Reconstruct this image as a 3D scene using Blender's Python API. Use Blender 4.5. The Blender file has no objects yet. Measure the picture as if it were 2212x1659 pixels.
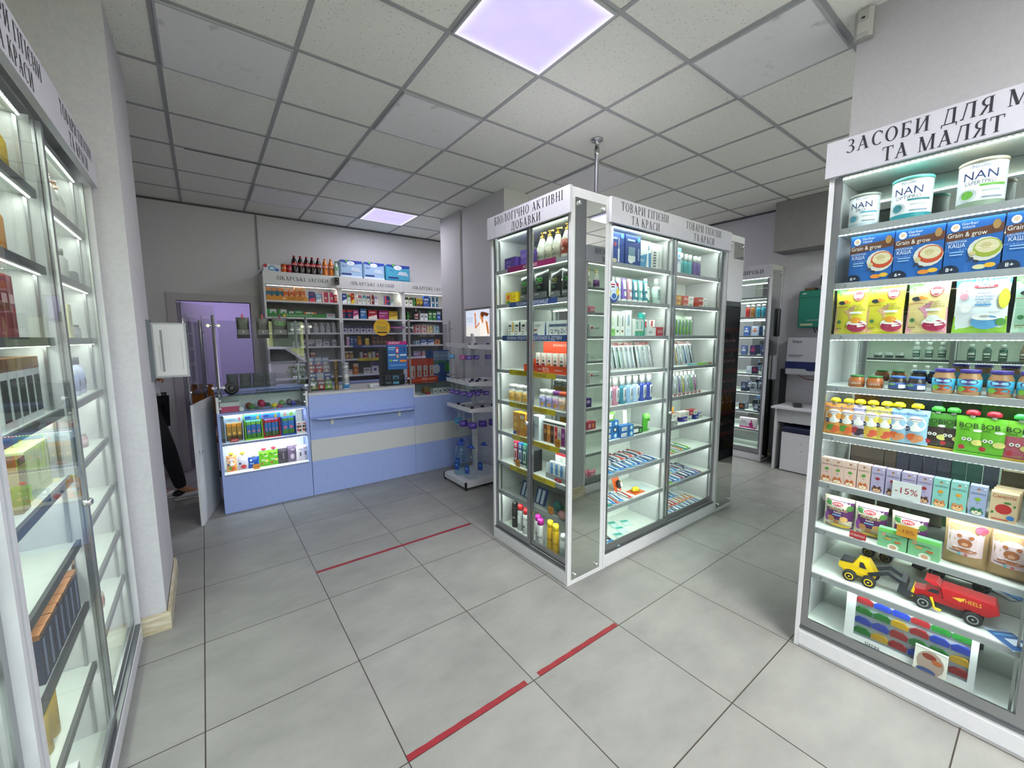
import bpy, math, random
from mathutils import Matrix, Vector
random.seed(7)
SC = bpy.context.scene
COL = SC.collection
PI = math.pi

# ------------------------------------------------------------------ camera
YAW, PITCH, ROLL, FPX, EYE = .9286, -.1126, -.0053, 886.6, 1.554
def setup_camera():
    f = Vector((math.cos(PITCH)*math.cos(YAW), math.cos(PITCH)*math.sin(YAW), math.sin(PITCH)))
    r = Vector((math.sin(YAW), -math.cos(YAW), 0)); u = r.cross(f)
    r2 = r*math.cos(ROLL)+u*math.sin(ROLL); u2 = -r*math.sin(ROLL)+u*math.cos(ROLL)
    cam = bpy.data.objects.new('camera', bpy.data.cameras.new('camera')); COL.objects.link(cam)
    m = Matrix((r2, u2, -f)).transposed().to_4x4(); m.translation = (0, 0, EYE)
    cam.matrix_world = m
    cam.data.sensor_width = 36; cam.data.lens = FPX/2212*36; cam.data.clip_start = .02
    SC.camera = cam
setup_camera()
# ------------------------------------------------------------------ world, sun, lamps, exposure
W = bpy.data.worlds.new('world'); SC.world = W; W.use_nodes = True
wn = W.node_tree.nodes; wl = W.node_tree.links
sky = wn.new('ShaderNodeTexSky'); sky.sky_type = 'NISHITA'; sky.sun_disc = False
sky.sun_elevation = math.radians(48); sky.sun_rotation = math.radians(200); sky.air_density = 1.2; sky.dust_density = 2
skm = wn.new('ShaderNodeMix'); skm.data_type = 'RGBA'; skm.inputs[0].default_value = .6; skm.inputs[7].default_value = (1.9, 1.85, 1.72, 1)
wl.new(sky.outputs[0], skm.inputs[6]); wl.new(skm.outputs[2], wn['Background'].inputs[0]); wn['Background'].inputs[1].default_value = 2.7
def lamp(name, kind, loc, energy, color=(1, 1, 1), size=None, aim=None, parent=None, spread=None):
    l = bpy.data.lights.new(name, kind); l.energy = energy; l.color = color
    o = bpy.data.objects.new(name, l); COL.objects.link(o); o.location = loc
    if kind == 'AREA' and size:
        l.shape = 'RECTANGLE'; l.size, l.size_y = size
        if spread: l.spread = spread
    if aim is not None: o.rotation_euler = Vector(aim).to_track_quat('-Z', 'Y').to_euler()
    if parent: o.parent = parent
    return o
sun = lamp('sun', 'SUN', (0, -3, 8), 7.0, (1, .96, .9), aim=(-.25, -.75, -.8)); sun.data.angle = .01
LILAC = (.95, .93, 1.0)
CEIL_W = (28, 9, 30, 38, 26)         # each ceiling light panel; the last three are unseen, added as fill
for cw, c in zip(CEIL_W, ((1.413, 1.707), (2.013, 5.307), (1.413, -.693), (4.413, 4.707), (4.413, -.093))):
    lamp('panel_lamp', 'AREA', (c[0], c[1], 3.07), cw, LILAC, (.54, .54), aim=(0, 0, -1))
lamp('back_room_lamp', 'AREA', (.3, 7.0, 2.7), 18, (.80, .72, 1.0), (.8, .8), aim=(0, 0, -1))
for (x0, x1, z0, z1) in ((-.65, .12, .3, 3.0), (1.05, 1.95, .05, 2.1), (.25, 2.6, 2.2, 3.0), (2.95, 5.6, 2.2, 3.0)):  # the door, plus window openings added for more daylight
    p = lamp('daylight_portal', 'AREA', ((x0+x1)/2, -1.62, (z0+z1)/2), 1, (1, 1, 1), (x1-x0, z1-z0), aim=(0, 1, 0)); p.data.cycles.is_portal = True
SC.view_settings.view_transform = 'Standard'; SC.view_settings.look = 'None'
SC.view_settings.gamma = 1; SC.view_settings.use_curve_mapping = False
SC.view_settings.exposure = 0.35
cy = SC.cycles
cy.use_denoising = True; cy.max_bounces = 7; cy.diffuse_bounces = 3; cy.glossy_bounces = 4
cy.transmission_bounces = 6; cy.transparent_max_bounces = 24; cy.caustics_reflective = False; cy.caustics_refractive = False
cy.sample_clamp_indirect = 4; cy.use_light_tree = True; cy.blur_glossy = .3; cy.use_adaptive_sampling = True; cy.adaptive_threshold = .035

# ------------------------------------------------------------------ materials
def lin(c):
    if isinstance(c, str):
        c = c.lstrip('#'); c = [int(c[i:i+2], 16)/255 for i in (0, 2, 4)]
        c = [x/12.92 if x <= .04045 else ((x+.055)/1.055)**2.4 for x in c]
    return (c[0], c[1], c[2], 1)
MC = {}
def M(color, rough=.5, metal=0, emit=0, spec=.5):
    k = (str(color), rough, metal, emit, spec)
    if k in MC: return MC[k]
    m = bpy.data.materials.new('surface_'+str(color).strip('#')); m.use_nodes = True
    b = m.node_tree.nodes['Principled BSDF']; b.inputs['Base Color'].default_value = lin(color)
    b.inputs['Roughness'].default_value = rough; b.inputs['Metallic'].default_value = metal
    b.inputs['Specular IOR Level'].default_value = spec
    if emit: b.inputs['Emission Color'].default_value = lin(color); b.inputs['Emission Strength'].default_value = emit
    MC[k] = m; return m
def nodemat(name):
    m = bpy.data.materials.new(name); m.use_nodes = True
    nt = m.node_tree; return m, nt, nt.nodes, nt.links, nt.nodes['Principled BSDF']
def glass(name, tint=(1, 1, 1), refl=.9, rough=0.0, ior=1.45):
    m, nt, n, l, b = nodemat(name); n.remove(b)
    t = n.new('ShaderNodeBsdfTransparent'); t.inputs[0].default_value = (*tint, 1)
    g = n.new('ShaderNodeBsdfGlossy'); g.inputs['Roughness'].default_value = rough; g.inputs[0].default_value = (refl, refl, refl, 1)
    fr = n.new('ShaderNodeFresnel'); fr.inputs[0].default_value = ior
    ge = n.new('ShaderNodeNewGeometry'); iv = n.new('ShaderNodeMath'); iv.operation = 'SUBTRACT'; iv.inputs[0].default_value = 1; l.new(ge.outputs['Backfacing'], iv.inputs[1])
    ml = n.new('ShaderNodeMath'); ml.operation = 'MULTIPLY'; l.new(fr.outputs[0], ml.inputs[0]); l.new(iv.outputs[0], ml.inputs[1])
    mx = n.new('ShaderNodeMixShader'); l.new(ml.outputs[0], mx.inputs[0]); l.new(t.outputs[0], mx.inputs[1]); l.new(g.outputs[0], mx.inputs[2])
    l.new(mx.outputs[0], n['Material Output'].inputs[0]); return m
GLASS = glass('clear_glass', (.95, .98, .96))
GLASS_TOP = glass('tinted_glass_shelf', (.72, .80, .78), ior=1.6)
PLASTIC = glass('clear_plastic', (.90, .93, .95), ior=1.35, rough=.08)
BLUEPL = glass('blue_clear_plastic', (.80, .93, .98), ior=1.6, rough=.08)
WATER = glass('water_bottle_plastic', (.93, .96, .98), ior=1.7, rough=.08)
FILM = glass('clear_film', (.88, .9, .92), ior=1.5, rough=.12)
def noise_mat(name, c1, c2, scale, rough=.6, stretch=(1, 1, 1), bump=0, detail=4):
    m, nt, n, l, b = nodemat(name)
    tc = n.new('ShaderNodeTexCoord'); mp = n.new('ShaderNodeMapping'); mp.inputs['Scale'].default_value = stretch
    ns = n.new('ShaderNodeTexNoise'); ns.inputs['Scale'].default_value = scale; ns.inputs['Detail'].default_value = detail
    cr = n.new('ShaderNodeValToRGB'); cr.color_ramp.elements[0].color = lin(c1); cr.color_ramp.elements[1].color = lin(c2)
    cr.color_ramp.elements[0].position = .35; cr.color_ramp.elements[1].position = .65
    l.new(tc.outputs['Object'], mp.inputs[0]); l.new(mp.outputs[0], ns.inputs[0]); l.new(ns.outputs[0], cr.inputs[0]); l.new(cr.outputs[0], b.inputs[0])
    b.inputs['Roughness'].default_value = rough
    if bump:
        bp = n.new('ShaderNodeBump'); bp.inputs['Strength'].default_value = bump; bp.inputs['Distance'].default_value = .002
        l.new(ns.outputs[0], bp.inputs['Height']); l.new(bp.outputs[0], b.inputs['Normal'])
    return m
WALLM = noise_mat('painted_plaster', '#c6c3c8', '#cccacd', 60, .75, bump=.15)
WALLB = noise_mat('grey_lilac_plaster', '#cfccd2', '#d4d1d7', 60, .75, bump=.15)
LILACW = noise_mat('lilac_plaster', '#b9b0d0', '#c0b7d6', 40, .8)
STONE = noise_mat('cream_marbled_plinth', '#d8d0ba', '#b9ab8a', 9, .4, stretch=(1, 1, 5))
WHITE = noise_mat('white_laminate', '#d2d2d5', '#d6d6d8', 30, .42)
WHITEIN = noise_mat('white_case_lining', '#dfe6e0', '#e4eae4', 30, .5)
BLUE = noise_mat('powder_blue_laminate', '#94a6dc', '#98aade', 25, .45)
BLUED = noise_mat('slate_blue_laminate', '#8490b8', '#8894bc', 25, .45)
STRIPE = noise_mat('pale_grey_laminate', '#c4c4c5', '#c8c8c9', 60, .4, stretch=(1, 1, 6))
ALU = M('#a9abae', .32, 1); ALUD = M('#8b8d90', .38, 1); CHROME = M('#e6e7ea', .12, 1); DARK = M('#101113', .4)
MIRROR = M('#e6ebe6', .012, 1); MIRROR_SIDE = M('#dfe4de', .01, 1)
LIP = noise_mat('grey_shelf_edge', '#9c9ea2', '#a2a4a8', 30, .4)
LIP_SHADED = noise_mat('shaded_shelf_edge', '#4c4d52', '#525358', 30, .4)  # copy of the shelf edge with the left cases' shade painted in
SIGNM = noise_mat('sign_white_board', '#bfbec6', '#c3c2ca', 20, .4)
BLK = M('#15161a', .35); INK = M('#26242c', .5)
def led_mat(name, col, s_on, s_off, freq, axis):
    m, nt, n, l, b = nodemat(name)
    tc = n.new('ShaderNodeTexCoord'); sp = n.new('ShaderNodeSeparateXYZ'); l.new(tc.outputs['Object'], sp.inputs[0])
    mu = n.new('ShaderNodeMath'); mu.operation = 'MULTIPLY'; mu.inputs[1].default_value = freq; l.new(sp.outputs[axis], mu.inputs[0])
    fr = n.new('ShaderNodeMath'); fr.operation = 'FRACT'; l.new(mu.outputs[0], fr.inputs[0])
    gt = n.new('ShaderNodeMath'); gt.operation = 'GREATER_THAN'; gt.inputs[1].default_value = .5; l.new(fr.outputs[0], gt.inputs[0])
    mr = n.new('ShaderNodeMapRange'); mr.inputs[3].default_value = s_off; mr.inputs[4].default_value = s_on; l.new(gt.outputs[0], mr.inputs[0])
    b.inputs['Base Color'].default_value = (.8, .8, .8, 1); b.inputs['Emission Color'].default_value = lin(col); l.new(mr.outputs[0], b.inputs['Emission Strength'])
    return m
LED = led_mat('light_strip_dots', '#f4fff8', 7, .9, 60, 0)
def floor_mat():
    m, nt, n, l, b = nodemat('grey_stone_tiles')
    g = n.new('ShaderNodeNewGeometry'); sp = n.new('ShaderNodeSeparateXYZ'); l.new(g.outputs['Position'], sp.inputs[0])
    def mth(op, a, bb):
        x = n.new('ShaderNodeMath'); x.operation = op
        for i, v in enumerate((a, bb)):
            if isinstance(v, (int, float)): x.inputs[i].default_value = v
            elif v is not None: l.new(v, x.inputs[i])
        return x.outputs[0]
    lines = []; ids = []
    for ax, off in ((0, .1036), (1, -1.912)):
        s = mth('DIVIDE', mth('ADD', sp.outputs[ax], off), .6)
        fr = mth('FRACT', s, None); d = mth('MINIMUM', fr, mth('SUBTRACT', 1.0, fr)); lines.append(mth('LESS_THAN', d, .0040)); ids.append(mth('FLOOR', s, None))
    line = mth('MAXIMUM', lines[0], lines[1])
    cb = n.new('ShaderNodeCombineXYZ'); l.new(ids[0], cb.inputs[0]); l.new(ids[1], cb.inputs[1])
    wn_ = n.new('ShaderNodeTexWhiteNoise'); l.new(cb.outputs[0], wn_.inputs[0])
    ad = n.new('ShaderNodeVectorMath'); ad.operation = 'MULTIPLY_ADD'; l.new(wn_.outputs['Color'], ad.inputs[0]); ad.inputs[1].default_value = (20, 20, 20); l.new(g.outputs['Position'], ad.inputs[2])
    mp = n.new('ShaderNodeMapping'); mp.inputs['Scale'].default_value = (1, 1.7, 1); mp.inputs['Rotation'].default_value = (0, 0, .5); l.new(ad.outputs[0], mp.inputs[0])
    n1 = n.new('ShaderNodeTexNoise'); n1.inputs['Scale'].default_value = 3.2; n1.inputs['Detail'].default_value = 9; n1.inputs['Roughness'].default_value = .62; l.new(mp.outputs[0], n1.inputs[0])
    cr = n.new('ShaderNodeValToRGB'); cr.color_ramp.elements[0].position = .3; cr.color_ramp.elements[1].position = .72
    cr.color_ramp.elements[0].color = lin('#807f7c'); cr.color_ramp.elements[1].color = lin('#93928d'); l.new(n1.outputs[0], cr.inputs[0])
    mx = n.new('ShaderNodeMix'); mx.data_type = 'RGBA'; l.new(line, mx.inputs[0]); l.new(cr.outputs[0], mx.inputs[6]); mx.inputs[7].default_value = lin('#3a332e')
    l.new(mx.outputs[2], b.inputs[0]); b.inputs['Roughness'].default_value = .36; b.inputs['Specular IOR Level'].default_value = .35
    n2 = n.new('ShaderNodeTexNoise'); n2.inputs['Scale'].default_value = 120; l.new(g.outputs['Position'], n2.inputs[0])
    bp = n.new('ShaderNodeBump'); bp.inputs['Strength'].default_value = .12; bp.inputs['Distance'].default_value = .002
    l.new(mth('SUBTRACT', n2.outputs[0], line), bp.inputs['Height']); l.new(bp.outputs[0], b.inputs['Normal'])
    return m
def ceil_mat():
    m, nt, n, l, b = nodemat('speckled_mineral_tiles')
    g = n.new('ShaderNodeNewGeometry')
    mp = n.new('ShaderNodeMapping'); mp.inputs['Scale'].default_value = (1, .45, 1); mp.inputs['Rotation'].default_value = (0, 0, .6); l.new(g.outputs['Position'], mp.inputs[0])
    v = n.new('ShaderNodeTexVoronoi'); v.inputs['Scale'].default_value = 75; l.new(mp.outputs[0], v.inputs[0])
    cr = n.new('ShaderNodeValToRGB'); cr.color_ramp.elements[0].position = .09; cr.color_ramp.elements[1].position = .15
    cr.color_ramp.elements[0].color = lin('#8f8d82'); cr.color_ramp.elements[1].color = lin('#f4f4ea'); l.new(v.outputs['Distance'], cr.inputs[0])
    ns = n.new('ShaderNodeTexNoise'); ns.inputs['Scale'].default_value = 160; l.new(g.outputs['Position'], ns.inputs[0])
    mx = n.new('ShaderNodeMix'); mx.data_type = 'RGBA'; mx.blend_type = 'MULTIPLY'; mx.inputs[0].default_value = .12
    c2 = n.new('ShaderNodeValToRGB'); c2.color_ramp.elements[0].color = (.55, .55, .55, 1); c2.color_ramp.elements[0].position = .35; c2.color_ramp.elements[1].position = .6; l.new(ns.outputs[0], c2.inputs[0])
    l.new(cr.outputs[0], mx.inputs[6]); l.new(c2.outputs[0], mx.inputs[7]); l.new(mx.outputs[2], b.inputs[0]); b.inputs['Roughness'].default_value = .9
    bp = n.new('ShaderNodeBump'); bp.inputs['Strength'].default_value = .4; bp.inputs['Distance'].default_value = .003; l.new(cr.outputs[0], bp.inputs['Height']); l.new(bp.outputs[0], b.inputs['Normal'])
    return m
def stained_mat():
    m, nt, n, l, b = nodemat('stained_opal_cover')
    tc = n.new('ShaderNodeTexCoord'); ns = n.new('ShaderNodeTexNoise'); ns.inputs['Scale'].default_value = 4.5; ns.inputs['Detail'].default_value = 5; ns.inputs['Roughness'].default_value = .65
    l.new(tc.outputs['Object'], ns.inputs[0])
    cr = n.new('ShaderNodeValToRGB'); cr.color_ramp.elements[0].position = .30; cr.color_ramp.elements[1].position = .42
    cr.color_ramp.elements[0].color = lin('#bab6b0'); cr.color_ramp.elements[1].color = lin('#efeeec'); l.new(ns.outputs[0], cr.inputs[0]); l.new(cr.outputs[0], b.inputs[0]); b.inputs['Roughness'].default_value = .5
    return m

# ------------------------------------------------------------------ mesh builder
TXT = {}
def text2d(s):
    if s not in TXT:
        c = bpy.data.curves.new('t', 'FONT'); c.body = s; c.resolution_u = 2
        o = bpy.data.objects.new('t', c); me = o.to_mesh()
        vs = [(v.co.x, v.co.y) for v in me.vertices]; fs = [tuple(p.vertices) for p in me.polygons]
        o.to_mesh_clear(); bpy.data.objects.remove(o); bpy.data.curves.remove(c)
        if vs:
            x0 = min(v[0] for v in vs); x1 = max(v[0] for v in vs)
            vs = [(x-(x0+x1)/2, y-.345) for x, y in vs]; w = x1-x0
        else: w = 1
        TXT[s] = (vs, fs, w/.69)
    return TXT[s]
# hand-drawn serif capitals: 2D polygons with cap height 1
def _rect(x0, y0, x1, y1): return [(x0, y0), (x1, y0), (x1, y1), (x0, y1)]
def _diag(xa, ya, xb, yb, w): return [(xa-w/2, ya), (xa+w/2, ya), (xb+w/2, yb), (xb-w/2, yb)]
def _arc(cx, cy_, rx, ry, tx, ty, a0, a1, n=12):
    out = []
    for i in range(n):
        q = []
        for a, s in ((a0+(a1-a0)*i/n, 1), (a0+(a1-a0)*(i+1)/n, 1), (a0+(a1-a0)*(i+1)/n, 0), (a0+(a1-a0)*i/n, 0)):
            a = math.radians(a); ex, ey = (rx, ry) if s else (rx-tx, ry-ty); q.append((cx+ex*math.cos(a), cy_+ey*math.sin(a)))
        out.append(q)
    return out
def _stem(x, t=.14, s=.07, y0=0, y1=1): return [_rect(x, y0, x+t, y1), _rect(x-s, y0, x+t+s, y0+.04), _rect(x-s, y1-.04, x+t+s, y1)]
H_ = .05
GLY = {
 'І': (.34, _stem(.10)), 'Ї': (.38, _stem(.12)+[_rect(.03, 1.08, .13, 1.2), _rect(.25, 1.08, .35, 1.2)]),
 'Н': (.84, _stem(.10)+_stem(.60)+[_rect(.2, .48, .65, .53)]), 'П': (.84, _stem(.10)+_stem(.60)+[_rect(.1, .95, .7, 1)]),
 'И': (.84, _stem(.10)+_stem(.60)+[_diag(.22, .1, .62, .9, .07)]),
 'А': (.78, [_diag(.10, 0, .40, 1, .06), _diag(.64, 0, .36, 1, .16), _rect(.2, .30, .55, .35), _rect(0, 0, .22, .04), _rect(.48, 0, .78, .04)]),
 'Б': (.68, _stem(.10)+[_rect(.1, .95, .58, 1), _rect(.54, .8, .58, 1), _rect(.2, .52, .34, .57), _rect(.2, 0, .34, .05)]+_arc(.32, .285, .29, .285, .14, .05, -90, 90)),
 'В': (.70, _stem(.10)+[_rect(.2, .95, .34, 1), _rect(.2, .5, .34, .55), _rect(.2, 0, .34, .05)]+_arc(.32, .27, .31, .275, .14, .05, -90, 90)+_arc(.32, .76, .26, .24, .13, .05, -90, 90)),
 'Г': (.60, _stem(.10)+[_rect(.1, .95, .55, 1), _rect(.51, .78, .55, 1)]),
 'Д': (.84, _stem(.58, s=.03)+[_diag(.2, .04, .34, 1, .06), _rect(.26, .95, .7, 1), _rect(.03, .0, .83, .05), _rect(.03, -.17, .08, .05), _rect(.78, -.17, .83, .05)]),
 'Л': (.82, _stem(.58)+[_diag(.16, .03, .32, 1, .06), _rect(.24, .95, .7, 1), _rect(.02, 0, .2, .07)]),
 'Е': (.66, _stem(.10)+[_rect(.1, .95, .58, 1), _rect(.54, .8, .58, 1), _rect(.2, .48, .48, .53), _rect(.1, 0, .6, .05), _rect(.56, 0, .6, .2)]),
 'Є': (.70, _arc(.40, .5, .36, .5, .14, .05, 45, 315)+[_rect(.1, .48, .5, .53), _rect(.6, .72, .65, .9)]),
 'З': (.60, _arc(.26, .76, .25, .24, .13, .05, -90, 140)+_arc(.26, .27, .30, .275, .14, .05, -150, 90)+[_rect(.16, .5, .3, .55)]),
 'К': (.76, _stem(.10)+[_diag(.24, .47, .58, 1, .06), _diag(.66, 0, .34, .62, .16), _rect(.48, .96, .7, 1), _rect(.54, 0, .78, .04)]),
 'М': (1.0, _stem(.76)+[_rect(.10, 0, .15, 1), _rect(.02, 0, .24, .04), _rect(.02, .96, .2, 1), _diag(.46, 0, .16, 1, .15), _diag(.46, 0, .80, 1, .06)]),
 'О': (.82, _arc(.41, .5, .37, .51, .14, .05, 0, 360, 24)), 'С': (.72, _arc(.42, .5, .37, .51, .14, .05, 48, 312, 18)+[_rect(.64, .72, .69, .92)]),
 'Р': (.62, _stem(.10)+[_rect(.2, .95, .32, 1), _rect(.2, .44, .32, .49)]+_arc(.30, .72, .28, .28, .13, .05, -90, 90)),
 'Т': (.72, _stem(.29)+[_rect(.02, .95, .70, 1), _rect(.02, .78, .06, 1), _rect(.66, .78, .70, 1)]),
 'Ч': (.78, _stem(.54)+_arc(.36, .72, .26, .3, .14, .05, 180, 270)+[_rect(.1, .7, .24, 1), _rect(.03, .96, .31, 1), _rect(.34, .42, .56, .47)]),
 'Ь': (.66, _stem(.10)+[_rect(.2, .52, .32, .57), _rect(.2, 0, .32, .05)]+_arc(.30, .285, .29, .285, .14, .05, -90, 90)),
 'Я': (.68, _stem(.46)+[_rect(.36, .95, .5, 1), _rect(.36, .47, .5, .52), _diag(.10, 0, .36, .5, .13), _rect(0, 0, .2, .04)]+_arc(.36, .735, .28, .265, .13, .05, 90, 270)),
 ' ': (.36, []),
}
def serif2d(s):
    x = 0; vs = []; fs = []
    for ch in s:
        adv, ps = GLY[ch]
        for p in ps:
            fs.append(tuple(range(len(vs), len(vs)+len(p)))); vs += [(x+a, b-.5) for a, b in p]
        x += adv+.11
    return [(a-(x-.11)/2, b) for a, b in vs], fs, x-.11
class B:
    def __init__(s): s.V = []; s.F = []; s.I = []; s.S = []; s.mats = []
    def mi(s, m):
        if isinstance(m, str): m = M(m)
        if m not in s.mats: s.mats.append(m)
        return s.mats.index(m)
    def add(s, vs, fs, mat, smooth=False):
        n = len(s.V); s.V += [tuple(v) for v in vs]; i = s.mi(mat)
        for f in fs: s.F.append(tuple(n+k for k in f)); s.I.append(i); s.S.append(smooth)
        return s
    def box(s, x0, x1, y0, y1, z0, z1, mat, front=None, c=0):
        vs = [(x0, y0, z0), (x1, y0, z0), (x1, y1, z0), (x0, y1, z0), (x0, y0, z1), (x1, y0, z1), (x1, y1, z1), (x0, y1, z1)]
        if c:
            vs = []
            for z, k in ((z0, c), (z0+c, 0), (z1-c, 0), (z1, c)):
                for (x, y) in ((x0+c, y0), (x1-c, y0), (x1, y0+c), (x1, y1-c), (x1-c, y1), (x0+c, y1), (x0, y1-c), (x0, y0+c)):
                    cx, cy_ = (x0+x1)/2, (y0+y1)/2
                    vs.append((x+(k if x < cx else -k), y+(k if y < cy_ else -k), z))
            fs = [tuple(range(7, -1, -1)), tuple(range(24, 32))]
            for r in range(3):
                for i in range(8): fs.append((r*8+i, r*8+(i+1) % 8, (r+1)*8+(i+1) % 8, (r+1)*8+i))
            return s.add(vs, fs, mat)
        s.add(vs, [(3, 2, 1, 0), (4, 5, 6, 7), (1, 2, 6, 5), (2, 3, 7, 6), (3, 0, 4, 7)], mat)
        return s.add(vs[:2]+[vs[5], vs[4]], [(0, 1, 2, 3)], front or mat)
    def lathe(s, prof, mat, n=14, c=(0, 0), ey=1.0, smooth=True, bands=None):
        # prof [(r,z)]; bands: list of (index_from, material) to change material along the profile
        vs = []
        for r, z in prof:
            for i in range(n): a = 2*PI*i/n; vs.append((c[0]+r*math.cos(a), c[1]+r*ey*math.sin(a), z))
        base = len(s.V); s.V += vs
        cur = s.mi(mat); bd = dict(bands or [])
        for k in range(len(prof)-1):
            if k in bd: cur = s.mi(bd[k])
            for i in range(n):
                s.F.append((base+k*n+i, base+k*n+(i+1) % n, base+(k+1)*n+(i+1) % n, base+(k+1)*n+i)); s.I.append(cur); s.S.append(smooth)
        if prof[0][0] > 1e-4: s.F.append(tuple(base+i for i in range(n-1, -1, -1))); s.I.append(s.mi(mat)); s.S.append(False)
        if prof[-1][0] > 1e-4: s.F.append(tuple(base+(len(prof)-1)*n+i for i in range(n))); s.I.append(cur); s.S.append(False)
        return s
    def tube(s, p0, p1, r, mat, n=10, r1=None):
        p0 = Vector(p0); p1 = Vector(p1); d = p1-p0; q = d.to_track_quat('Z', 'Y'); t = B(); t.lathe([(r, 0), (r if r1 is None else r1, d.length)], mat, n)
        s.merge(t, Matrix.Translation(p0) @ q.to_matrix().to_4x4()); return s
    def ball(s, c, r, mat, n=12, m=8):
        prof = [(max(1e-5, math.sin(PI*i/m)), -math.cos(PI*i/m)) for i in range(m+1)]
        t = B(); t.lathe(prof, mat, n); rr = r if isinstance(r, (tuple, list)) else (r, r, r)
        s.merge(t, Matrix.Translation(c) @ Matrix.Diagonal((*rr, 1))); return s
    def prism(s, poly, a, b_, mat, plane='xz', side=None):
        # extrude polygon in a plane between a and b_ along the remaining axis
        n = len(poly)
        def P(u, v, w): return (u, w, v) if plane == 'xz' else ((u, v, w) if plane == 'xy' else (w, u, v))
        vs = [P(u, v, a) for u, v in poly]+[P(u, v, b_) for u, v in poly]
        s.add(vs, [tuple(range(n)), tuple(range(2*n-1, n-1, -1))], mat)
        return s.add(vs, [(i, i+n, (i+1) % n+n, (i+1) % n) for i in range(n)], side or mat)
    def merge(s, o, mtx=None):
        base = len(s.V); s.V += [tuple(mtx @ Vector(v)) if mtx else v for v in o.V]
        mp = [s.mi(m) for m in o.mats]
        for f, i, sm in zip(o.F, o.I, o.S): s.F.append(tuple(base+k for k in f)); s.I.append(mp[i]); s.S.append(sm)
        return s
    def deco(s, spec, w, h, mapf=None, z0=0, x0=0):
        # decorations on a front face: fractions of width (centre 0) and height (base 0)
        mapf = mapf or (lambda x, z, o: (x, -o, z))
        for k, e in enumerate(spec):
            off = .0006+.00035*k; t = e[0]; polys = []
            if t == 'r':
                xa, xb, za, zb = (e[1]-.5)*w, (e[2]-.5)*w, e[3]*h, e[4]*h; nn = 6; nz = 3
                for i in range(nn):
                    for j in range(nz):
                        polys.append([(xa+(xb-xa)*a/nn, za+(zb-za)*b/nz) for a, b in ((i, j), (i+1, j), (i+1, j+1), (i, j+1))])
                col = e[5]
            elif t == 'e':
                cx, cz, rx, rz = (e[1]-.5)*w, e[2]*h, e[3]*w, e[4]*w; nn = 14
                ring = [(cx+rx*math.cos(2*PI*i/nn), cz+rz*math.sin(2*PI*i/nn)) for i in range(nn)]
                for i in range(nn): polys.append([(cx, cz), ring[i], ring[(i+1) % nn]])
                col = e[5]
            elif t == 'p':
                pts = [((a-.5)*w, b*h) for a, b in e[1]]; c0 = (sum(p[0] for p in pts)/len(pts), sum(p[1] for p in pts)/len(pts))
                for i in range(len(pts)): polys.append([c0, pts[i], pts[(i+1) % len(pts)]])
                col = e[2]
            elif t == 't':
                vs, fs, tw = text2d(e[1]); hh = e[4]*h; wid = tw*hh
                lim = (e[6] if len(e) > 6 else .9)*w; sx = hh if wid <= lim else hh*lim/wid
                cx, cz = (e[2]-.5)*w, e[3]*h
                vv = [mapf(x0+cx+x/.69*sx, z0+cz+y/.69*hh, off) for x, y in vs]
                s.add(vv, fs, e[5]); continue
            for p in polys:
                s.add([mapf(x0+x, z0+z, off) for x, z in p], [tuple(range(len(p)))], col)
        return s
    def mesh(s, name):
        me = bpy.data.meshes.new(name); me.from_pydata(s.V, [], s.F)
        for m in s.mats: me.materials.append(m)
        me.polygons.foreach_set('material_index', s.I); me.polygons.foreach_set('use_smooth', s.S); me.update(); return me
def link(name, me, parent=None, loc=(0, 0, 0), rot=0):
    o = bpy.data.objects.new(name, me); COL.objects.link(o); o.location = loc; o.rotation_euler = (0, 0, rot)
    if parent: o.parent = parent
    return o
def tag(o, label, cat, group=None):
    o['label'] = label; o['category'] = cat
    if group: o['group'] = group
    LABELS.append((label, o.name)); return o
LABELS = []
def thing(name, label, cat, loc=(0, 0, 0), rot=0, group=None):
    o = link(name, None, None, loc, rot); return tag(o, label, cat, group)
def part(name, b, parent, loc=(0, 0, 0), rot=0, bevel=0, label=None):
    o = link(name, b.mesh(name), parent, loc, rot)
    if bevel:
        md = o.modifiers.new('edge', 'BEVEL'); md.width = bevel; md.segments = 2; md.limit_method = 'ANGLE'
    if label: o['label'] = label
    return o
def struct(name, b, parent=None, loc=(0, 0, 0)):
    o = link(name, b.mesh(name), parent, loc); o['kind'] = 'structure'; return o
def serif(b, s, x, z, h, y, mat, maxw=None):
    vs, fs, w = serif2d(s); sx = maxw/w if maxw else h
    for k, f in enumerate(fs): b.add([(x+vs[q][0]*sx, y-.00003*(k % 7), z+vs[q][1]*h) for q in f], [tuple(range(len(f)))], mat)

# ------------------------------------------------------------------ room
CH = 3.102
X0, X1, Y0, Y1 = -.75, 5.78, -1.6, 6.13
struct('floor', B().box(X0-.05, X1+.05, Y0-.05, 8.4, -.06, 0, floor_mat()))
struct('ceiling', B().box(X0-.05, X1+.05, Y0-.05, Y1+.05, CH, CH+.06, ceil_mat()))
b = B(); TEE = M('#a3a3a4', .5)
for i in range(-5, 9):
    x = 1.713+.6*i
    if X0 < x < X1: b.box(x-.012, x+.012, Y0, Y1, CH-.004, CH+.001, TEE)
for j in range(-7, 8):
    y = 2.007+.6*j
    if Y0 < y < Y1: b.box(X0, X1, y-.012, y+.012, CH-.0045, CH+.001, TEE)
struct('trim_1', b)
b = B()
b.box(X0, X1, Y1-.02, Y1+.0, CH-.02, CH-.004, M('#55565a')); b.box(X1-.02, X1, Y0, Y1, CH-.02, CH-.004, M('#55565a'))
struct('trim_2', b)
struct('wall_left', B().box(X0-.1, X0, Y0, Y1, 0, CH, WALLM))
struct('wall_right', B().box(X1, X1+.1, Y0, Y1, 0, CH, WALLB))
b = B()
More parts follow.
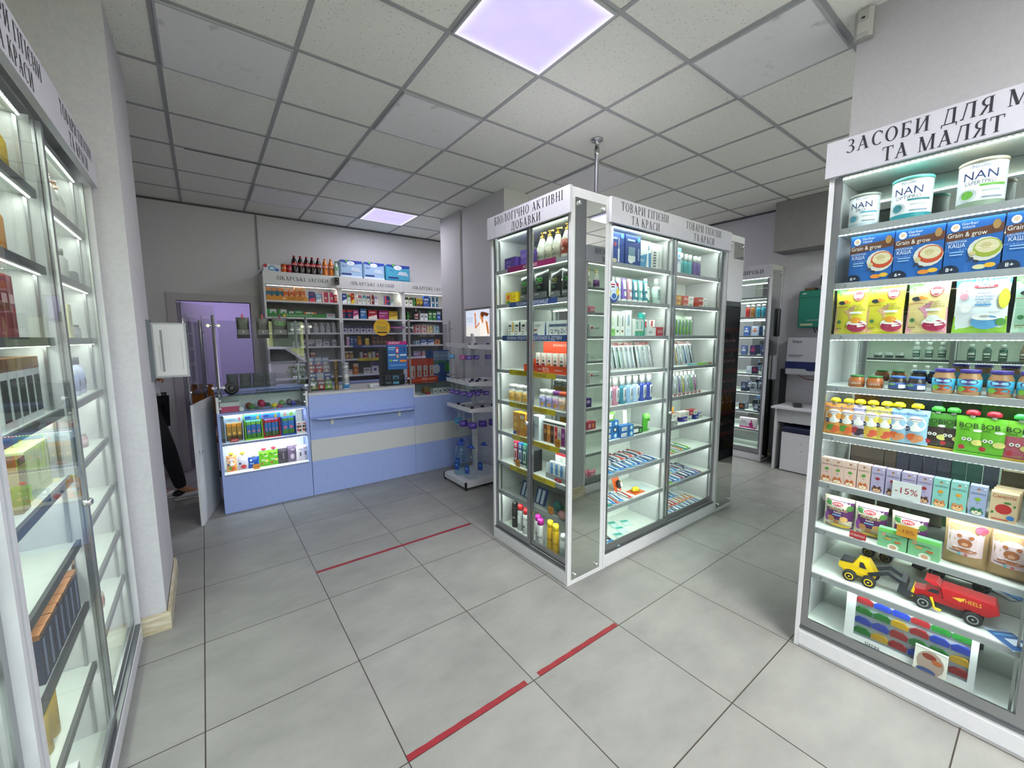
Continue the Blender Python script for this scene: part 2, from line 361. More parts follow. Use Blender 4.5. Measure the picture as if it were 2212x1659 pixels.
b.box(X0, -.215, Y1, Y1+.1, 0, CH, WALLB); b.box(.505, X1, Y1, Y1+.1, 0, CH, WALLB); b.box(-.215, .505, Y1, Y1+.1, 2.0, CH, WALLB)
b.box(.62, .64, Y1-.012, Y1+.001, 2.42, CH, M('#8f8c92'))
struct('wall_back', b)
b = B()
for x0, x1, z0, z1 in ((X0, -.65, 0, CH), (-.65, .12, 0, .3), (-.65, .12, 3.0, CH), (.12, .25, 0, CH), (.25, 1.05, 0, 2.2), (.25, 2.6, 3.0, CH), (1.05, 1.95, 2.1, 2.2), (1.95, 2.6, 0, 2.2), (2.6, 2.95, 0, CH), (2.95, 5.6, 0, 2.2), (2.95, 5.6, 3.0, CH), (5.6, X1, 0, CH)):
    b.box(x0, x1, Y0-.12, Y0, z0, z1, WALLM)
struct('wall_front', b)
DF = M('#b8b1ba', .5)
def casing(name, x0, x1, z0, z1, y, t=.07, mat=DF):
    b = B(); b.box(x0-t, x0, y-.025, y+.12, z0, z1+t, mat); b.box(x1, x1+t, y-.025, y+.12, z0, z1+t, mat); b.box(x0, x1, y-.025, y+.12, z1, z1+t, mat)
    if z0 > 0: b.box(x0-t, x1+t, y-.04, y+.12, z0-.04, z0, mat)
    return struct(name, b)
d1 = casing('door_1', -.215, .505, 0, 2.0, Y1, .085)
# leaf of the inner door, swung into the lilac room
b = B(); b.box(0, .70, -.02, .02, .01, 1.99, M('#b9b4c6', .45))
for z0, z1 in ((.15, .85), (1.0, 1.85)):
    for x0, x1 in ((.08, .31), (.39, .62)):
        b.box(x0, x1, -.026, .026, z0, z1, M('#c2bdcd', .45)); b.box(x0+.03, x1-.03, -.030, .030, z0+.03, z1-.03, M('#b4afc1', .45))
o = part('door_leaf', b, d1, (-.2, Y1+.12, 0), math.radians(62)); 
b = B(); b.tube((.64, -.06, 1.0), (.64, .06, 1.0), .01, ALU); b.tube((.64, -.06, 1.0), (.54, -.06, 1.0), .009, ALU); part('door_handle', b, o)
b = B(); b.box(X0, 1.6, 8.2, 8.3, 0, 2.9, LILACW); b.box(X0-.1, X0, Y1+.1, 8.3, 0, 2.9, LILACW); b.box(1.6, 1.7, Y1+.1, 8.3, 0, 2.9, LILACW); b.box(X0, 1.7, Y1+.1, 8.3, 2.9, 2.95, LILACW)
struct('wall_back_room', b)
d2 = casing('door_2', 1.05, 1.95, 0, 2.1, Y0-.11, .05, M('#d5d5d8', .4))
b = B()
for x0, x1, z0, z1 in ((1.05, 1.12, 0, 2.1), (1.88, 1.95, 0, 2.1), (1.12, 1.88, 0, .12), (1.12, 1.88, 2.03, 2.1)): b.box(x0, x1, Y0-.08, Y0-.04, z0, z1, M('#d5d5d8', .4))
o = part('door_leaf', b, d2); part('pane', B().box(1.12, 1.88, Y0-.064, Y0-.056, .12, 2.03, GLASS), o)
for k, (a, c, zb) in enumerate(((-.65, .12, .3), (.25, 2.6, 2.2), (2.95, 5.6, 2.2))):  # unseen windows, added to bring daylight into the room
    w1 = casing('window_%d' % (k+1), a, c, zb, 3.0, Y0-.11, .05, M('#d5d5d8', .4)); part('pane', B().box(a, c, Y0-.064, Y0-.056, zb, 3.0, GLASS), w1)
# columns
def column(name, x0, x1, y0, y1, m, skirt=True):
    b = B(); b.box(x0, x1, y0, y1, 0, CH, m); o = struct(name, b)
    if skirt:
        s = B(); t = .018
        for a, bb, c, d in ((x0-t, x1+t, y0-t, y0), (x0-t, x1+t, y1, y1+t), (x0-t, x0, y0, y1), (x1, x1+t, y0, y1)):
            s.box(a, bb, c, d, 0, .085, STONE); s.box(a+.004, bb-.004, c+.004, d-.004, .085, .1, STONE)
        part('skirting', s, o)
    return o
column('pillar', X0, -.262, 2.775, 3.43, WALLM)
column('pillar', 2.62, 2.945, 3.625, 4.5, WALLB, False)
column('pillar', 2.62, 2.945, 4.56, 5.07, WALLM, False)
struct('trim_3', B().box(2.66, 2.9, 4.5, 4.56, 0, CH, M('#a8a6ac')).box(2.95, 2.97, 4.45, 5.07, 0, CH, WALLB))
column('pillar', 2.66, 2.895, Y0, .73, noise_mat('grey_plaster', '#adabaf', '#b1afb3', 60, .75, bump=.15))
b = B(); t = .015
b.box(X1-t, X1, .4, 2.1, 0, .09, STONE); b.box(X1-t, X1, 3.6, Y1, 0, .09, STONE); struct('baseboard_right', b)
# daylight side: street seen only as a reflection
b = B(); b.box(-12, 14, -16, Y0-.12, -.12, -.06, noise_mat('pavement', '#a89a9a', '#b8abaa', 30, .9)); struct('street_ground', b)
b = B(); b.box(-10, 12, -14.4, -14, -.06, 5, noise_mat('pale_render', '#c9cf8a', '#bcc47c', 2, .9))
for i in range(7): b.box(-8.5+i*2.8, -7.3+i*2.8, -13.99, -13.97, 1.1, 3.2, M('#5d6a55', .2))
struct('street_wall', b)

# ------------------------------------------------------------------ products
def cylmap(r, cy_=0, ey=1.0):
    def f(x, z, o): a = x/r; return ((r+o)*math.sin(a), cy_-(r+o)*ey*math.cos(a), z)
    return f
def carton(w, h, d, col, spec=(), side=None, c=0):
    b = B(); b.box(-w/2, w/2, -d/2, d/2, 0, h, side or col, front=col)
    b.deco(spec, w, h, lambda x, z, o: (x, -d/2-o, z)); return [('carton', b)]
def softbag(w, h, d, col, spec=(), crimp=True, nx=8, nz=8):
    def bulge(x, z):
        u = min(1, abs(2*x/w)); v = min(1, abs(2*z/h-1)); return d/2*(1-u**3)*(1-v**4)+.0012
    b = B()
    for sgn in (-1, 1):
        vs = []
        for j in range(nz+1):
            for i in range(nx+1):
                x = -w/2+w*i/nx; z = h*j/nz; ww = 1-.05*math.sin(PI*j/nz)
                vs.append((x*ww, sgn*bulge(x, z), z))
        fs = []
        for j in range(nz):
            for i in range(nx):
                q = (j*(nx+1)+i, j*(nx+1)+i+1, (j+1)*(nx+1)+i+1, (j+1)*(nx+1)+i); fs.append(q if sgn < 0 else q[::-1])
        b.add(vs, fs, col, True)
    b.deco(spec, w, h, lambda x, z, o: (x*(1-.05*math.sin(PI*max(0, min(1, z/h)))), -bulge(x, z)-o-.0008, z)); return b
def bag(w, h, d, col, spec=()): return [('bag', softbag(w, h, d, col, spec))]
def pouch(w, h, d, col, spec, capc):
    b = softbag(w, h, d, col, spec); c = B()
    b.lathe([(.007, h-.004), (.007, h+.008)], '#dddddd', 10)
    c.lathe([(.013, h+.006), (.0165, h+.008), (.0165, h+.021), (.012, h+.026), (.004, h+.027)], M(capc, .35), 12)
    c.box(-.019, .019, -.004, .004, h+.008, h+.02, M(capc, .35)); return [('pouch', b), ('cap', c)]
def jar(r, h, content, lidc, labelc, spec=(), lz=(.12, .55)):
    b = B(); b.lathe([(r*.88, 0), (r, .006), (r, h*.68), (r*.8, h*.84), (r*.8, h*.88)], M(content, .25), 18)
    l = B(); l.lathe([(r*.86, h*.87), (r*.88, h*.88), (r*.88, h*.98), (r*.84, h)], M(lidc, .35), 18)
    t = B(); t.lathe([(r+.0008, h*lz[0]), (r+.0008, h*lz[1])], M(labelc, .45), 18)
    t.deco(spec, 2*r*1.5, h*(lz[1]-lz[0]), cylmap(r+.001), z0=h*lz[0])
    return [('jar', b), ('lid', l), ('paper_label', t)]
def can(r, h, lidc, lowc, spec):
    b = B(); b.lathe([(r*.97, 0), (r, .004), (r, h*.16), (r, h*.93)], M('#e9ecef', .35), 28, bands=[(0, M(lowc, .35)), (2, M('#e9ecef', .35))])
    b.deco(spec, 2*r*1.25, h, cylmap(r))
    l = B(); l.lathe([(r*1.015, h*.93), (r*1.03, h*.935), (r*1.03, h*.985), (r*.99, h), (r*.9, h*.99)], M(lidc, .35), 28); return [('tin', b), ('lid', l)]
def pump(r, h, body, lab, capc='#c9a24a', spec=(), labz=(.1, .45)):
    b = B(); b.lathe([(r*.92, 0), (r, .006), (r, h*.52), (r*.62, h*.72), (r*.42, h*.82)], M(body, .35), 16)
    t = B(); t.lathe([(r+.0006, h*labz[0]), (r+.0006, h*labz[1])], M(lab, .5), 16); t.deco(spec, 2*r*1.4, h*(labz[1]-labz[0]), cylmap(r+.0008), z0=h*labz[0])
    c = B(); cm = M(capc, .3, .6); c.lathe([(r*.45, h*.81), (r*.45, h*.88), (r*.2, h*.89), (r*.16, h*.96), (r*.36, h*.965), (r*.36, h)], cm, 12)
    c.box(0, r*1.15, -r*.16, r*.16, h*.965, h*.995, cm); c.box(r*.95, r*1.15, -r*.14, r*.14, h*.94, h*.97, cm)
    return [('bottle', b), ('paper_label', t), ('pump_head', c)]
def bottle(r, h, body, capc, lab=None, spec=(), neck=.35, sh=.68, capz=.8, ey=1.0, labz=(.12, .55), mat=None, capr=None):
    bm = mat or M(body, .35)
    b = B(); b.lathe([(r*.9, 0), (r, .005), (r, h*sh*.93), (r*.85, h*sh), (r*neck, h*(capz-.03)), (r*neck, h*capz)], bm, 16, ey=ey)
    c = B(); cr = capr or r*neck*1.3; c.lathe([(cr, h*(capz-.02)), (cr, h*.985), (cr*.85, h)], M(capc, .4), 14, ey=ey if ey > .8 else 1)
    out = [('bottle', b)]
    if lab:
        t = B(); t.lathe([(r+.0006, h*labz[0]), (r+.0006, h*labz[1])], M(lab, .5), 16, ey=ey)
        t.deco(spec, 2*r*1.4, h*(labz[1]-labz[0]), cylmap(r+.0008, 0, ey), z0=h*labz[0]); out.append(('paper_label', t))
    return out+[('cap', c)]
def tube_up(w, h, col, capc, spec=()):
    b = B(); n = 14; rings = []
    for k in range(7):
        t = k/6; rx = w/2*(.86+.14*t); ry = w*.36*(1-t)**.8+.0012; z = h*.14+h*.86*t; rings.append([(rx*math.cos(2*PI*i/n), ry*math.sin(2*PI*i/n), z) for i in range(n)])
    vs = [v for r in rings for v in r]; fs = [(k*n+i, k*n+(i+1) % n, (k+1)*n+(i+1) % n, (k+1)*n+i) for k in range(6) for i in range(n)]+[tuple(range(6*n, 7*n))]
    b.add(vs, fs, M(col, .4), True)
    def mf(x, z, o):
        t = max(0, min(1, (z-h*.14)/(h*.86))); ry = w*.36*(1-t)**.8+.0012; rx = w/2*(.86+.14*t); return (x, -ry*math.sqrt(max(0, 1-(x/rx)**2))-o-.0006, z)
    b.deco(spec, w, h, mf)
    c = B(); c.lathe([(w*.40, 0), (w*.42, h*.14)], M(capc, .4), 14, ey=.85); return [('tube', b), ('cap', c)]
def aerosol(r, h, body, capc, spec=(), capz=.8):
    b = B(); b.lathe([(r*.95, 0), (r, .004), (r, h*(capz-.04)), (r*.8, h*capz)], M(body, .3, .2), 16); b.deco(spec, 2*r*1.4, h, cylmap(r))
    c = B(); c.lathe([(r*.93, h*capz-.002), (r*.93, h*.93), (r*.8, h*.99), (r*.4, h)], M(capc, .4), 16); return [('spray_can', b), ('cap', c)]
def brushpack(w, h, cardc, brushc, top='#c8343c', txt=None):
    b = B(); spec = [('r', 0, 1, .88, 1, top), ('r', .08, .92, .02, .1, '#e8e8e8')]
    if txt: spec.append(('t', txt, .5, .06, .05, '#b03030'))
    b.box(-w/2, w/2, -.0006, .0006, 0, h, cardc); b.deco(spec, w, h)
    t = B(); bm = M(brushc, .4)
    t.tube((0, -.008, h*.08), (0, -.008, h*.5), .0052, bm, 8, .0042); t.tube((0, -.008, h*.5), (0, -.008, h*.68), .0028, bm, 8)
    t.box(-.0052, .0052, -.011, -.006, h*.68, h*.82, bm); t.box(-.0045, .0045, -.019, -.011, h*.69, h*.81, M('#f2f2f2'))
    f = B(); f.box(-w*.4, w*.4, -.022, -.001, h*.03, h*.86, FILM); return [('card', b), ('toothbrush', t), ('blister', f)]
def flatpack(w, l, col, spec=(), brushc=None, th=.004):
    b = B(); b.box(-w/2, w/2, -l/2, l/2, 0, th, col); b.deco(spec, w, l, lambda x, z, o: (x, -l/2+z, th+o))
    out = [('card', b)]
    if brushc:
        t = B(); bm = M(brushc, .4); t.tube((0, -l*.42, th+.006), (0, l*.1, th+.006), .005, bm, 8, .004); t.tube((0, l*.1, th+.006), (0, l*.28, th+.006), .003, bm, 8)
        t.box(-.006, .006, l*.26, l*.42, th+.003, th+.008, bm); t.box(-.005, .005, l*.27, l*.41, th+.008, th+.016, M('#f4f4f4')); out.append(('toothbrush', t))
    return out
def coke(r, h, liq, capc, labc, lt=None):
    b = B(); prof = [(r*.75, 0), (r*.98, h*.05), (r, h*.12), (r*.88, h*.28), (r*.94, h*.40), (r, h*.47), (r, h*.62), (r*.75, h*.76), (r*.35, h*.9), (r*.35, h*.93)]
    b.lathe(prof, M(liq, .12), 16)
    t = B(); t.lathe([(r+.001, h*.44), (r+.001, h*.63)], M(labc, .4), 16)
    if lt: t.deco([('t', lt, .5, .5, .6, '#f4f4f4')], 2*r*1.3, h*.19, cylmap(r+.0015), z0=h*.44)
    c = B(); c.lathe([(r*.42, h*.92), (r*.42, h)], M(capc, .4), 12); return [('bottle', b), ('paper_label', t), ('cap', c)]
LIB = {}
def kind(key, fn):
    if key not in LIB: LIB[key] = [(n, bb.mesh(key if n in ('carton', 'bag') else n)) for n, bb in fn()]
    return LIB[key]
def put(name, parts, loc, rot, label, cat, group=None, tilt=0, tiltx=0):
    if len(parts) == 1:
        o = bpy.data.objects.new(name, parts[0][1]); COL.objects.link(o)
    else:
        o = bpy.data.objects.new(name, None); COL.objects.link(o)
        for n, me in parts:
            c = bpy.data.objects.new(n, me); COL.objects.link(c); c.parent = o
    o.location = loc; o.rotation_euler = (tiltx, tilt, rot)
    return tag(o, label, cat, group)
ORD = 'first second third fourth fifth sixth seventh eighth ninth tenth eleventh twelfth thirteenth fourteenth fifteenth sixteenth seventeenth eighteenth nineteenth twentieth'.split()
ORD += ['twenty-'+x for x in ORD[:9]]+['thirtieth']
class Cab:
    def __init__(s, x, y, rot, short): s.x, s.y, s.rot, s.short = x, y, rot, short; s.c, s.s = math.cos(rot), math.sin(rot)
    def at(s, lx, ly, z): return (s.x+s.c*lx-s.s*ly, s.y+s.s*lx+s.c*ly, z)
def row(cab, z, where, group, items, y=.1):
    """items: (name, parts, x, look, category[, dict(y, rot, dz, tilt)])"""
    cnt = {}
    for it in items: cnt[it[3]] = cnt.get(it[3], 0)+1
    seen = {}
    for it in sorted(items, key=lambda q: q[2]):
        name, parts, x, look, cat = it[:5]; o = it[5] if len(it) > 5 else {}
        seen[look] = seen.get(look, 0)+1
        if cnt[look] == 1: lab = f'{look}, {where} of {cab.short}'
        else: lab = f'{look}, {ORD[seen[look]-1]} from left, {where} of {cab.short}'
        put(name, parts, cab.at(x, o.get('y', y), z+o.get('dz', 0)), cab.rot+o.get('rot', 0)+random.uniform(-.03, .03)*o.get('j', 1), lab, cat, group, o.get('tilt', 0), o.get('tiltx', 0))
SHZ = [2.03, 1.79, 1.56, 1.32, 1.088, .854, .62, .387]
SHN = ['top shelf', 'second shelf', 'third shelf', 'fourth shelf', 'fifth shelf', 'sixth shelf', 'seventh shelf', 'eighth shelf', 'floor']
WARMLED = (.90, 1.0, .93)
def case(name, label, cab, Wd, D, texts, shelves=SHZ, back=MIRROR, bays=(), doors=None, ledc=WARMLED, watt=1.5, inner=WHITEIN, tape=None, serif_h=.05, numbers=False, dark=(), backsolid=True, knobs=(), lip=None):
    t = thing(name, label, 'cabinet', (cab.x, cab.y, 0), cab.rot)
    P = lambda n, b, **k: part(n, b, t, **k)
    P('side_panel', B().box(0, .018, 0, D, 0, 2.4, WHITE), bevel=.002); P('side_panel', B().box(Wd-.018, Wd, 0, D, 0, 2.4, WHITE), bevel=.002)
    P('plinth', B().box(.018, Wd-.018, .004, D, 0, .095, WHITE).box(.018, Wd-.018, -.001, .004, .012, .08, WHITE), bevel=.001)
    P('top_panel', B().box(.018, Wd-.018, 0, D, 2.382, 2.4, WHITE).box(.018, Wd-.018, .05, D-.012, 2.255, 2.262, inner))
    P('floor_panel', B().box(.018, Wd-.018, .02, D-.008, .095, .108, inner))
    P('back_panel', B().box(.018, Wd-.018, D-.008, D, .095, 2.38, WHITE, front=back))
    sb = B(); sb.box(-.012, Wd+.012, -.022, 0, 2.25, 2.4, SIGNM); sg = P('sign_board', sb, bevel=.0015)
    for (s_, x, z, mw) in texts:
        lt = B(); serif(lt, s_, x, z, serif_h, -.0228, INK, mw); part('lettering', lt, sg)
    edges = [.018]+list(bays)+[Wd-.018]
    for x in bays: P('divider', B().box(x-.012, x+.012, .03, D-.008, .1, 2.26, WHITE))
    for k in range(len(edges)-1):
        xa, xb = edges[k]+(.013 if k else .001), edges[k+1]-(.013 if k < len(edges)-2 else .001)
        st = B()
        for xx in (xa+.004, xb-.012):
            st.box(xx, xx+.008, .055, .063, .12, 2.25, ALU)
        P('shelf_rail', st)
        for z in list(shelves)+[2.262]:
            top = z > 2.2
            if not top:
                sb = B(); sb.box(xa, xb, .045, D-.01, z-.016, z, inner); sb.box(xa, xb, .035, .046, z-.024, z+.002, lip or LIP)
                sh = P('shelf', sb)
                if numbers and k == 0:
                    nb = B(); nb.deco([('t', str(shelves.index(z)+1), .5, .5, .6, '#333333')], .02, .02, lambda x, zz, o: (x, .035-o, zz), z0=z-.022, x0=xa+.06); part('shelf_number', nb, sh)
            else: sh = t
            if (k, round(z, 2)) in dark: continue
            zz = z-.024 if not top else 2.252
            s2 = B(); s2.box(xa+.01, xb-.01, .047, .053, zz-.003, zz+.002, LED); part('light_strip', s2, sh)
            w = cab.at((xa+xb)/2, .062, zz-.002); watt_ = watt*.72
            l = lamp('strip_lamp', 'AREA', w, watt_*(xb-xa)/.7, ledc, (xb-xa-.03, .012)); l.rotation_euler = (math.radians(28), 0, cab.rot)
    if doors:
        for k, (xa, xb) in enumerate(doors):
            yy = .008+.014*(k % 2)
            g = B(); g.box(xa+.02, xb-.02, yy+.003, yy+.007, .14, 2.24, GLASS); dr = P('glass_door', g)
            fr = B(); 
            for (a, b_, c, d) in ((xa, xa+.026, .105, 2.25), (xb-.026, xb, .105, 2.25), (xa+.026, xb-.026, .105, .155)): fr.box(a, b_, yy, yy+.011, c, d, ALU)
            part('door_frame', fr, dr)
            if k in knobs:
                kb = B(); kx = xa+.013 if k % 2 else xb-.013; kb.lathe([(.012, 0), (.014, .004), (.014, .02), (.009, .026)], CHROME, 14)
                kk = part('lock', kb, dr, (kx, yy, .98)); kk.rotation_euler = (PI/2, 0, 0)
        P('door_track', B().box(.018, Wd-.018, .0, .045, .095, .107, ALUD))
    return t
def mirror_pane(t, x, y0, y1, z0, z1, side=-1):
    """mirror with four button fixings on a cabinet flank; x is the flank plane in cabinet space"""
    a, b_ = sorted((x, x+side*.005))
    m = part('side_mirror', B().box(a, b_, y0, y1, z0, z1, MIRROR_SIDE), t)
    for yy in (y0+.03, y1-.03):
        for zz in (z0+.03, z1-.03):
            k = B(); k.lathe([(.009, 0), (.012, .002), (.012, .010), (.007, .013)], CHROME, 12)
            o = part('mirror_fixing', k, m, (x+side*.005, yy, zz)); o.rotation_euler = (0, side*PI/2, 0)
NAVY = '#1d2b6b'
# ------------------------------------------------------------------ supplements end case
HP = -PI/2
END = Cab(1.715, 2.54, HP, 'supplements case')
t = case('display_case', 'tall white glass case of supplements closing the end of the island', END, .812, .33,
     [('БІОЛОГІЧНО АКТИВНІ', .425, 2.358, .69), ('ДОБАВКИ', .425, 2.288, .30)], doors=[(.02, .43), (.42, .792)], serif_h=.052, dark=((0, .62),), watt=1.0, knobs=(0,))
mirror_pane(t, .812, .03, .29, .035, 2.345, 1)
def banner(cab, x0, x1, z, text, col, label, cat='shelf strip', tc='#f4f4f4', y=.030, hh=.036, group='printed strips on the supplements shelves'):
    b = B(); b.box(x0, x1, y-.003, y-.001, z-.028, z-.028+hh, col); w = x1-x0
    b.deco([('t', text, .5, .5, .55, tc, .9)], w, hh, lambda x, zz, o: (x, y-.003-o, zz), z0=z-.028, x0=(x0+x1)/2)
    o = link('shelf_strip', b.mesh('shelf_strip'), None, cab.at(0, 0, 0), cab.rot); tag(o, label, cat, group)
banner(END, .167, .656, 2.03, 'НОВИНКИ', '#8c1f5b', 'plum strip printed with new arrivals under the gold pump bottles')
banner(END, .185, .671, 1.79, 'СЕЗОННІ ПРОПОЗИЦІЇ', '#2c4a86', 'dark blue seasonal strip under the black pouches of supplements case')
banner(END, .10, .775, 1.56, 'КОЖНА ПОКУПКА - ДОПОМОГА ДІТЯМ', '#2c4a86', 'long dark blue strip about helping children, above the orange display')
for z, wh in ((1.32, 'under the orange display'), (1.088, 'under the pill bottles'), (.854, 'under the yellow carton and tubes'), (.62, 'under the striped cartons')):
    banner(END, .18 if z != .854 else .215, .665 if z != .854 else .70, z, 'АНРІАЛ ПРОПОЗИЦІЇ', '#b9a818', 'olive yellow promotion strip '+wh+' in supplements case', tc='#4a2a20')
G = 'products in the supplements case'
pw = lambda lab, dot: kind('pumpw'+lab, lambda: pump(.036, .205, '#e8e6e0', lab, spec=[('e', .35, .7, .07, .07, dot), ('t', 'BIO', .6, .35, .22, '#444444'), ('r', .3, .7, .1, .16, '#777777')], labz=(.06, .5)))
row(END, 2.03, 'top shelf', G, [
 ('carton', kind('purplebox', lambda: carton(.13, .085, .11, '#5b3f9c', [('r', .1, .6, .55, .75, '#7d66b8'), ('t', 'VITA', .4, .3, .16, '#d8cdf0')])), .145, 'wide violet carton', 'box'),
 ('carton', kind('purplebox2', lambda: carton(.10, .12, .11, '#7c5fc0', [('r', .1, .6, .55, .75, '#9a82d2')])), .29, 'taller light violet carton', 'box', {'y': .14}),
 ('pump_bottle', pw('#c8c6bc', '#222222'), .43, 'white pump bottle with black square emblem', 'bottle'),
 ('pump_bottle', pw('#b9b4a2', '#1f3a66'), .505, 'white pump bottle with beige label', 'bottle'),
 ('pump_bottle', pw('#b9b4a3', '#1f3a66'), .58, 'white pump bottle with beige label', 'bottle'),
 ('pump_bottle', kind('pumpr', lambda: pump(.040, .215, '#e4ddd4', '#9c3a22', spec=[('e', .5, .35, .1, .08, '#f0e0d8')], labz=(.15, .55))), .665, 'white pump bottle with rust red label', 'bottle')], .12)
cbd = lambda k, w, h, tc: kind(k, lambda: bag(w, h, .04, M('#17191b', .28), [('t', 'CBD', .5, .66, .12, tc), ('r', .25, .75, .55, .57, '#8a8a8a'), ('p', [(.35, .42), (.5, .52), (.65, .42), (.5, .38)], '#2e5a35'), ('r', .06, .94, .12, .3, '#5c5f60'), ('r', .1, .5, .2, .26, '#9ea0a0')]))
row(END, 1.79, 'second shelf', G, [
 ('carton', kind('yel', lambda: carton(.06, .088, .05, '#e0b81c', [('e', .5, .6, .3, .3, '#d8581c'), ('r', .1, .9, .1, .3, '#3a7a30')])), .095, 'small yellow carton with orange disc', 'box'),
 ('carton', kind('yel2', lambda: carton(.05, .088, .05, '#e8c81c', [('t', 'C', .5, .5, .4, '#c05010')])), .165, 'small plain yellow carton', 'box'),
 ('foil_pouch', cbd('cbd1', .15, .2, '#3fae3c'), .275, 'black foil pouch with green letters', 'pouch'),
 ('foil_pouch', cbd('cbd2', .155, .215, '#3fae3c'), .43, 'larger black foil pouch with green letters', 'pouch'),
 ('foil_pouch', cbd('cbd3', .11, .19, '#8a9a3c'), .575, 'narrow black foil pouch', 'pouch'),
 ('foil_pouch', cbd('cbd4', .10, .19, '#3fae3c'), .69, 'slim black foil pouch by the mirror edge', 'pouch', {'rot': .3}),
 ], .11)
wc = lambda k, ribbon: kind(k, lambda: carton(.068, .115, .03, '#e7e8e2', [('r', .72, .95, .3, .9, ribbon), ('r', .1, .6, .62, .74, '#444444'), ('t', 'MCU', .35, .5, .1, '#333333'), ('r', .1, .5, .3, .34, '#a03030'), ('e', .3, .16, .1, .08, '#3a7a3a')]))
row(END, 1.56, 'third shelf', G, [
 ('carton', wc('w1', '#d8a838'), .125, 'white carton with yellow ribbon', 'box'), ('carton', wc('w2', '#22252a'), .205, 'white carton with black ribbon', 'box'), ('carton', wc('w3', '#b8bcc0'), .28, 'white carton with grey ribbon', 'box'),
 ('carton', kind('wide', lambda: carton(.165, .098, .04, '#eceeea', [('r', .05, .35, .1, .2, '#2c4a86'), ('r', .05, .3, .4, .5, '#a03030'), ('p', [(.78, .1), (.9, .1), (.86, .95), (.82, .95)], '#2c5a9a'), ('t', 'FORTE', .35, .75, .14, '#333333')])), .455, 'wide white carton with blue bow', 'box'),
 ]+[('carton', kind('el'+e, lambda e=e: carton(.048, .10, .045, '#eceff0', [('r', 0, 1, .62, .78, '#5a6a8a'), ('t', e, .5, .34, .26, '#20262e')])), x, f'small white carton marked {e} in dark letters', 'box') for e, x in (('Q', .572), ('Mg', .622), ('Zn', .672), ('Se', .722))], .1)
# orange display with sachet sticks
ORG = '#d9471a'
b = B(); b.box(-.18, .17, .05, .06, 0, .205, ORG); b.box(-.18, .17, -.05, .05, 0, .01, ORG); b.box(-.18, -.175, -.05, .05, 0, .09, ORG); b.box(.165, .17, -.05, .05, 0, .09, ORG)
b.deco([('t', 'ВІТАМІНИ У СЕРІЇ', .5, .9, .06, '#f6e6da', .6)], .34, .2, lambda x, z, o: (x, .05-o, z))
tr = B(); tr.box(-.265, .175, -.056, -.048, 0, .05, ORG); tr.deco([('t', '95%', .52, .5, .55, '#f8efe6'), ('r', .33, .43, .1, .95, '#b3202c'), ('t', '-20%', .38, .5, .25, '#f8efe6'), ('t', 'засвоєння', .8, .5, .2, '#f8efe6')], .44, .05, lambda x, z, o: (x-.045, -.056-o, z))
t = thing('display_stand', 'orange cardboard display of sachet tubes on the fourth shelf of supplements case', 'display', END.at(.56, .125, 1.32), END.rot)
part('backboard', b, t); part('front_tray', tr, t)
for i, c in enumerate(('#5a1f3a', '#8a1f4a', '#d8761a', '#7a4a3a', '#3a7a5a', '#c0502a')):
    put('stick_carton', kind('stick'+c, lambda c=c: carton(.036, .12, .025, '#ece9e2', [('r', .1, .9, 0, .42, c), ('e', .5, .75, .2, .2, '#b8c0a8'), ('r', .25, .75, .5, .62, '#5a5a5a')])), END.at(.41+.058*i, .11, 1.331), END.rot,
        ['white stick carton with dark plum foot', 'white stick carton with crimson foot', 'white stick carton with orange foot', 'white stick carton with brown foot', 'white stick carton with green foot', 'white stick carton with rust foot'][i]+' in the orange display', 'box', 'stick cartons in the orange display')
pill = lambda k, body, cap, lab, h=.12, r=.032: kind(k, lambda: bottle(r, h, body, cap, lab, [('t', 'Vital', .5, .75, .2, '#3a4a6a'), ('e', .65, .25, .12, .12, '#d89a2a')], neck=.72, sh=.72, capz=.82, labz=(.08, .62)))
row(END, 1.088, 'fifth shelf', G, [('pill_bottle', pill('pw1', '#dcdcd8', '#e8e8e8', '#e2b868', .125, .036), .135, 'white pill bottle with orange label', 'bottle'), ('pill_bottle', pill('pw1', '', '', ''), .215, 'white pill bottle with orange label', 'bottle'), ('pill_bottle', pill('pw1', '', '', ''), .3, 'white pill bottle with orange label', 'bottle'),
 ('pill_bottle', pill('pw2', '#e4e4e2', '#e8e8e8', '#a9a4d8'), .475, 'white pill bottle with lilac label', 'bottle'), ('pill_bottle', pill('pw2', '', '', ''), .543, 'white pill bottle with lilac label', 'bottle'),
 ('pill_bottle', pill('pw3', '#e4e4e2', '#7a3a8a', '#c8a0c8'), .605, 'pill bottle with purple cap', 'bottle'), ('pill_bottle', pill('pw4', '#e4e4e2', '#c8502a', '#e0c0b0'), .665, 'pill bottle with orange cap', 'bottle'), ('pill_bottle', pill('pw5', '#e4e4e2', '#e8e8e8', '#d8a828'), .73, 'white pill bottle with mustard label', 'bottle')], .1)
fp = lambda k, c, bc: kind(k, lambda: carton(.045, .155, .028, '#e9e6e2', [('r', .1, .9, .05, .8, c), ('e', .5, .5, .25, .35, bc), ('r', .1, .9, .86, .94, '#444444')]))
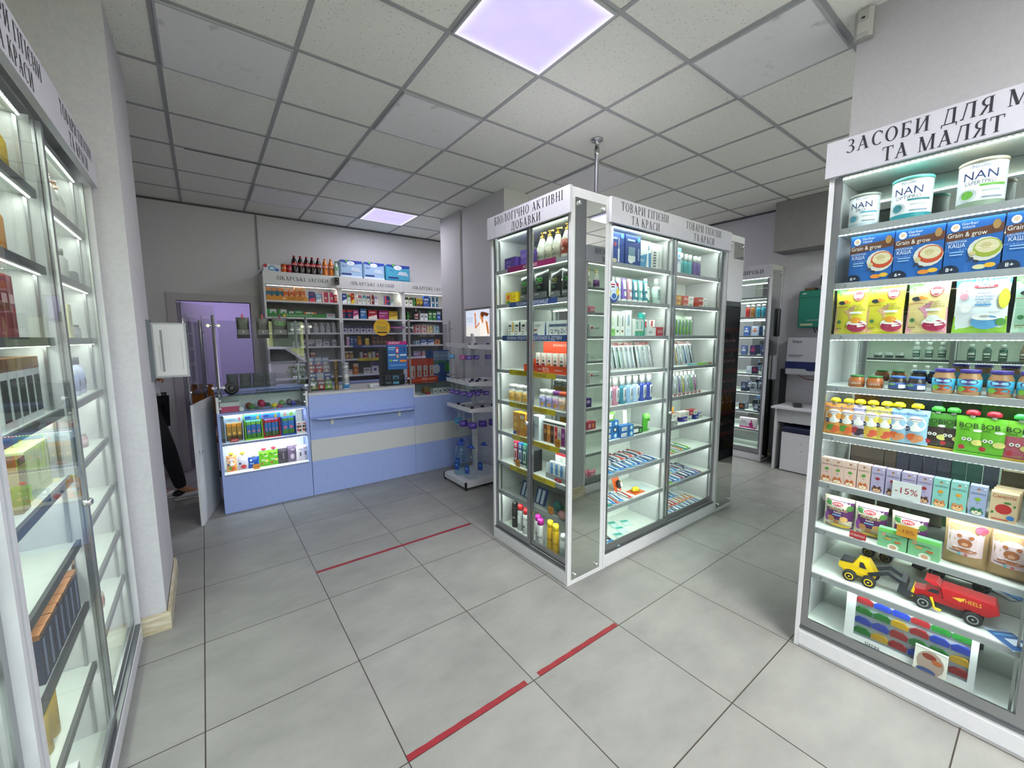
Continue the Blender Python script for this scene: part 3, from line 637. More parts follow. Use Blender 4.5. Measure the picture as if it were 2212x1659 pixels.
row(END, .854, 'sixth shelf', G, [
 ('carton', kind('gold1', lambda: carton(.07, .165, .06, '#e0a020', [('e', .4, .45, .3, .25, '#f0c860'), ('r', 0, 1, 0, .16, '#2a5a9a'), ('t', 'B12', .4, .75, .08, '#ffffff')])), .215, 'amber carton with white crown top', 'box'), ('carton', kind('gold2', lambda: carton(.06, .165, .06, '#d8952a', [('e', .5, .5, .35, .5, '#e8b858'), ('r', .1, .9, .75, .9, '#f4ead0')])), .285, 'amber carton with fruit print', 'box'),
 ('carton', kind('blw', lambda: carton(.075, .17, .06, '#dfe7ee', [('r', 0, .35, .1, .8, '#2a5a9a'), ('t', 'D3', .65, .6, .12, '#2a5a9a')])), .43, 'tall white carton with blue flank', 'box')]+
 [('carton', fp('fp%d' % i, c, d), .515+.034*i, 'slim vitamin carton with '+nm, 'box') for i, (c, d, nm) in enumerate((('#6a3a1a', '#c08a5a', 'brown print'), ('#c87a2a', '#e8b858', 'orange print'), ('#3a2018', '#8a5a3a', 'dark chocolate print'), ('#c02838', '#e87858', 'red berry print'), ('#d8d0c8', '#a8a8b8', 'pale grey print'), ('#8a3a8a', '#c88ac8', 'purple print')))], .09)
st = lambda k, c: kind(k, lambda: carton(.045, .175, .035, c, [('e', .5, .85, .3, .3, '#f0f0ee'), ('e', .5, .85, .18, .18, c), ('r', .15, .85, .2, .7, '#e8eef0'), ('r', .3, .7, .3, .6, c), ('r', 0, 1, 0, .12, '#e8e4e0')]))
row(END, .62, 'seventh shelf', G, [('carton', st('st1', '#b3293a'), .19, 'crimson carton with white ring', 'box'), ('carton', st('st2', '#2a5a9a'), .245, 'blue carton with white ring', 'box'), ('carton', st('st3', '#1f7a6a'), .295, 'teal carton with white ring', 'box'),
 ('carton', kind('dk', lambda: carton(.018, .15, .1, '#1c1d22')), .40, 'black slim carton behind the door frame', 'box'),
 ], .09)
b = B(); b.box(-.1, .1, -.05, .05, 0, .008, '#b9bcc0'); b.box(-.1, .1, .035, .043, 0, .165, '#e4e6e6'); b.box(-.1, -.096, -.05, .04, 0, .1, '#b9bcc0'); b.box(.096, .1, -.05, .04, 0, .1, '#b9bcc0'); b.box(-.1, .1, -.052, -.048, 0, .035, '#9fa2a8')
b.deco([('r', .02, .98, .86, .97, '#c03040'), ('e', .3, .7, .08, .08, '#d0d4d4'), ('e', .78, .7, .08, .08, '#d0d4d4')], .2, .165, lambda x, z, o: (x, .035-o, z))
t = thing('display_stand', 'grey and white counter tray of slim cartons on seventh shelf of supplements case', 'display', END.at(.63, .12, .62), END.rot); part('tray', b, t)
for i in range(4): put('carton', kind('slimw', lambda: carton(.04, .1, .02, '#dfe6ea', [('r', .2, .8, .1, .9, '#5a8ac0'), ('t', 'OOO', .5, .5, .1, '#1d3b6b')])), END.at(.56+.047*i, .105, .63), END.rot, f'slim white and blue carton, {ORD[i]} from left in grey counter tray', 'box', 'slim cartons in the grey tray')
row(END, .387, 'eighth shelf', G, [('blister_card', kind('brs', lambda: flatpack(.11, .12, '#26407a', [('r', .15, .4, .1, .9, '#c8d4e4'), ('r', .55, .8, .1, .9, '#c8d4e4')], th=.006)), .26, 'dark blue blister card standing', 'packet', {'tiltx': 1.25, 'dz': .05}), ('blister_card', kind('brs', None), .43, 'dark blue blister card standing', 'packet', {'tiltx': 1.25, 'dz': .05}),
 ('soap_bar', kind('soap1', lambda: [('soap', B().ball((0, 0, .035), (.045, .03, .035), M('#2f7a74', .35)))]), .6, 'round teal wrapped bath ball', 'soap'), ('soap_bar', kind('soap2', lambda: [('soap', B().ball((0, 0, .035), (.042, .03, .035), M('#6aa83c', .35)))]), .69, 'round green wrapped bath ball', 'soap', {'y': .13}), ('soap_bar', kind('soap3', lambda: [('soap', B().ball((0, 0, .028), (.05, .03, .028), M('#c08a8a', .35)))]), .71, 'round pink wrapped bath ball', 'soap', {'y': .065, 'dz': 0})], .12)
af = lambda k, r, h, bdy, cap, spec: kind(k, lambda: aerosol(r, h, bdy, cap, spec))
row(END, .108, 'floor', G, [
 ('spray_can', af('a1', .024, .2, '#1c1c20', '#1c1c20', [('t', 'DNA', .5, .4, .08, '#d8d8d8')]), .13, 'black aerosol can', 'spray can'), ('spray_can', af('a2', .024, .2, '#b8bcc0', '#c0202a', [('r', .2, .8, .3, .6, '#e8e8e8')]), .2, 'silver aerosol can with red cap', 'spray can'),
 ('spray_can', af('a3', .026, .19, '#e4e8e6', '#c0202a', [('e', .5, .3, .12, .12, '#222222'), ('t', 'APTA', .5, .6, .09, '#222222')]), .27, 'white aerosol can with red cap', 'spray can'),
 ('spray_can', af('a4', .024, .19, '#e6e4ea', '#b8209a', [('t', 'Lure', .5, .35, .12, '#222222')]), .405, 'white roll-on with magenta cap', 'spray can'), ('spray_can', af('a4', 0, 0, 0, 0, 0), .465, 'white roll-on with magenta cap', 'spray can', {'y': .08}),
 ('spray_can', af('a5', .023, .21, '#e8b81a', '#f0d020', [('t', 'Farma', .5, .4, .1, '#8a4a10')]), .555, 'yellow aerosol can', 'spray can', {'y': .09}), ('spray_can', af('a5', 0, 0, 0, 0, 0), .62, 'yellow aerosol can', 'spray can', {'y': .08}),
 ('spray_can', af('a6', .026, .17, '#e4e8e8', '#f2f2f2', [('r', .2, .8, .2, .5, '#c0ccd0')]), .70, 'white spray bottle', 'spray can', {'y': .08})], .11)
TAGP = M('#d08a24', .5)
def price_card(cab, x, y, z, w, h, col, text, tc, label, group='promotion cards on the shelves', tilt=0):
    b = B(); b.box(-w/2, w/2, -.001, .001, 0, h, M(col, .45)); b.deco([('t', text, .5, .5, .34, tc, .84)], w, h, lambda x_, z_, o: (x_, -.001-o, z_))
    f = B(); f.box(-w/4, w/4, -.004, .02, -.003, 0, GLASS_TOP)
    t = thing('price_card', label, 'sign', cab.at(x, y, z+.003), cab.rot, group); part('card', b, t); part('clip', f, t); t.rotation_euler[1] = tilt
for x, z, wh in ((.25, .854, 'in front of the amber cartons'), (.385, .854, 'by the tall blue and white carton'), (.66, .854, 'in front of the slim vitamin cartons'), (.24, .62, 'in front of the striped cartons'), (.60, .387, 'in front of the bath balls')):
    price_card(END, x, .052, z, .048, .05, '#cf8a2a', '-15%' if z == .387 else '-10%', '#7a2a1a', 'small orange price card '+wh)
price_card(END, .66, .06, .62, .06, .02, '#c02a34', '-20%', '#ffffff', 'flat red price card at the foot of grey tray', tilt=0)

# ------------------------------------------------------------------ long hygiene case
LNG = Cab(2.046, 1.727, 0, 'beauty case')
t = case('display_case', 'long white glass case of hygiene goods with two headings on the island', LNG, 1.481, .36,
     [('ТОВАРИ ГІГІЄНИ', .333, 2.358, .51), ('ТА КРАСИ', .333, 2.288, .305), ('ТОВАРИ ГІГІЄНИ', 1.06, 2.358, .51), ('ТА КРАСИ', 1.065, 2.288, .30)], back=WHITEIN, bays=(.74,), doors=[(.02, .765), (.735, 1.461)], serif_h=.052, watt=1.0, knobs=(1,))
b = B(); 
for xx in (.40, 1.10):
    b.box(xx, xx+.012, .343, .35, .12, 2.24, ALU)
    for i in range(70): b.box(xx+.004, xx+.008, .3425, .3435, .14+i*.03, .155+i*.03, DARK)
part('shelf_rail', b, t)
G = 'products in the beauty case'
row(LNG, 2.03, 'top shelf', G, [
 ('carton', kind('irr1', lambda: carton(.128, .205, .08, '#2a4a96', [('r', .52, .64, .08, .5, '#e8ecf0'), ('r', .56, .6, .5, .85, '#dfe6ee'), ('e', .3, .62, .1, .1, '#c84a5a'), ('r', .08, .45, .78, .84, '#a8c0e8'), ('e', .25, .12, .2, .1, '#d8c8b0'), ('e', .82, .9, .12, .12, '#5aa0dc')])), .18, 'blue carton with white oral irrigator', 'box'),
 ('carton', kind('irr2', lambda: carton(.165, .205, .09, '#24428a', [('r', .2, .62, .3, .62, '#7a9ab0'), ('r', .18, .64, .16, .34, '#e4eaee'), ('e', .36, .16, .16, .08, '#eef2f4'), ('r', .12, .6, .8, .86, '#a8c0e8'), ('e', .85, .88, .09, .09, '#5aa0dc'), ('r', .8, .9, .2, .6, '#8aa4d0')])), .335, 'wide dark blue carton with counter irrigator', 'box'),
 ('carton', kind('irr3', lambda: carton(.14, .195, .05, '#e3e8ea', [('p', [(0, 0), (1, 0), (1, .62), (0, .42)], '#4a8ab8'), ('p', [(.62, 0), (.85, 0), (.78, .6), (.7, .6)], '#e8eef0'), ('e', .8, .78, .06, .16, '#6a88a0'), ('t', 'PRO', .3, .3, .1, '#eef2f4')])), .492, 'white and blue carton with toothbrush tip', 'box'),
 ('carton', kind('irr4', lambda: carton(.125, .19, .06, '#e4e6e4', [('r', .12, .4, z_, z_+.05, '#5a5f66') for z_ in (.14, .24, .34, .44, .54, .64)]+[('r', .65, .7, .1, .9, '#c8ccd0')])), .632, 'pale grey carton with six dark tips', 'box')]+
 [('bottle', kind('mwb', lambda: bottle(.03, .215, '#dfe4e8', '#f0f0f0', '#2c3a72', [('t', 'Paro', .5, .7, .16, '#ffffff'), ('e', .5, .3, .2, .2, '#c8a868')], capz=.78)), .86, 'white mouthwash bottle with navy label', 'bottle'), ('carton', kind('mer', lambda: carton(.055, .2, .05, '#dfe9f0', [('r', 0, 1, .85, 1, '#4a9ac8'), ('t', 'M', .5, .5, .2, '#3a6aa8'), ('e', .5, .7, .25, .2, '#5aa0d8')])), .925, 'tall white and blue carton with vertical name', 'box')]+
 [('bottle', kind('mw%s' % c, lambda c=c: bottle(.026, .17, c, '#dfe4e4', None, capz=.72, neck=.5, ey=.6)), x, nm, 'bottle') for c, x, nm in (('#2a8a8a', .99, 'teal mouthwash bottle'), ('#2a8a90', 1.055, 'blue-green mouthwash bottle'), ('#2a8a90', 1.115, 'blue-green mouthwash bottle'), ('#4a3a7a', 1.19, 'violet mouthwash bottle'), ('#4a3a7a', 1.25, 'violet mouthwash bottle'))], .12)
tub = lambda c, cc='#eef0f2', k='': kind('tube'+c+cc+k, lambda: tube_up(.052, .16, c, cc, [('r', .2, .8, .55, .9, '#eef2f4'), ('r', .3, .7, .25, .45, '#eef2f4')]))
row(LNG, 1.79, 'second shelf', G, [('squeeze_tube', tub('#e8ecee', '#e8e8e8', 'a'), .15, 'white squeeze tube', 'tube'), ('squeeze_tube', tub('#c8d8ea'), .215, 'pale blue squeeze tube', 'tube'), ('squeeze_tube', tub('#7a5ab8'), .275, 'purple squeeze tube', 'tube'), ('squeeze_tube', tub('#c88aa0'), .335, 'pink squeeze tube', 'tube'), ('squeeze_tube', tub('#3a7a9a'), .395, 'steel blue squeeze tube', 'tube'),
 ('squeeze_tube', tub('#6ab0b0'), .455, 'light teal squeeze tube', 'tube'), ('squeeze_tube', tub('#2f7f92'), .515, 'dark teal squeeze tube', 'tube'), ('bottle', kind('mg', lambda: bottle(.032, .185, '#dfe8e4', '#f4f4f4', '#2f9a82', [('r', .3, .8, .2, .9, '#e8f0ee')], capz=.74, labz=(.05, .62))), .568, 'white bottle with green label and tall cap', 'bottle', {'y': .14}), ('bottle', kind('mg2', lambda: bottle(.032, .185, '#e4ecea', '#f4f4f4', '#c8e0d8', [('r', .3, .8, .2, .9, '#8fa8a0')], capz=.74, labz=(.05, .62))), .645, 'white bottle with pale mint label', 'bottle')], .1)
elm = lambda k, c, wd, t_: kind(k, lambda: carton(wd, .042, .05, c, [('r', .5, 1, 0, 1, '#e4e0dc'), ('t', t_, .32, .5, .5, '#f6f0ea', .5), ('r', .6, .9, .3, .6, '#9ab0a0')]))
row(LNG, 1.79, 'second shelf', G, [('carton', kind('gb', lambda: carton(.12, .042, .05, '#a8742a', [('e', .7, .5, .12, .1, '#d8b060'), ('r', .1, .5, .3, .7, '#c8984a')])), .925, 'gold toothpaste carton, lower one', 'box'), ('carton', kind('gb', None), .928, 'gold toothpaste carton, upper one', 'box', {'dz': .0425}),
 ('carton', elm('eb', '#b8402a', .155, 'elmex'), 1.075, 'red and white toothpaste carton below its twin', 'box'), ('carton', elm('eb', 0, 0, 0), 1.08, 'red and white toothpaste carton above its twin', 'box', {'dz': .0425}),
 ('carton', elm('ec', '#a83a28', .14, 'elmex'), 1.30, 'brick red toothpaste carton at bottom', 'box'), ('carton', elm('ec', 0, 0, 0), 1.305, 'brick red toothpaste carton resting on another', 'box', {'dz': .0425}), ('carton', elm('ed', '#c8d4e0', .14, 'merid'), 1.2, 'pale blue toothpaste carton behind the red ones', 'box', {'y': .19, 'dz': .0})], .12)
def vcart(k, w, h, c, t_, tc='#333333', band='#6aa84a', col2='#e9ecea'): return kind(k, lambda: carton(w, h, .035, col2, [('r', 0, 1, 0, .3, c), ('e', .5, .2, .25, .2, band), ('r', .3, .7, .4, .85, t_), ('r', 0, 1, .94, 1, '#b8bcc0')]))
row(LNG, 1.56, 'third shelf', G, [('carton', vcart('v1', .05, .165, '#8ac070', '#c8dcc0'), .15, 'white carton with soft green foot', 'box'), ('carton', vcart('v2', .045, .165, '#e4e8e0', '#8a9a8a', band='#4a7a3a'), .2, 'white carton with leaf motif', 'box'), ('carton', vcart('v3', .045, .165, '#e4e8e0', '#9aa0a0', band='#8a5a3a'), .25, 'white carton with brown leaf motif', 'box'), ('carton', vcart('v4', .06, .175, '#dfe8ee', '#9ab0c0', band='#c8d8e0'), .315, 'white and sky blue carton', 'box'),
 ('carton', vcart('v5', .045, .12, '#2a9a8a', '#8ac8c0'), .385, 'short white carton with teal foot', 'box', {'y': .08}), ('carton', vcart('v5', 0, 0, 0, 0), .435, 'short white carton with teal foot', 'box', {'y': .08}), ('carton', vcart('v6', .035, .165, '#1f8a84', '#1f8a84', col2='#2a9a92'), .484, 'slim deep teal carton', 'box'),
 ('carton', kind('v7', lambda: carton(.09, .06, .05, '#e4e6e4', [('r', .1, .5, .3, .6, '#a8b0b0')])), .55, 'low white carton', 'box', {'y': .08}), ('carton', kind('v8', lambda: carton(.07, .12, .04, '#c8dcdc', [('r', .5, .9, .5, .9, '#a02a3a')])), .56, 'pale mint carton behind the low one', 'box', {'y': .15}), ('carton', kind('v9', lambda: carton(.07, .065, .045, '#b02838', [('t', 'ROCS', .5, .5, .3, '#f0e0e0')])), .655, 'small crimson carton', 'box', {'y': .08}), ('carton', kind('v10', lambda: carton(.07, .12, .035, '#e8e4e4', [('r', .3, .6, .6, .95, '#c03040')])), .66, 'white carton with red tab', 'box', {'y': .15})], .1)
row(LNG, 1.56, 'third shelf', G, [('toothbrush_pack', kind('tg', lambda: brushpack(.045, .155, '#e6f0e0', '#7ac82a', '#c8dcc0')), .875+.05*i, 'green toothbrush pack', 'toothbrush') for i in range(6)], .1)
tb = lambda c, w=.055, h=.2, top='#c03848', card='#e6e6e0': kind('tb'+c+str(w)+card, lambda: brushpack(w, h, card, c, top, 'EXCEL' if w > .04 else None))
LT = dict(tiltx=-.22)
row(LNG, 1.32, 'fourth shelf', G, [('toothbrush_pack', tb(c), .15+.052*i, nm, 'toothbrush', LT) for i, (c, nm) in enumerate((('#7a5a3a', 'brown toothbrush pack'), ('#8a7a5a', 'khaki toothbrush pack'), ('#3a4a48', 'charcoal toothbrush pack'), ('#2f7a4a', 'green toothbrush pack'), ('#c8ccc0', 'cream toothbrush pack'), ('#d8dce0', 'white toothbrush pack'), ('#e0e4ea', 'pearl toothbrush pack')))]+
 [('toothbrush_pack', tb('#a8b8c8'), .545, 'silver blue toothbrush pack', 'toothbrush', LT), ('toothbrush_pack', tb('#dfe0e4'), .605, 'clear white toothbrush pack', 'toothbrush', LT), ('toothbrush_pack', tb('#e4d8dc'), .665, 'pale rose toothbrush pack', 'toothbrush', LT)], .14)
row(LNG, 1.32, 'fourth shelf', G, [('toothbrush_pack', tb('#3a7ac0', .06), .89, 'bright blue toothbrush pack', 'toothbrush', LT), ('toothbrush_pack', tb('#2a2c30', .06), .955, 'black toothbrush pack', 'toothbrush', LT), ('toothbrush_pack', tb('#c8962a', .06), 1.02, 'amber toothbrush pack', 'toothbrush', LT), ('toothbrush_pack', tb('#e8e8e8', .06), 1.09, 'white handled toothbrush pack', 'toothbrush', LT), ('toothbrush_pack', tb('#2a6aa8', .07), 1.16, 'blue handled wide toothbrush pack', 'toothbrush', LT), ('toothbrush_pack', tb('#30343a', .07, card='#d8dade'), 1.24, 'grey carded toothbrush pack', 'toothbrush', LT),
 ('loose_toothbrush', kind('lt1', lambda: [('toothbrush', B().tube((-.08, 0, .01), (.05, 0, .01), .008, M('#7ac8d8', .3), 8, .006).tube((.05, 0, .01), (.09, 0, .01), .006, M('#8ac83a', .3), 8))]), 1.15, 'toothbrush lying down with aqua and green handle', 'toothbrush', {'y': .07}), ('loose_toothbrush', kind('lt2', lambda: [('toothbrush', B().tube((-.08, 0, .01), (.06, 0, .01), .008, M('#8ac83a', .3), 8, .007).tube((.06, 0, .01), (.1, 0, .01), .008, M('#b87a5a', .3), 8))]), 1.33, 'toothbrush lying down with lime and tan handle', 'toothbrush', {'y': .07})], .14)
mwb = lambda liq: kind('mwc'+liq, lambda: bottle(.034, .19, liq, '#eef0f4', '#e8ecf0', [('r', .05, .4, 0, 1, liq), ('r', .5, .9, .3, .9, '#8a98a8')], capz=.72, sh=.66, neck=.5, labz=(.12, .6), ey=.7, capr=.018))
row(LNG, 1.088, 'fifth shelf', G, [('bottle', mwb(c), x, nm, 'bottle') for c, x, nm in (('#d8c0c8', .135, 'blush mouthwash bottle'), ('#b87890', .205, 'rose mouthwash bottle'), ('#2a7a90', .28, 'teal mouthwash bottle'), ('#8ab0d8', .355, 'sky blue mouthwash bottle'), ('#a8c0e0', .43, 'pale blue mouthwash bottle'), ('#2a48a8', .51, 'royal blue mouthwash bottle'), ('#2a3a98', .59, 'indigo mouthwash bottle'))], .1)
row(LNG, 1.088, 'fifth shelf', G, [('toothbrush_pack', kind('tn'+c, lambda c=c: brushpack(.042, .185, '#e9e9e6', c, '#e0d8d8')), .89+.06*i, nm, 'toothbrush', {'tiltx': -.15}) for i, (c, nm) in enumerate((('#3a8ac0', 'slim card with blue brush'), ('#e0e0e0', 'slim card with white brush'), ('#6a4a9a', 'slim card with purple brush'), ('#d8c83a', 'slim card with yellow brush'), ('#d8d8e0', 'slim card with pearl brush'), ('#4aa85a', 'slim card with green brush'), ('#a83a7a', 'slim card with magenta brush')))]+
 [('price_label', kind('pl', lambda: carton(.04, .022, .004, '#e8e4e2', [('r', .05, .95, .1, .9, '#b04048'), ('t', 'ОК', .5, .5, .5, '#ffffff')])), .89+.06*i, 'small red price label under slim brushes', 'price label', {'y': .062}) for i in range(7)], .1)
pm = lambda k, c2, h=.042: kind(k, lambda: carton(.135, h, .045, '#2a6ab0', [('r', 0, .45, .2, .8, '#eef2f4'), ('t', 'Pomorin', .28, .5, .4, '#1d2b6b', .4), ('e', .8, .5, .14, .14, c2), ('e', .8, .5, .08, .08, '#e4ecf4')]))
row(LNG, .854, 'sixth shelf', G, [('carton', pm('pm3', '#20242a'), .15, 'white toothpaste carton with black roundel, middle of stack', 'box', {'dz': .0425}), ('carton', pm('pm1', '#4aa0d8'), .155, 'white toothpaste carton with sky roundel, foot of stack', 'box'), ('carton', pm('pm2', '#3a86c8'), .16, 'white toothpaste carton with blue roundel, top of stack', 'box', {'dz': .0855}),
 ('carton', pm('pm4', '#5ab0e0'), .298, 'blue toothpaste carton, bottom of nearer stack', 'box', {'y': .075}), ('carton', pm('pm5', '#58acd8'), .298, 'blue toothpaste carton, middle of nearer stack', 'box', {'y': .075, 'dz': .0425}), 
 ('carton', kind('pmg', lambda: carton(.12, .045, .045, '#20303a', [('r', 0, .6, .3, .9, '#e8ece8'), ('e', .8, .5, .12, .14, '#4a9a4a')])), .43, 'dark toothpaste carton with green leaves', 'box', {'y': .09}), ('squeeze_tube', tub('#eceeee', '#e4e4e4', 'w'), .425, 'white squeeze tube standing behind', 'tube', {'y': .18}),
 ('wrapped_pack', kind('grn', lambda: bag(.075, .135, .05, M('#4aa82a', .3), [('r', .1, .9, .75, .95, '#8ad86a'), ('r', .3, .7, .2, .6, '#eef6ea'), ('p', [(.2, .3), (.8, .2), (.75, .4)], '#2a7a2a')])), .56, 'bright green wrapped pack', 'packet', {'y': .09}), ('carton', kind('grn2', lambda: carton(.07, .06, .04, '#5a8a3a', [('r', .2, .8, .2, .8, '#d8e4c8')])), .15, 'green carton on top of the stack', 'box', {'dz': .128})], .1)
row(LNG, .854, 'sixth shelf', G, [('carton', elm('h1', '#a86a2a', .13, 'herbal'), .93, 'ochre carton, one on top', 'box', {'dz': .0425, 'y': .13}), ('carton', elm('h2', '#2a2420', .13, 'herbal'), .93, 'black and white carton underneath', 'box', {'y': .13}), ('carton', elm('h3', '#b0b4b8', .1, 'mint'), .88, 'grey carton', 'box', {'y': .08}), ('carton', elm('h4', '#4a3a9a', .13, 'vital'), 1.14, 'violet carton', 'box'), ('carton', elm('h5', '#2a3a9a', .13, 'vital'), 1.32, 'ultramarine carton', 'box'), ('carton', elm('h6', '#e4e0dc', .13, 'denta'), 1.10, 'white and crimson carton resting on violet one', 'box', {'dz': .0425}), ('carton', elm('h7', '#a02a34', .12, 'denta'), 1.235, 'crimson carton bridging two violet ones', 'box', {'dz': .0425}), ('price_flag', kind('pf', lambda: carton(.035, .05, .002, '#d8921f')), .95, 'small orange price flag', 'sign', {'dz': .085, 'y': .12})], .12)
rr = random.Random(5)
FLC = [('#2a5aa8', 'blue'), ('#3a8ac8', 'sky blue'), ('#1f2f5a', 'navy'), ('#c84838', 'red'), ('#7ab83a', 'lime'), ('#e8e8ea', 'white'), ('#d88a3a', 'orange'), ('#8a3a6a', 'plum'), ('#2a9a8a', 'teal')]
def lay(cab, z, where, x0, x1, ys, cols, dx, w, l, grp, n=None):
    its = []
    for yi, (yy, yn) in enumerate(ys):
        k = int((x1-x0)/dx)
        for i in range(k):
            c, nm = cols[(i*7+yi*3+int(rr.random()*2)) % len(cols)]
            its.append(('toothbrush_pack', kind('fl%s%s%s' % (c, w, l), lambda c=c: flatpack(w, l, '#dde4ea', [('r', 0, 1, 0, .12, c), ('r', .1, .9, .8, .95, c)], c)), x0+dx*(i+.5), f'{nm} brush pack {yn}', 'toothbrush', {'y': yy, 'rot': rr.uniform(-.35, -.15), 'dz': .001+.007*(i % 2)+.012*yi, 'j': 0}))
    row(cab, z, where, grp, its)
lay(LNG, .62, 'seventh shelf', .12, .68, ((.13, 'in front'), (.25, 'behind')), [FLC[i] for i in (0, 1, 5, 2, 3, 4, 0)], .055, .05, .17, 'flat toothbrush packs on the seventh shelf')
lay(LNG, .62, 'seventh shelf, farther bay', .88, 1.2, ((.15, 'in front'),), [FLC[i] for i in (8, 6, 5, 4)], .05, .045, .18, 'flat toothbrush packs in the farther bay')
lay(LNG, .387, 'eighth shelf', .12, .4, ((.13, 'in front'),), [FLC[i] for i in (3, 8, 1, 4, 5)], .045, .04, .17, 'flat toothbrush packs on the eighth shelf')
lay(LNG, .387, 'eighth shelf farther bay', .85, 1.4, ((.12, 'in front'), (.24, 'behind')), [FLC[i] for i in (4, 0, 1, 7, 8, 2)], .055, .05, .16, 'flat toothbrush packs on eighth shelf of farther bay')
row(LNG, .387, 'eighth shelf', G, [('novelty_brush_cap', kind('peng', lambda: [('card', B().box(-.05, .05, -.001, .001, 0, .11, '#d85a20')), ('penguin_cap', B().ball((0, -.02, .055), (.022, .02, .032), M('#1c1d22', .35)).ball((.004, -.036, .05), (.014, .01, .02), '#f0f0f0').ball((0, -.038, .072), (.006, .008, .004), '#e8a030'))]), .40, 'orange card with a black penguin brush cap', 'toothbrush cap', {'tiltx': -.3, 'y': .2, 'rot': .2}),
 ('novelty_brush_cap', kind('turt', lambda: [('card', B().box(-.06, .06, -.045, .045, 0, .003, '#d8622a')), ('turtle_cap', B().ball((0, 0, .02), (.032, .026, .02), M('#e8c820', .35)).ball((-.035, -.01, .02), (.013, .012, .011), M('#e8c820', .35)).ball((.02, -.025, .008), (.012, .008, .006), M('#b8982a', .35)).ball((-.015, .025, .008), (.012, .008, .006), M('#b8982a', .35)))]), .50, 'orange card lying with a yellow turtle brush cap', 'toothbrush cap', {'y': .12}),
 ('toothbrush_pack', kind('fclear', lambda: flatpack(.05, .15, '#d4dee0', [('r', .2, .8, .2, .8, '#b8ccd0')])), .60, 'clear grey flat packet by the bay end', 'packet', {'y': .16}), ('toothbrush_pack', kind('fclear', None), .655, 'clear grey flat packet by the bay end', 'packet', {'y': .15})])
lay(LNG, .108, 'floor', .85, 1.4, ((.11, 'in front'), (.21, 'behind'), (.3, 'at rear')), [FLC[i] for i in (1, 0, 4, 6, 3, 8, 5)], .06, .055, .15, 'toothbrush packs heaped on the floor of the farther bay')
row(LNG, .108, 'floor', G, [('mint_packet', kind('mp%d' % (i % 4), lambda i=i: flatpack(.075, .1, ('#bfe0dc', '#cfe8e4', '#2a2c30', '#b8dff0')[i % 4], [('r', .1, .9, .6, .9, ('#3aa89a', '#4ab8a8', '#8a8a8a', '#2a7ac0')[i % 4]), ('r', .2, .6, .2, .4, '#e8f0f0')])), x, nm, 'packet', {'y': y_, 'rot': -.3}) for i, x, y_, nm in ((2, .17, .12, 'black flat packet'), (3, .16, .06, 'sky blue flat packet'), (0, .29, .09, 'mint flat packet in front'), (1, .38, .15, 'pale mint flat packet'), (0, .40, .24, 'mint flat packet at the back'), (1, .5, .2, 'pale aqua flat packet'))])
# round sticker on the left door edge of the beauty case
b = B(); b.box(-.052, .052, -.001, .001, -.07, .07, FILM); sp = [('e', .5, .5, .48, .62, '#2a4a8a'), ('e', .5, .52, .4, .5, '#c8dcf0'), ('e', .4, .8, .26, .26, '#e8eef4'), ('r', .22, .58, .78, .84, '#b83040'), ('r', .25, .55, .68, .73, '#222222'), ('e', .8, .82, .1, .1, '#c02838'), ('e', .1, .45, .14, .14, '#e0c030'), ('e', .82, .5, .12, .2, '#d8c84a'), ('e', .5, .3, .2, .16, '#3a6aa8')]
b.deco(sp, .11, .14, lambda x, z, o: (x, -.001-o, z), z0=-.07)
tag(link('round_sticker', b.mesh('round_sticker'), None, (2.105, 1.7335, 1.84)), 'round blue promotional sticker on the left door edge of beauty case', 'sticker')
# rear half of the island, far end unit and pole
t = thing('display_case', 'white rear case of the island standing back to back with the beauty case', 'cabinet', (2.046, 2.09, 0))
part('carcass', B().box(0, 1.481, 0, .45, 0, 2.4, WHITE), t)
FE = Cab(3.53, 2.54, HP, 'island')
t = thing('display_case', 'narrow white case with a mirrored flank at far end of island', 'cabinet', (3.53, 2.54, 0), HP)
part('carcass', B().box(0, .812, 0, .29, 0, 2.4, WHITE), t); mirror_pane(t, .812, .012, .275, .035, 2.345, 1)
b = B(); b.lathe([(.016, 2.4), (.016, 2.98), (.021, 2.985), (.021, 3.03), (.016, 3.03), (.016, 3.09), (.045, 3.09), (.048, CH-.001)], M('#b9babd', .22, 1), 18)
tag(link('support_pole', b.mesh('support_pole'), None, (2.6, 2.34, 0)), 'thin steel pole from the island top up to the ceiling', 'pole')
b = B(); b.lathe([(.008, 0), (.008, .02)], CHROME, 10)
# ------------------------------------------------------------------ baby food case
BBY = Cab(2.302, .69, HP, 'baby food case')
t = case('display_case', 'tall white glass case of baby food and toys by the aisle', BBY, 1.42, .33,
     [('ЗАСОБИ ДЛЯ МАМ', .358, 2.362, .60), ('ТА МАЛЯТ', .341, 2.289, .324)], bays=(.71,), doors=[(.02, .73), (.70, 1.40)], serif_h=.055, watt=1.05, ledc=(.86, .96, 1.0), numbers=True)
mirror_pane(t, 0, .03, .29, .035, 2.345, -1)
G = 'products in the baby food case'
nan = lambda k, r, h, lid, low, sub, tcol: kind(k, lambda: can(r, h, lid, low, [('t', 'Nestlé', .5, .86, .07, '#5a6a8a'), ('t', 'NAN', .5, .68, .17, NAVY, .8), ('t', sub, .5, .53, .08, '#5a5f6a', .5), ('e', .3, .3, .17, .14, '#cfd6da'), ('e', .3, .3, .11, .10, tcol), ('r', .5, .95, .44, .48, tcol), ('r', .55, .9, .2, .23, '#8a92a8'), ('r', .55, .85, .34, .36, '#b0b8c0')]))
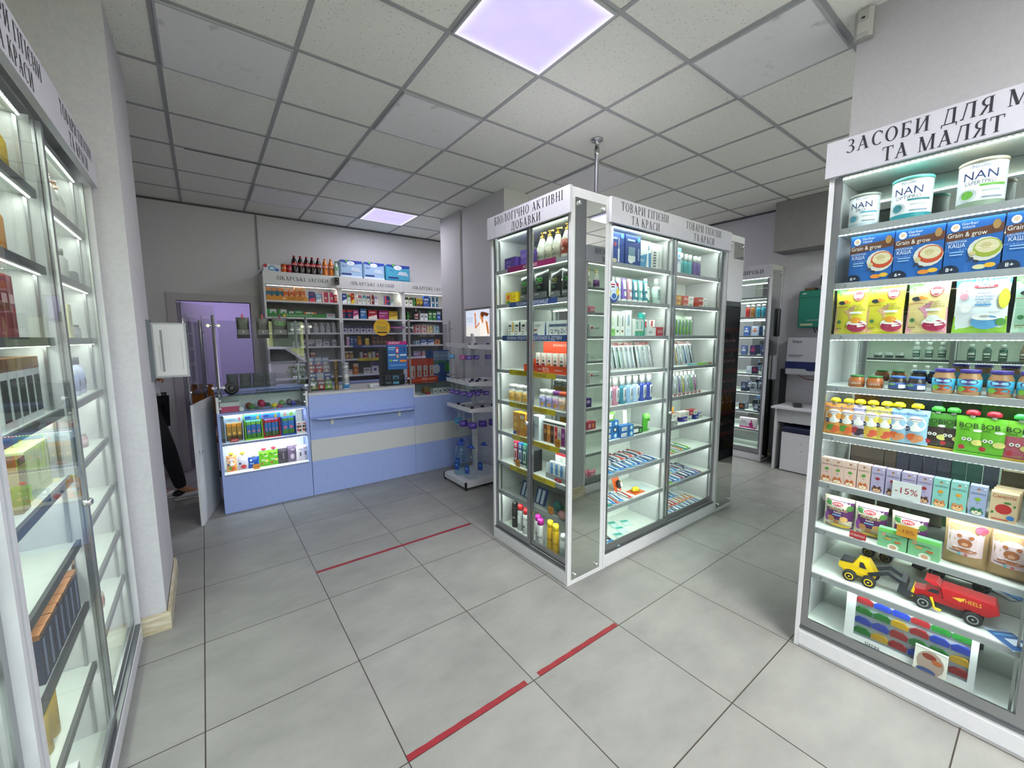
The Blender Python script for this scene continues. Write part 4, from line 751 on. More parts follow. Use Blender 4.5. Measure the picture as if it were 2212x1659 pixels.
row(BBY, 2.03, 'top shelf', G, [('formula_tin', nan('n1', .053, .15, '#a8a9a4', '#b8c8d8', 'PRO', '#5aa8c8'), .10, 'small white formula tin with grey lid', 'tin'), ('formula_tin', nan('n2', .064, .175, '#6ac8c0', '#2a8a98', 'OPTIPRO', '#2a7a88'), .255, 'white formula tin with turquoise lid', 'tin'), ('formula_tin', nan('n3', .064, .18, '#c8b8a4', '#8a9a8a', 'EXPERTPRO', '#6ab03a'), .45, 'white formula tin with beige lid and green flash', 'tin')], .135)
def cereal(k, age, bowl, fruit):
    return kind(k, lambda: carton(.146, .203, .055, '#1a5fae', [('p', [(0, .62), (1, .70), (1, .86), (0, .77)], '#5f3620'), ('e', .16, .87, .085, .10, '#e8e4e0'), ('e', .16, .88, .05, .055, '#d8b8a0'), ('t', 'Gerber', .42, .92, .05, '#e8f0f8'), ('t', 'каша', .40, .86, .045, '#e8f0f8'), ('t', 'Grain & grow', .38, .728, .085, '#f2ece4', .70), ('e', .88, .84, .07, .12, '#a8804a'), ('e', .72, .42, .30, .30, '#d8d4cc'),
        ('e', .76, .44, .25, .24, bowl), ('e', .76, .47, .21, .17, '#dccfa8'), ('e', .74, .48, .10, .08, '#c8b888'), ('t', 'МОЛОЧНА', .22, .6, .04, '#e8f0f8', .35), ('t', 'КАША', .22, .53, .07, '#f2f4f8', .3), ('r', .1, .36, .40, .42, '#9ac0e8'), ('r', .1, .34, .35, .37, '#9ac0e8'), ('e', .12, .06, .19, .16, '#101c3a'), ('t', age, .13, .09, .07, '#ffffff'),
        ('e', .52, .36, .06, .05, '#cfc08a'), ('e', .5, .26, .05, .045, '#3a3a48'), ('e', .60, .2, .05, .04, '#30303e'), ('e', .66, .10, .12, .06, fruit), ('e', .84, .12, .10, .06, '#e8b030')]))
row(BBY, 1.79, 'second shelf', G, [('cereal_carton', cereal('c6', '6+', '#c84a2a', '#e0862a'), .153, 'blue porridge carton with red bowl', 'box'), ('cereal_carton', cereal('c6', 0, 0, 0), .302, 'blue porridge carton with red bowl', 'box'), ('cereal_carton', cereal('c8', '8+', '#9aa83a', '#d8cfa0'), .452, 'blue porridge carton with green bowl', 'box'), ('cereal_carton', cereal('c8', 0, 0, 0), .602, 'blue porridge carton with green bowl', 'box')], .092)
def kasha(k, base, low, bowl, food):
    return kind(k, lambda: bag(.122, .212, .035, M(base, .32), [('p', [(0, 0), (1, 0), (1, .5), (.6, .62), (.3, .5), (0, .55)], low), ('r', 0, 1, 0, .03, base), ('p', [(0, 1), (.42, 1), (.3, .9), (.2, .93), (.14, .82), (.06, .92), (0, .88)], '#4aa83a'), ('e', .70, .82, .17, .20, '#c02a34'), ('e', .70, .82, .145, .175, '#f0ece8'), ('e', .70, .82, .125, .155, '#c02a34'), ('r', .58, .82, .76, .84, '#f0ece8'),
        ('e', .22, .68, .13, .07, '#1c1d2c'), ('e', .34, .70, .06, .06, '#e88a3a'), ('p', [(.38, .72), (.55, .68), (.4, .66)], '#e8a030'), ('r', 0, .4, .585, .595, '#a83a2a'), ('t', 'КАША', .68, .61, .035, '#4a3a2a'), ('t', 'ВІВСЯНО-', .68, .565, .035, '#4a3a2a'), ('t', 'ПШЕНИЧНА', .68, .52, .035, '#4a3a2a'), ('r', .48, .85, .44, .48, '#dfe8f0'),
        ('e', .70, .22, .30, .12, '#e8e4e0'), ('e', .70, .16, .28, .19, bowl), ('e', .70, .25, .27, .09, '#efe9e0'), ('e', .68, .30, .16, .11, food), ('e', .16, .27, .07, .07, '#3a7a4a'), ('r', .06, .26, .12, .14, '#8a7a4a'), ('r', .06, .24, .09, .10, '#8a7a4a')]))
bebi = kind('bebi', lambda: bag(.142, .215, .035, M('#dfe6ea', .3), [('p', [(0, 1), (1, 1), (1, .86), (.6, .80), (0, .84)], '#2a7ac8'), ('p', [(0, 0), (1, 0), (1, .3), (.5, .22), (0, .32)], '#8ab83a'), ('t', 'Bebi', .55, .92, .10, '#ffffff'), ('r', .35, .78, .80, .85, '#c8303c'), ('t', 'PREMIUM', .565, .825, .03, '#ffffff', .38), ('t', 'Каша', .55, .71, .04, '#2a5a98'), ('t', 'фруктово-', .55, .65, .04, '#2a5a98'), ('t', 'злакове', .55, .6, .04, '#2a5a98'), ('t', 'асорті', .55, .55, .04, '#2a5a98'), ('r', .4, .7, .49, .52, '#5a9ad0'),
    ('e', .17, .66, .09, .09, '#d8a0b0'), ('e', .12, .76, .025, .07, '#d8a0b0'), ('e', .22, .77, .025, .07, '#d8a0b0'), ('e', .22, .46, .10, .14, '#e8e8e8'), ('e', .62, .2, .27, .19, '#5a9ac8'), ('e', .62, .29, .26, .09, '#efefec'), ('e', .60, .30, .10, .035, '#a8adb0'), ('r', .66, .88, .36, .38, '#b8bcc0'), ('e', .92, .6, .10, .26, '#c8c030'), ('e', .9, .2, .09, .1, '#4a8a3a')]))
row(BBY, 1.56, 'third shelf', G, [('porridge_bag', kasha('k1', '#d8cf3a', '#dcb080', '#a01a48', '#e0982a'), .098, 'yellow porridge bag with toucan', 'bag'), ('porridge_bag', kasha('k1', 0, 0, 0, 0), .215, 'yellow porridge bag with toucan', 'bag'), ('porridge_bag', kasha('k2', '#dcc88a', '#d898a8', '#a01a48', '#dfe4e0'), .345, 'peach and pink porridge bag with toucan', 'bag'), ('porridge_bag', bebi, .490, 'white and blue porridge bag with spoon in bowl', 'bag'), ('porridge_bag', kasha('k3', '#a8d0b8', '#c0d8c8', '#2a7a5a', '#dfe4c8'), .63, 'mint green porridge bag', 'bag')], .09)
gj = lambda: kind('jg', lambda: jar(.029, .055, '#a8622a', '#2f7a3a', '#8a4a20', [('t', 'ГАРБУЗ', .5, .5, .35, '#e8d8c0', .7)]))
bj = lambda: kind('jb', lambda: jar(.029, .06, '#3a2c28', '#3a6ab8', '#24488a', [('r', .6, .95, .1, .7, '#e4e8ec'), ('e', .3, .7, .2, .05, '#6aa05a')]))
pj_ = lambda: kind('jp', lambda: jar(.033, .1, '#a8805a', '#3f2f8a', '#4ab0d0', [('e', .5, .8, .28, .12, '#4a3a7a'), ('t', 'Карапуз', .5, .8, .13, '#e8d8f0', .5), ('e', .5, .2, .3, .12, '#a84a2a'), ('e', .3, .2, .12, .1, '#7ab03a')], lz=(.16, .62)))
row(BBY, 1.32, 'fourth shelf', G, [('food_jar', gj(), .135, 'small brown puree jar with green lid', 'jar'), ('food_jar', gj(), .2, 'small brown puree jar with green lid', 'jar'), ('food_jar', bj(), .275, 'small dark jar with blue lid', 'jar'), ('food_jar', bj(), .334, 'small dark jar with blue lid', 'jar'), ('food_jar', pj_(), .413, 'tall tan puree jar with purple lid', 'jar'), ('food_jar', pj_(), .484, 'tall tan puree jar with purple lid', 'jar'), ('food_jar', pj_(), .563, 'tall tan puree jar with purple lid', 'jar'), ('food_jar', pj_(), .635, 'tall tan puree jar with purple lid', 'jar')], .1)
ham = lambda k, c, f1, f2, age: kind('ham'+k, lambda: pouch(.080, .148, .03, M(c, .35), [('e', .5, .6, .42, .42, '#f0eeea'), ('t', 'Hamánek', .5, .88, .085, '#2a4a8a', .86), ('r', .25, .75, .72, .75, '#a88a9a'), ('r', .3, .7, .66, .68, '#b8b0b8'), ('e', .18, .45, .13, .13, '#1d2b5b'), ('t', age, .18, .45, .07, '#ffffff'), ('e', .40, .22, .22, .20, f1), ('e', .66, .20, .2, .18, f2), ('e', .5, .1, .15, .1, f2)], '#e8c81a'))
hs = [('h1', '#e8a050', '#5a9a3a', '#d8622a', '6+', 'orange fruit pouch with green apple'), ('h1', 0, 0, 0, 0, 'orange fruit pouch with green apple'), ('h3', '#c8b8d0', '#a8283a', '#30243a', '6+', 'lilac fruit pouch with plum'), ('h4', '#e4cf60', '#e0b040', '#d8583a', '4+', 'yellow fruit pouch with banana'), ('h4', 0, 0, 0, 0, 'yellow fruit pouch with banana'), ('h6', '#9ac0dc', '#d8622a', '#d88a5a', '6+', 'pale blue fruit pouch with peach'), ('h6', 0, 0, 0, 0, 'pale blue fruit pouch with peach')]
its = [('fruit_pouch', ham(h[0], h[1], h[2], h[3], h[4]), x, h[5], 'pouch', {'dz': .001*i}) for i, (h, x) in enumerate(zip(hs, (.067, .117, .159, .204, .251, .291, .348)))]
bob = lambda k, c, mid, capc: kind('bob'+k, lambda: pouch(.084, .15, .03, M(c, .32), [('r', 0, 1, .06, .62, mid)]*(mid is not None)+[('t', 'BOB', .42, .78, .13, '#1c2410'), ('t', 'SNAIL', .3, .67, .05, '#1c2410'), ('e', .72, .66, .16, .06, '#e4e8dc'), ('e', .3, .42, .08, .08, '#f0f0ea'), ('e', .48, .42, .08, .08, '#f0f0ea'), ('e', .3, .42, .03, .03, '#202020'), ('e', .48, .42, .03, .03, '#202020'), ('e', .25, .2, .11, .11, '#c02a3a'), ('e', .75, .35, .2, .14, '#d8d078'), ('r', 0, 1, 0, .07, '#c8a030' if mid else c)], capc))
bs = [('b1', '#3f7a26', '#3a2a28', '#3fa03a', 'dark brown green-capped snack pouch'), ('b1', 0, 0, 0, 'dark brown green-capped snack pouch'), ('b3', '#6ab82a', None, '#c8243a', 'lime green snack pouch with red cap'), ('b3', 0, 0, 0, 'lime green snack pouch with red cap'), ('b5', '#7ac03a', '#b8586a', '#3fc85a', 'pink and lime snack pouch with green cap'), ('b3', 0, 0, 0, 'lime green snack pouch with red cap')]
its += [('fruit_pouch', bob(h[0], h[1], h[2], h[3]), x, h[4], 'pouch', {'y': .1 if i < 2 else .08}) for i, (h, x) in enumerate(zip(bs, (.408, .452, .505, .56, .625, .675)))]
row(BBY, 1.088, 'fifth shelf', G, its, .09)
def juice(k, base, fruit, face, f2):
    ears = [('e', .3, .24, .1, .1, f2), ('e', .7, .24, .1, .1, f2)]
    return kind('ju'+k, lambda: carton(.0455, .118, .038, base, [('e', .5, .86, .10, .09, '#d8a888'), ('e', .5, .90, .10, .05, '#6a4a38'), ('t', 'МАЛЯТКО', .5, .745, .05, '#2a2a3a', .84), ('e', .5, .56, .17, .15, fruit), ('e', .85, .93, .08, .06, '#e8e8ea'), ('r', .4, .6, .42, .435, '#6a6a7a')]+ears+[('e', .5, .13, .38, .28, f2), ('e', .5, .11, .3, .2, face), ('e', .38, .17, .04, .05, '#2a2020'), ('e', .62, .17, .04, .05, '#2a2020'), ('e', .5, .1, .06, .04, f2)]))
js = [('j1', '#e4c0b4', '#5a9a3a', '#f0dcc0', '#c8622a', 'peach pink juice carton with fox face')]*4+[('j2', '#b4a8cc', '#9a2430', '#d8a888', '#5a3424', 'lilac juice carton with monkey face')]*4+[('j3', '#8cc8c0', '#e09a2a', '#e8b888', '#d88a50', 'teal juice carton with tiger face')]*2+[('j4', '#a4aed4', '#8ab82a', '#e8dcc8', '#2f7a4a', 'blue-lilac juice carton with frog face')]
xs = [.06, .104, .15, .199, .248, .297, .348, .396, .444, .494, .545]
its = [('juice_carton', juice(*j[:5]), x, j[5], 'juice box') for j, x in zip(js, xs)]
its += [('juice_carton', kind('smart', lambda: carton(.068, .11, .04, '#dcc09a', [('t', 'Смартік', .5, .88, .11, '#a83a2a', .85), ('e', .5, .45, .30, .28, '#c02a2a'), ('e', .62, .68, .14, .06, '#3a7a3a'), ('e', .78, .18, .14, .13, '#3a7ac0'), ('r', .1, .7, .06, .1, '#b84a3a'), ('e', .12, .3, .04, .08, '#3a7a3a'), ('e', .88, .6, .04, .08, '#3a7a3a')])), .61+.003*i, f'beige apple snack carton, {w_} one of its stack', 'box', {'y': .078+.042*i, 'dz': 0}) for i, w_ in enumerate(('front', 'middle', 'rear'))]
row(BBY, .854, 'sixth shelf', G, its, .082)
price_card(BBY, .345, .05, .854, .09, .075, '#dfe2e4', '-15%', '#a8202c', 'white card with red discount before the lilac juice cartons')
det = kind('detki', lambda: bag(.118, .155, .06, M('#d8cfb4', .25), [('r', .1, 1, .06, .9, '#5a1f5e'), ('e', .2, .8, .12, .1, '#3a7a3a'), ('e', .9, .72, .1, .12, '#4a7a3a'), ('e', .15, .35, .1, .2, '#8a3a9a'), ('e', .5, .80, .22, .11, '#e8e4e4'), ('e', .5, .80, .19, .085, '#b8202c'), ('t', 'DETKI', .5, .80, .055, '#ffffff'), ('t', 'Állatfigurás', .52, .64, .075, '#c8c04a', .7), ('t', 'keksz', .52, .55, .06, '#f0f0f0'), ('r', .35, .65, .44, .48, '#6aa8d8'), ('e', .3, .33, .12, .12, '#b88048'), ('e', .74, .36, .13, .12, '#d8a868'), ('e', .5, .25, .1, .09, '#a87040'), ('e', .6, .12, .35, .06, '#d8b830')]))
row(BBY, .62, 'seventh shelf', G, [('biscuit_bag', det, .105, 'purple bag of animal biscuits', 'bag'), ('biscuit_bag', det, .225, 'purple bag of animal biscuits', 'bag'), ('biscuit_bag', det, .355, 'purple bag of animal biscuits', 'bag'),
 ('carton', kind('grn3', lambda: carton(.095, .085, .03, '#7ab888', [('r', 0, 1, .82, 1, '#7ad86a'), ('e', .2, .68, .08, .08, '#c89878'), ('t', 'МАЛЯТКО', .5, .62, .1, '#2a3a2a', .5), ('e', .55, .12, .2, .15, '#e0e4d4'), ('e', .55, .1, .12, .1, '#c89878'), ('e', .35, .5, .12, .05, '#d8a04a'), ('e', .7, .42, .12, .05, '#c8602a')])), .315, 'green biscuit carton', 'box', {'y': .075}), ('carton', kind('grn3', None), .415, 'green biscuit carton', 'box', {'y': .075})], .13)
def kraft():
    b = softbag(.125, .185, .08, noise_mat('brown_kraft_paper', '#a8875c', '#b0906a', 40, .8), [('r', .08, .9, .30, .98, '#e4c8cc'), ('e', .5, .62, .34, .36, '#e8d4d6'), ('e', .5, .58, .17, .14, '#a8623a'), ('e', .36, .72, .06, .06, '#a8623a'), ('e', .64, .72, .06, .06, '#a8623a'), ('e', .5, .55, .08, .06, '#d8a080'), ('e', .5, .42, .3, .06, '#a8623a'), ('e', .82, .9, .14, .11, '#b83a5a'), ('r', .15, .4, .36, .38, '#5a4a50'), ('e', .4, .33, .04, .04, '#5ab0c0'), ('e', .55, .33, .04, .04, '#c85a6a')]); return [('bag', b)]
row(BBY, .62, 'seventh shelf', G, [('snack_bag', kind('kraft', kraft), .525, 'brown paper bag with bear label', 'bag'), ('snack_bag', kind('kraft', kraft), .645, 'brown paper bag with bear label', 'bag')], .12)
price_card(BBY, .36, .052, .69, .065, .05, '#d8982a', '-10%', '#a83a1a', 'orange discount card standing on the green biscuit cartons')
price_card(BBY, .20, .052, .62, .06, .03, '#b8202c', 'НОВИНКА', '#f4e0e0', 'red card low in front of second purple biscuit bag')
def wheel(r, w, hub):
    b = B(); b.lathe([(r*.6, -w/2), (r*.93, -w/2), (r, -w/3), (r, w/3), (r*.93, w/2), (r*.6, w/2)], M('#191a1c', .7), 20); h = B(); h.lathe([(r*.62, -w/2-.001), (r*.62, w/2+.001), (r*.5, w/2+.003), (r*.45, w/2-.003), (r*.15, w/2-.003), (r*.12, w/2+.002), (.0001, w/2+.002)], M(hub, .4), 18)
    return b, h
def toy(name, label, x, z, rot, body, parts_, hub, axles, r, cat='toy', sc=1):
    t = thing(name, label, cat, BBY.at(x, .15, z), HP+rot); t.scale = (sc, sc, sc)
    for n, b in parts_: part(n, b, t, bevel=.002)
    for ax in axles:
        for sy in (-1, 1):
            b, h = wheel(r, .03, hub); o = part('wheel', b, t, (ax, sy*.052, r)); o.rotation_euler = (PI/2 if sy < 0 else -PI/2, 0, 0); part('hub', h, o)
YEL = M('#e8c010', .35); DGR = M('#23262e', .4); RED = M('#b81420', .3)
body = B(); body.prism([(-.105, .045), (.03, .045), (.035, .065), (.0, .125), (-.045, .125), (-.06, .095), (-.12, .088), (-.125, .06)], -.035, .035, YEL); body.box(-.1, .03, -.042, .042, .04, .058, YEL)
cab_ = B(); cab_.prism([(-.118, .09), (-.062, .098), (-.066, .104), (-.115, .1)], -.037, .037, DGR); cab_.prism([(-.035, .085), (-.005, .085), (-.02, .115), (-.035, .115)], -.0365, .0365, DGR)
arm = B()
for sy in (-.04, .04): arm.prism([(.0, .07), (.02, .06), (.08, .095), (.135, .07), (.14, .085), (.08, .115)], sy-.006, sy+.006, DGR)
bkt = B(); bkt.prism([(.12, .03), (.16, .02), (.185, .05), (.155, .06), (.15, .09), (.13, .095)], -.055, .055, DGR)
toy('toy_loader', 'yellow toy wheel loader with dark bucket on eighth shelf of baby food case', .232, .387, .06, None, [('body', body), ('cab_glazing', cab_), ('lift_arm', arm), ('bucket', bkt)], '#e8c010', (-.07, .01), .030, sc=.88)
body = B(); body.prism([(-.125, .05), (.02, .045), (.12, .055), (.12, .07), (-.02, .075), (-.03, .115), (-.065, .115), (-.085, .09), (-.13, .082)], -.038, .038, RED)
bed = B(); bed.prism([(-.015, .075), (.13, .06), (.165, .09), (.15, .13), (-.03, .135)], -.05, .05, RED); bed.prism([(-.03, .135), (-.045, .15), (-.09, .15), (-.06, .135)], -.048, .048, RED)
bed.deco([('t', 'WHEELS', .5, .5, .3, '#e8b830', .5), ('p', [(.1, .5), (.4, .7), (.3, .3)], '#e8b830')], .15, .06, lambda x, z, o: (x+.07, -.05-o, z), z0=.075)
bmp = B(); bmp.prism([(-.14, .035), (-.125, .035), (-.12, .08), (-.128, .085)], -.04, .04, YEL); bmp.tube((-.06, -.05, .07), (-.045, -.055, .02), .006, YEL, 8); bmp.tube((-.045, -.055, .02), (-.02, -.055, .018), .007, YEL, 8)
gl = B(); gl.prism([(-.078, .09), (-.062, .11), (-.035, .11), (-.035, .09)], -.039, .039, DGR)
chs = B(); chs.box(-.09, .12, -.03, .03, .03, .05, DGR)
toy('toy_dump_truck', 'red toy dump truck with yellow bumper on eighth shelf of baby food case', .495, .387, .05, None, [('body', body), ('dump_bed', bed), ('bumper', bmp), ('cab_glazing', gl), ('chassis', chs)], '#8a8d90', (-.085, .085), .033, sc=.84)
row(BBY, .387, 'eighth shelf', G, [('flat_packet', kind('wipes', lambda: flatpack(.08, .14, '#c8d4e0', [('r', 0, 1, 0, .8, '#2a5a98'), ('r', .3, .8, .2, .5, '#d0dce8'), ('r', .1, .9, .62, .7, '#5a9ad0')])), .665, 'blue and silver flat packet lying', 'packet', {'rot': .7})], .1)
# boxed building toy
t = thing('toy_set_box', 'windowed white box of red, green and blue toy vehicles on bottom of baby food case', 'toy box', BBY.at(.385, .10, .108), HP+.03)
b = B(); wx, hz = .42, .275; b.box(-wx/2, wx/2, .0, .06, 0, hz, M('#dfe0e2', .4), front=M('#cfd0d2', .5)); 
for a in ((-wx/2, wx/2, 0, .035), (-wx/2, wx/2, hz-.04, hz), (-wx/2, -wx/2+.035, .035, hz-.04), (wx/2-.02, wx/2, .035, hz-.04)): b.box(a[0], a[1], -.012, .0, a[2], a[3], M('#dfe0e2', .4))
b.deco([('t', 'tigres', .3, .93, .09, '#5a5a5a'), ('t', 'tigres', .25, .06, .06, '#30303a')], wx, hz, lambda x, z, o: (x, -.012-o, z)); part('box', b, t)
part('window', B().box(-wx/2+.035, wx/2-.02, -.0125, -.011, .035, hz-.04, FILM), t)
tc_ = [('#1f7a2a'), '#a81f24', '#2440b0', '#e0a818', '#1f7a2a', '#2440b0', '#a81f24']
rr = random.Random(3)
b_ = {c: B() for c in set(tc_)}
for i in range(6):
    for j in range(4):
        c = tc_[(i*3+j*2) % 7]; x = -wx/2+.065+i*.062; z = .06+j*.05
        b = b_[c]; b.prism([(x-.028, z-.012), (x+.028, z-.012), (x+.03, z+.006), (x+.012, z+.018), (x-.012, z+.018), (x-.03, z+.006)], -.010, -.001, M(c, .25))
        b.ball((x+(.012 if i % 2 else -.012), -.007, z+.012), (.012, .004, .010), M(c, .25))
for c in b_: part('moulded_toys', b_[c], t)
row(BBY, .108, 'floor', G, [('booklet', kind('bklt', lambda: carton(.10, .12, .004, '#d8d4cc', [('e', .5, .5, .42, .5, '#a08a80'), ('e', .45, .72, .22, .12, '#7a2a1a'), ('e', .4, .2, .3, .12, '#3a4a7a'), ('e', .7, .6, .16, .1, '#a85a2a'), ('r', 0, 1, .96, 1, '#f0f0ee')])), .47, 'picture booklet leaning against the toy box', 'booklet', {'y': .066, 'tiltx': -.15})], .1)
# ------------------------------------------------------------------ left glass cases (cosmetics)
LFT = Cab(-.36, 1.33, PI/2, 'cosmetics case')
TT = [('ТОВАРИ ГІГІЄНИ', .36, 2.358, .5), ('ТА КРАСИ', .36, 2.288, .3), ('ТОВАРИ ГІГІЄНИ', 1.06, 2.358, .5), ('ТА КРАСИ', 1.06, 2.288, .3)]
t = case('display_case', 'tall white glass case of cosmetics beside the wall column', LFT, 1.40, .36, TT, back=WHITEIN, bays=(.70,), doors=[(.02, .72), (.69, 1.38)], serif_h=.05, watt=.9, ledc=(.93, 1, .9), knobs=(1,), lip=LIP_SHADED)
LF2 = Cab(-.36, -.09, PI/2, 'second cosmetics case')
case('display_case', 'tall white glass case at the near end of cosmetics wall', LF2, 1.40, .36, [], back=WHITEIN, bays=(.70,), doors=[(.02, .72), (.69, 1.38)], watt=.9, ledc=(.93, 1, .9), shelves=SHZ, lip=LIP_SHADED)
G = 'products in the cosmetics case'
cosm = lambda k, r, h, body, cap, lab=None: kind(k, lambda: bottle(r, h, body, cap, lab, [('r', .4, .6, .3, .7, '#3a3030')], neck=.42, sh=.7, capz=.82))
Yf = .1
row(LFT, 2.03, 'top shelf', G, [('pump_bottle', kind('yp', lambda: pump(.034, .2, '#c8a820', '#a88a28', '#c88a5a')), .60, 'yellow pump bottle with copper neck', 'bottle'), ('pump_bottle', kind('dp', lambda: pump(.036, .19, '#3a3436', '#2c2a2c', '#b87a5a')), .50, 'dark brown pump bottle', 'bottle'), ('pump_bottle', kind('dp', None), .40, 'dark brown pump bottle', 'bottle'), ('pump_bottle', kind('gp', lambda: pump(.03, .19, '#a8a8a4', '#b0b0ac', '#c89a7a')), 1.18, 'grey pump bottle', 'bottle'), ('pump_bottle', kind('gp', None), 1.28, 'grey pump bottle', 'bottle')], .10)
row(LFT, 1.79, 'second shelf', G, [('bottle', cosm('tl', .026, .17, '#2f9a86', '#5a4030'), .35, 'teal bottle with brown cap', 'bottle'), ('bottle', cosm('og', .024, .165, '#b8803a', '#6a4a34'), .42, 'amber bottle with brown cap', 'bottle'), ('bottle', cosm('og', 0, 0, 0, 0), .49, 'amber bottle with brown cap', 'bottle'), ('bottle', cosm('gr', .024, .14, '#9a9c98', '#6a6c68'), 1.18, 'grey bottle with dark cap', 'bottle'), ('carton', kind('gc1', lambda: carton(.07, .06, .05, '#6a6c70')), 1.30, 'low dark grey carton', 'box')], .09)
rb = kind('redbox', lambda: carton(.05, .175, .07, '#7a1a26', [('r', .1, .9, .55, .7, '#c8a0a4'), ('r', .2, .4, .1, .5, '#a85a60')]))
row(LFT, 1.56, 'third shelf', G, [('carton', rb, .30+.054*i, 'dark red tall carton', 'box') for i in range(4)]+[('carton', kind('yb', lambda: carton(.06, .14, .06, '#c8c49a', [('r', .2, .8, .4, .8, '#a8a480')])), 1.13, 'pale yellow carton', 'box'), ('jar', kind('gj', lambda: jar(.03, .06, '#8a8c90', '#6a6c70', '#9a9ca0')), 1.28, 'small grey cream jar', 'jar')], .10)
cop = M('#b8794a', .25, .9)
cb = kind('copbox', lambda: [('carton', B().box(-.03, .03, -.04, .04, 0, .15, '#d0d4d4').box(-.022, .022, -.041, -.0395, .02, .13, '#3a3c3a')), ('lid', B().box(-.0305, .0305, -.0405, .0405, .15, .185, cop))])
row(LFT, 1.32, 'fourth shelf', G, [('gift_carton', cb, .30+.066*i, 'clear and black carton with copper top', 'box') for i in range(5)]+[('bottle', cosm('bl', .03, .16, '#b8c0dc', '#3a3c4a', '#8a96c0'), 1.16, 'pale blue bottle with dark cap', 'bottle'), ('bottle', cosm('bl', 0, 0, 0, 0), 1.26, 'pale blue bottle with dark cap', 'bottle')], .10)
row(LFT, 1.088, 'fifth shelf', G, [('gift_carton', kind('brb', lambda: [('carton', B().box(-.03, .03, -.04, .04, 0, .13, '#a8926a')), ('lid', B().box(-.0305, .0305, -.0405, .0405, .13, .15, cop))]), .34, 'tan carton with copper top', 'box'), ('carton', kind('ylb', lambda: carton(.1, .15, .06, '#c8cc96', [('r', .1, .9, .2, .8, '#d8dab0')])), .46, 'pale lime carton', 'box'), ('carton', kind('ylb', None), .57, 'pale lime carton', 'box'), ('jar', kind('pj', lambda: jar(.025, .06, '#c0a0a8', '#b0a8ac', '#c8b0b4')), 1.2, 'small pink cream jar', 'jar')], .10)
nb_ = kind('navbox', lambda: [('carton', B().box(-.027, .027, -.04, .04, 0, .13, '#1f2748').box(-.006, .006, -.041, -.0395, .01, .12, '#8a94b4')), ('lid', B().box(-.0275, .0275, -.0405, .0405, .13, .145, cop))])
row(LFT, .854, 'sixth shelf', G, [('booklet', kind('flyer', lambda: carton(.1, .14, .003, '#e0d8dc', [('r', .1, .6, .5, .9, '#c86a7a'), ('e', .5, .3, .2, .2, '#8ab04a'), ('p', [(.3, .1), (.9, .2), (.7, .5)], '#3a4ab0')])), .40, 'colourful folded leaflet', 'booklet', {'tiltx': -.35})], .12)
row(LFT, .62, 'seventh shelf', G, [('gift_carton', nb_, .28+.058*i, 'navy carton with copper top', 'box', {'y': .09}) for i in range(7)], .10)
gdm = kind('goldbox', lambda: [('carton', B().lathe([(.024, 0), (.026, .004), (.026, .15), (.024, .154)], M('#b89a4a', .4), 14))])
row(LFT, .387, 'eighth shelf', G, [('tube_tin', gdm, .30, 'mustard gold cylinder box', 'box'), ('tube_tin', gdm, .37, 'mustard gold cylinder box', 'box'), ('bottle', cosm('pk', .022, .1, '#c8c0b0', '#c8a090', '#a85a50'), 1.1, 'small cream bottle with red mark', 'bottle')], .09)
row(LFT, .108, 'floor', G, [('bottle', cosm('gn', .022, .12, '#7ab8a0', '#5a4a40'), .34, 'pale green bottle with dark cap', 'bottle'), ('carton', kind('whb', lambda: carton(.07, .07, .07, '#e8e8e8')), .46, 'plain white cube carton', 'box')], .1)

G = 'cosmetics in the second case'
lb = lambda k, c, lc, capc, h=.15: kind('lf2'+k, lambda: bottle(.026, h, c, capc, lc, [('r', .2, .8, .55, .8, '#d8d8d4'), ('r', .2, .8, .2, .3, '#c8c8c4')], neck=.5, sh=.72, capz=.8, ey=.7))
for z, wh in ((1.56, 'third shelf'), (1.32, 'fourth shelf'), (1.088, 'fifth shelf')):
    row(LF2, z, wh, G, [('bottle', lb('a', '#6a5a44', '#4a3a2c', '#8a7a64'), .10+.09*i, 'brown cosmetic bottle', 'bottle') for i in range(3)]+[('bottle', lb('b', '#2a4a44', '#1f3a36', '#c8ccc8'), .40+.095*i, 'dark teal cosmetic bottle', 'bottle') for i in range(3)]+[('bottle', lb('c', '#c8ccca', '#2a5a50', '#e0e0e0', .17), .78+.09*i, 'white cosmetic bottle with green label', 'bottle') for i in range(3)]+[('cream_jar', kind('lf2j', lambda: jar(.034, .06, '#c8ccc8', '#e0e0e0', '#2a2c30')), 1.08+.085*i, 'white cream jar with black label', 'jar') for i in range(3)], .1)
# ------------------------------------------------------------------ hygiene case behind, seen in the island mirror
HYG = Cab(4.30, .735, PI, 'mirror facing case')
case('display_case', 'white glass case facing the island, visible in its flank mirror', HYG, 1.40, .33, [('ТОВАРИ ГІГІЄНИ', .34, 2.358, .51), ('ТА КРАСИ', .34, 2.288, .3), ('ТОВАРИ ГІГІЄНИ', 1.06, 2.358, .51), ('ТА КРАСИ', 1.06, 2.288, .3)], back=WHITEIN, bays=(.70,), doors=[(.02, .72), (.69, 1.38)], serif_h=.052, watt=1.0)
G = 'products reflected in the island mirror'
row(HYG, 2.03, 'top shelf', G, [('pump_bottle', kind('hp1', lambda: pump(.032, .19, '#d8d4c4', '#c0bca8', '#b8a050')), 1.33, 'ivory pump bottle with gold head', 'bottle'), ('pump_bottle', kind('hp1', None), 1.25, 'ivory pump bottle with gold head', 'bottle'), ('pump_bottle', kind('hp2', lambda: pump(.032, .19, '#dcd8d4', '#5a2a6a', '#c8b070')), 1.13, 'white pump bottle with purple label', 'bottle')], .12)
kt = lambda: kind('kotex', lambda: carton(.15, .12, .08, '#dfe6e0', [('t', 'kotex', .4, .7, .2, '#1f3a5a', .6), ('e', .8, .72, .09, .09, '#c82a3a')]))
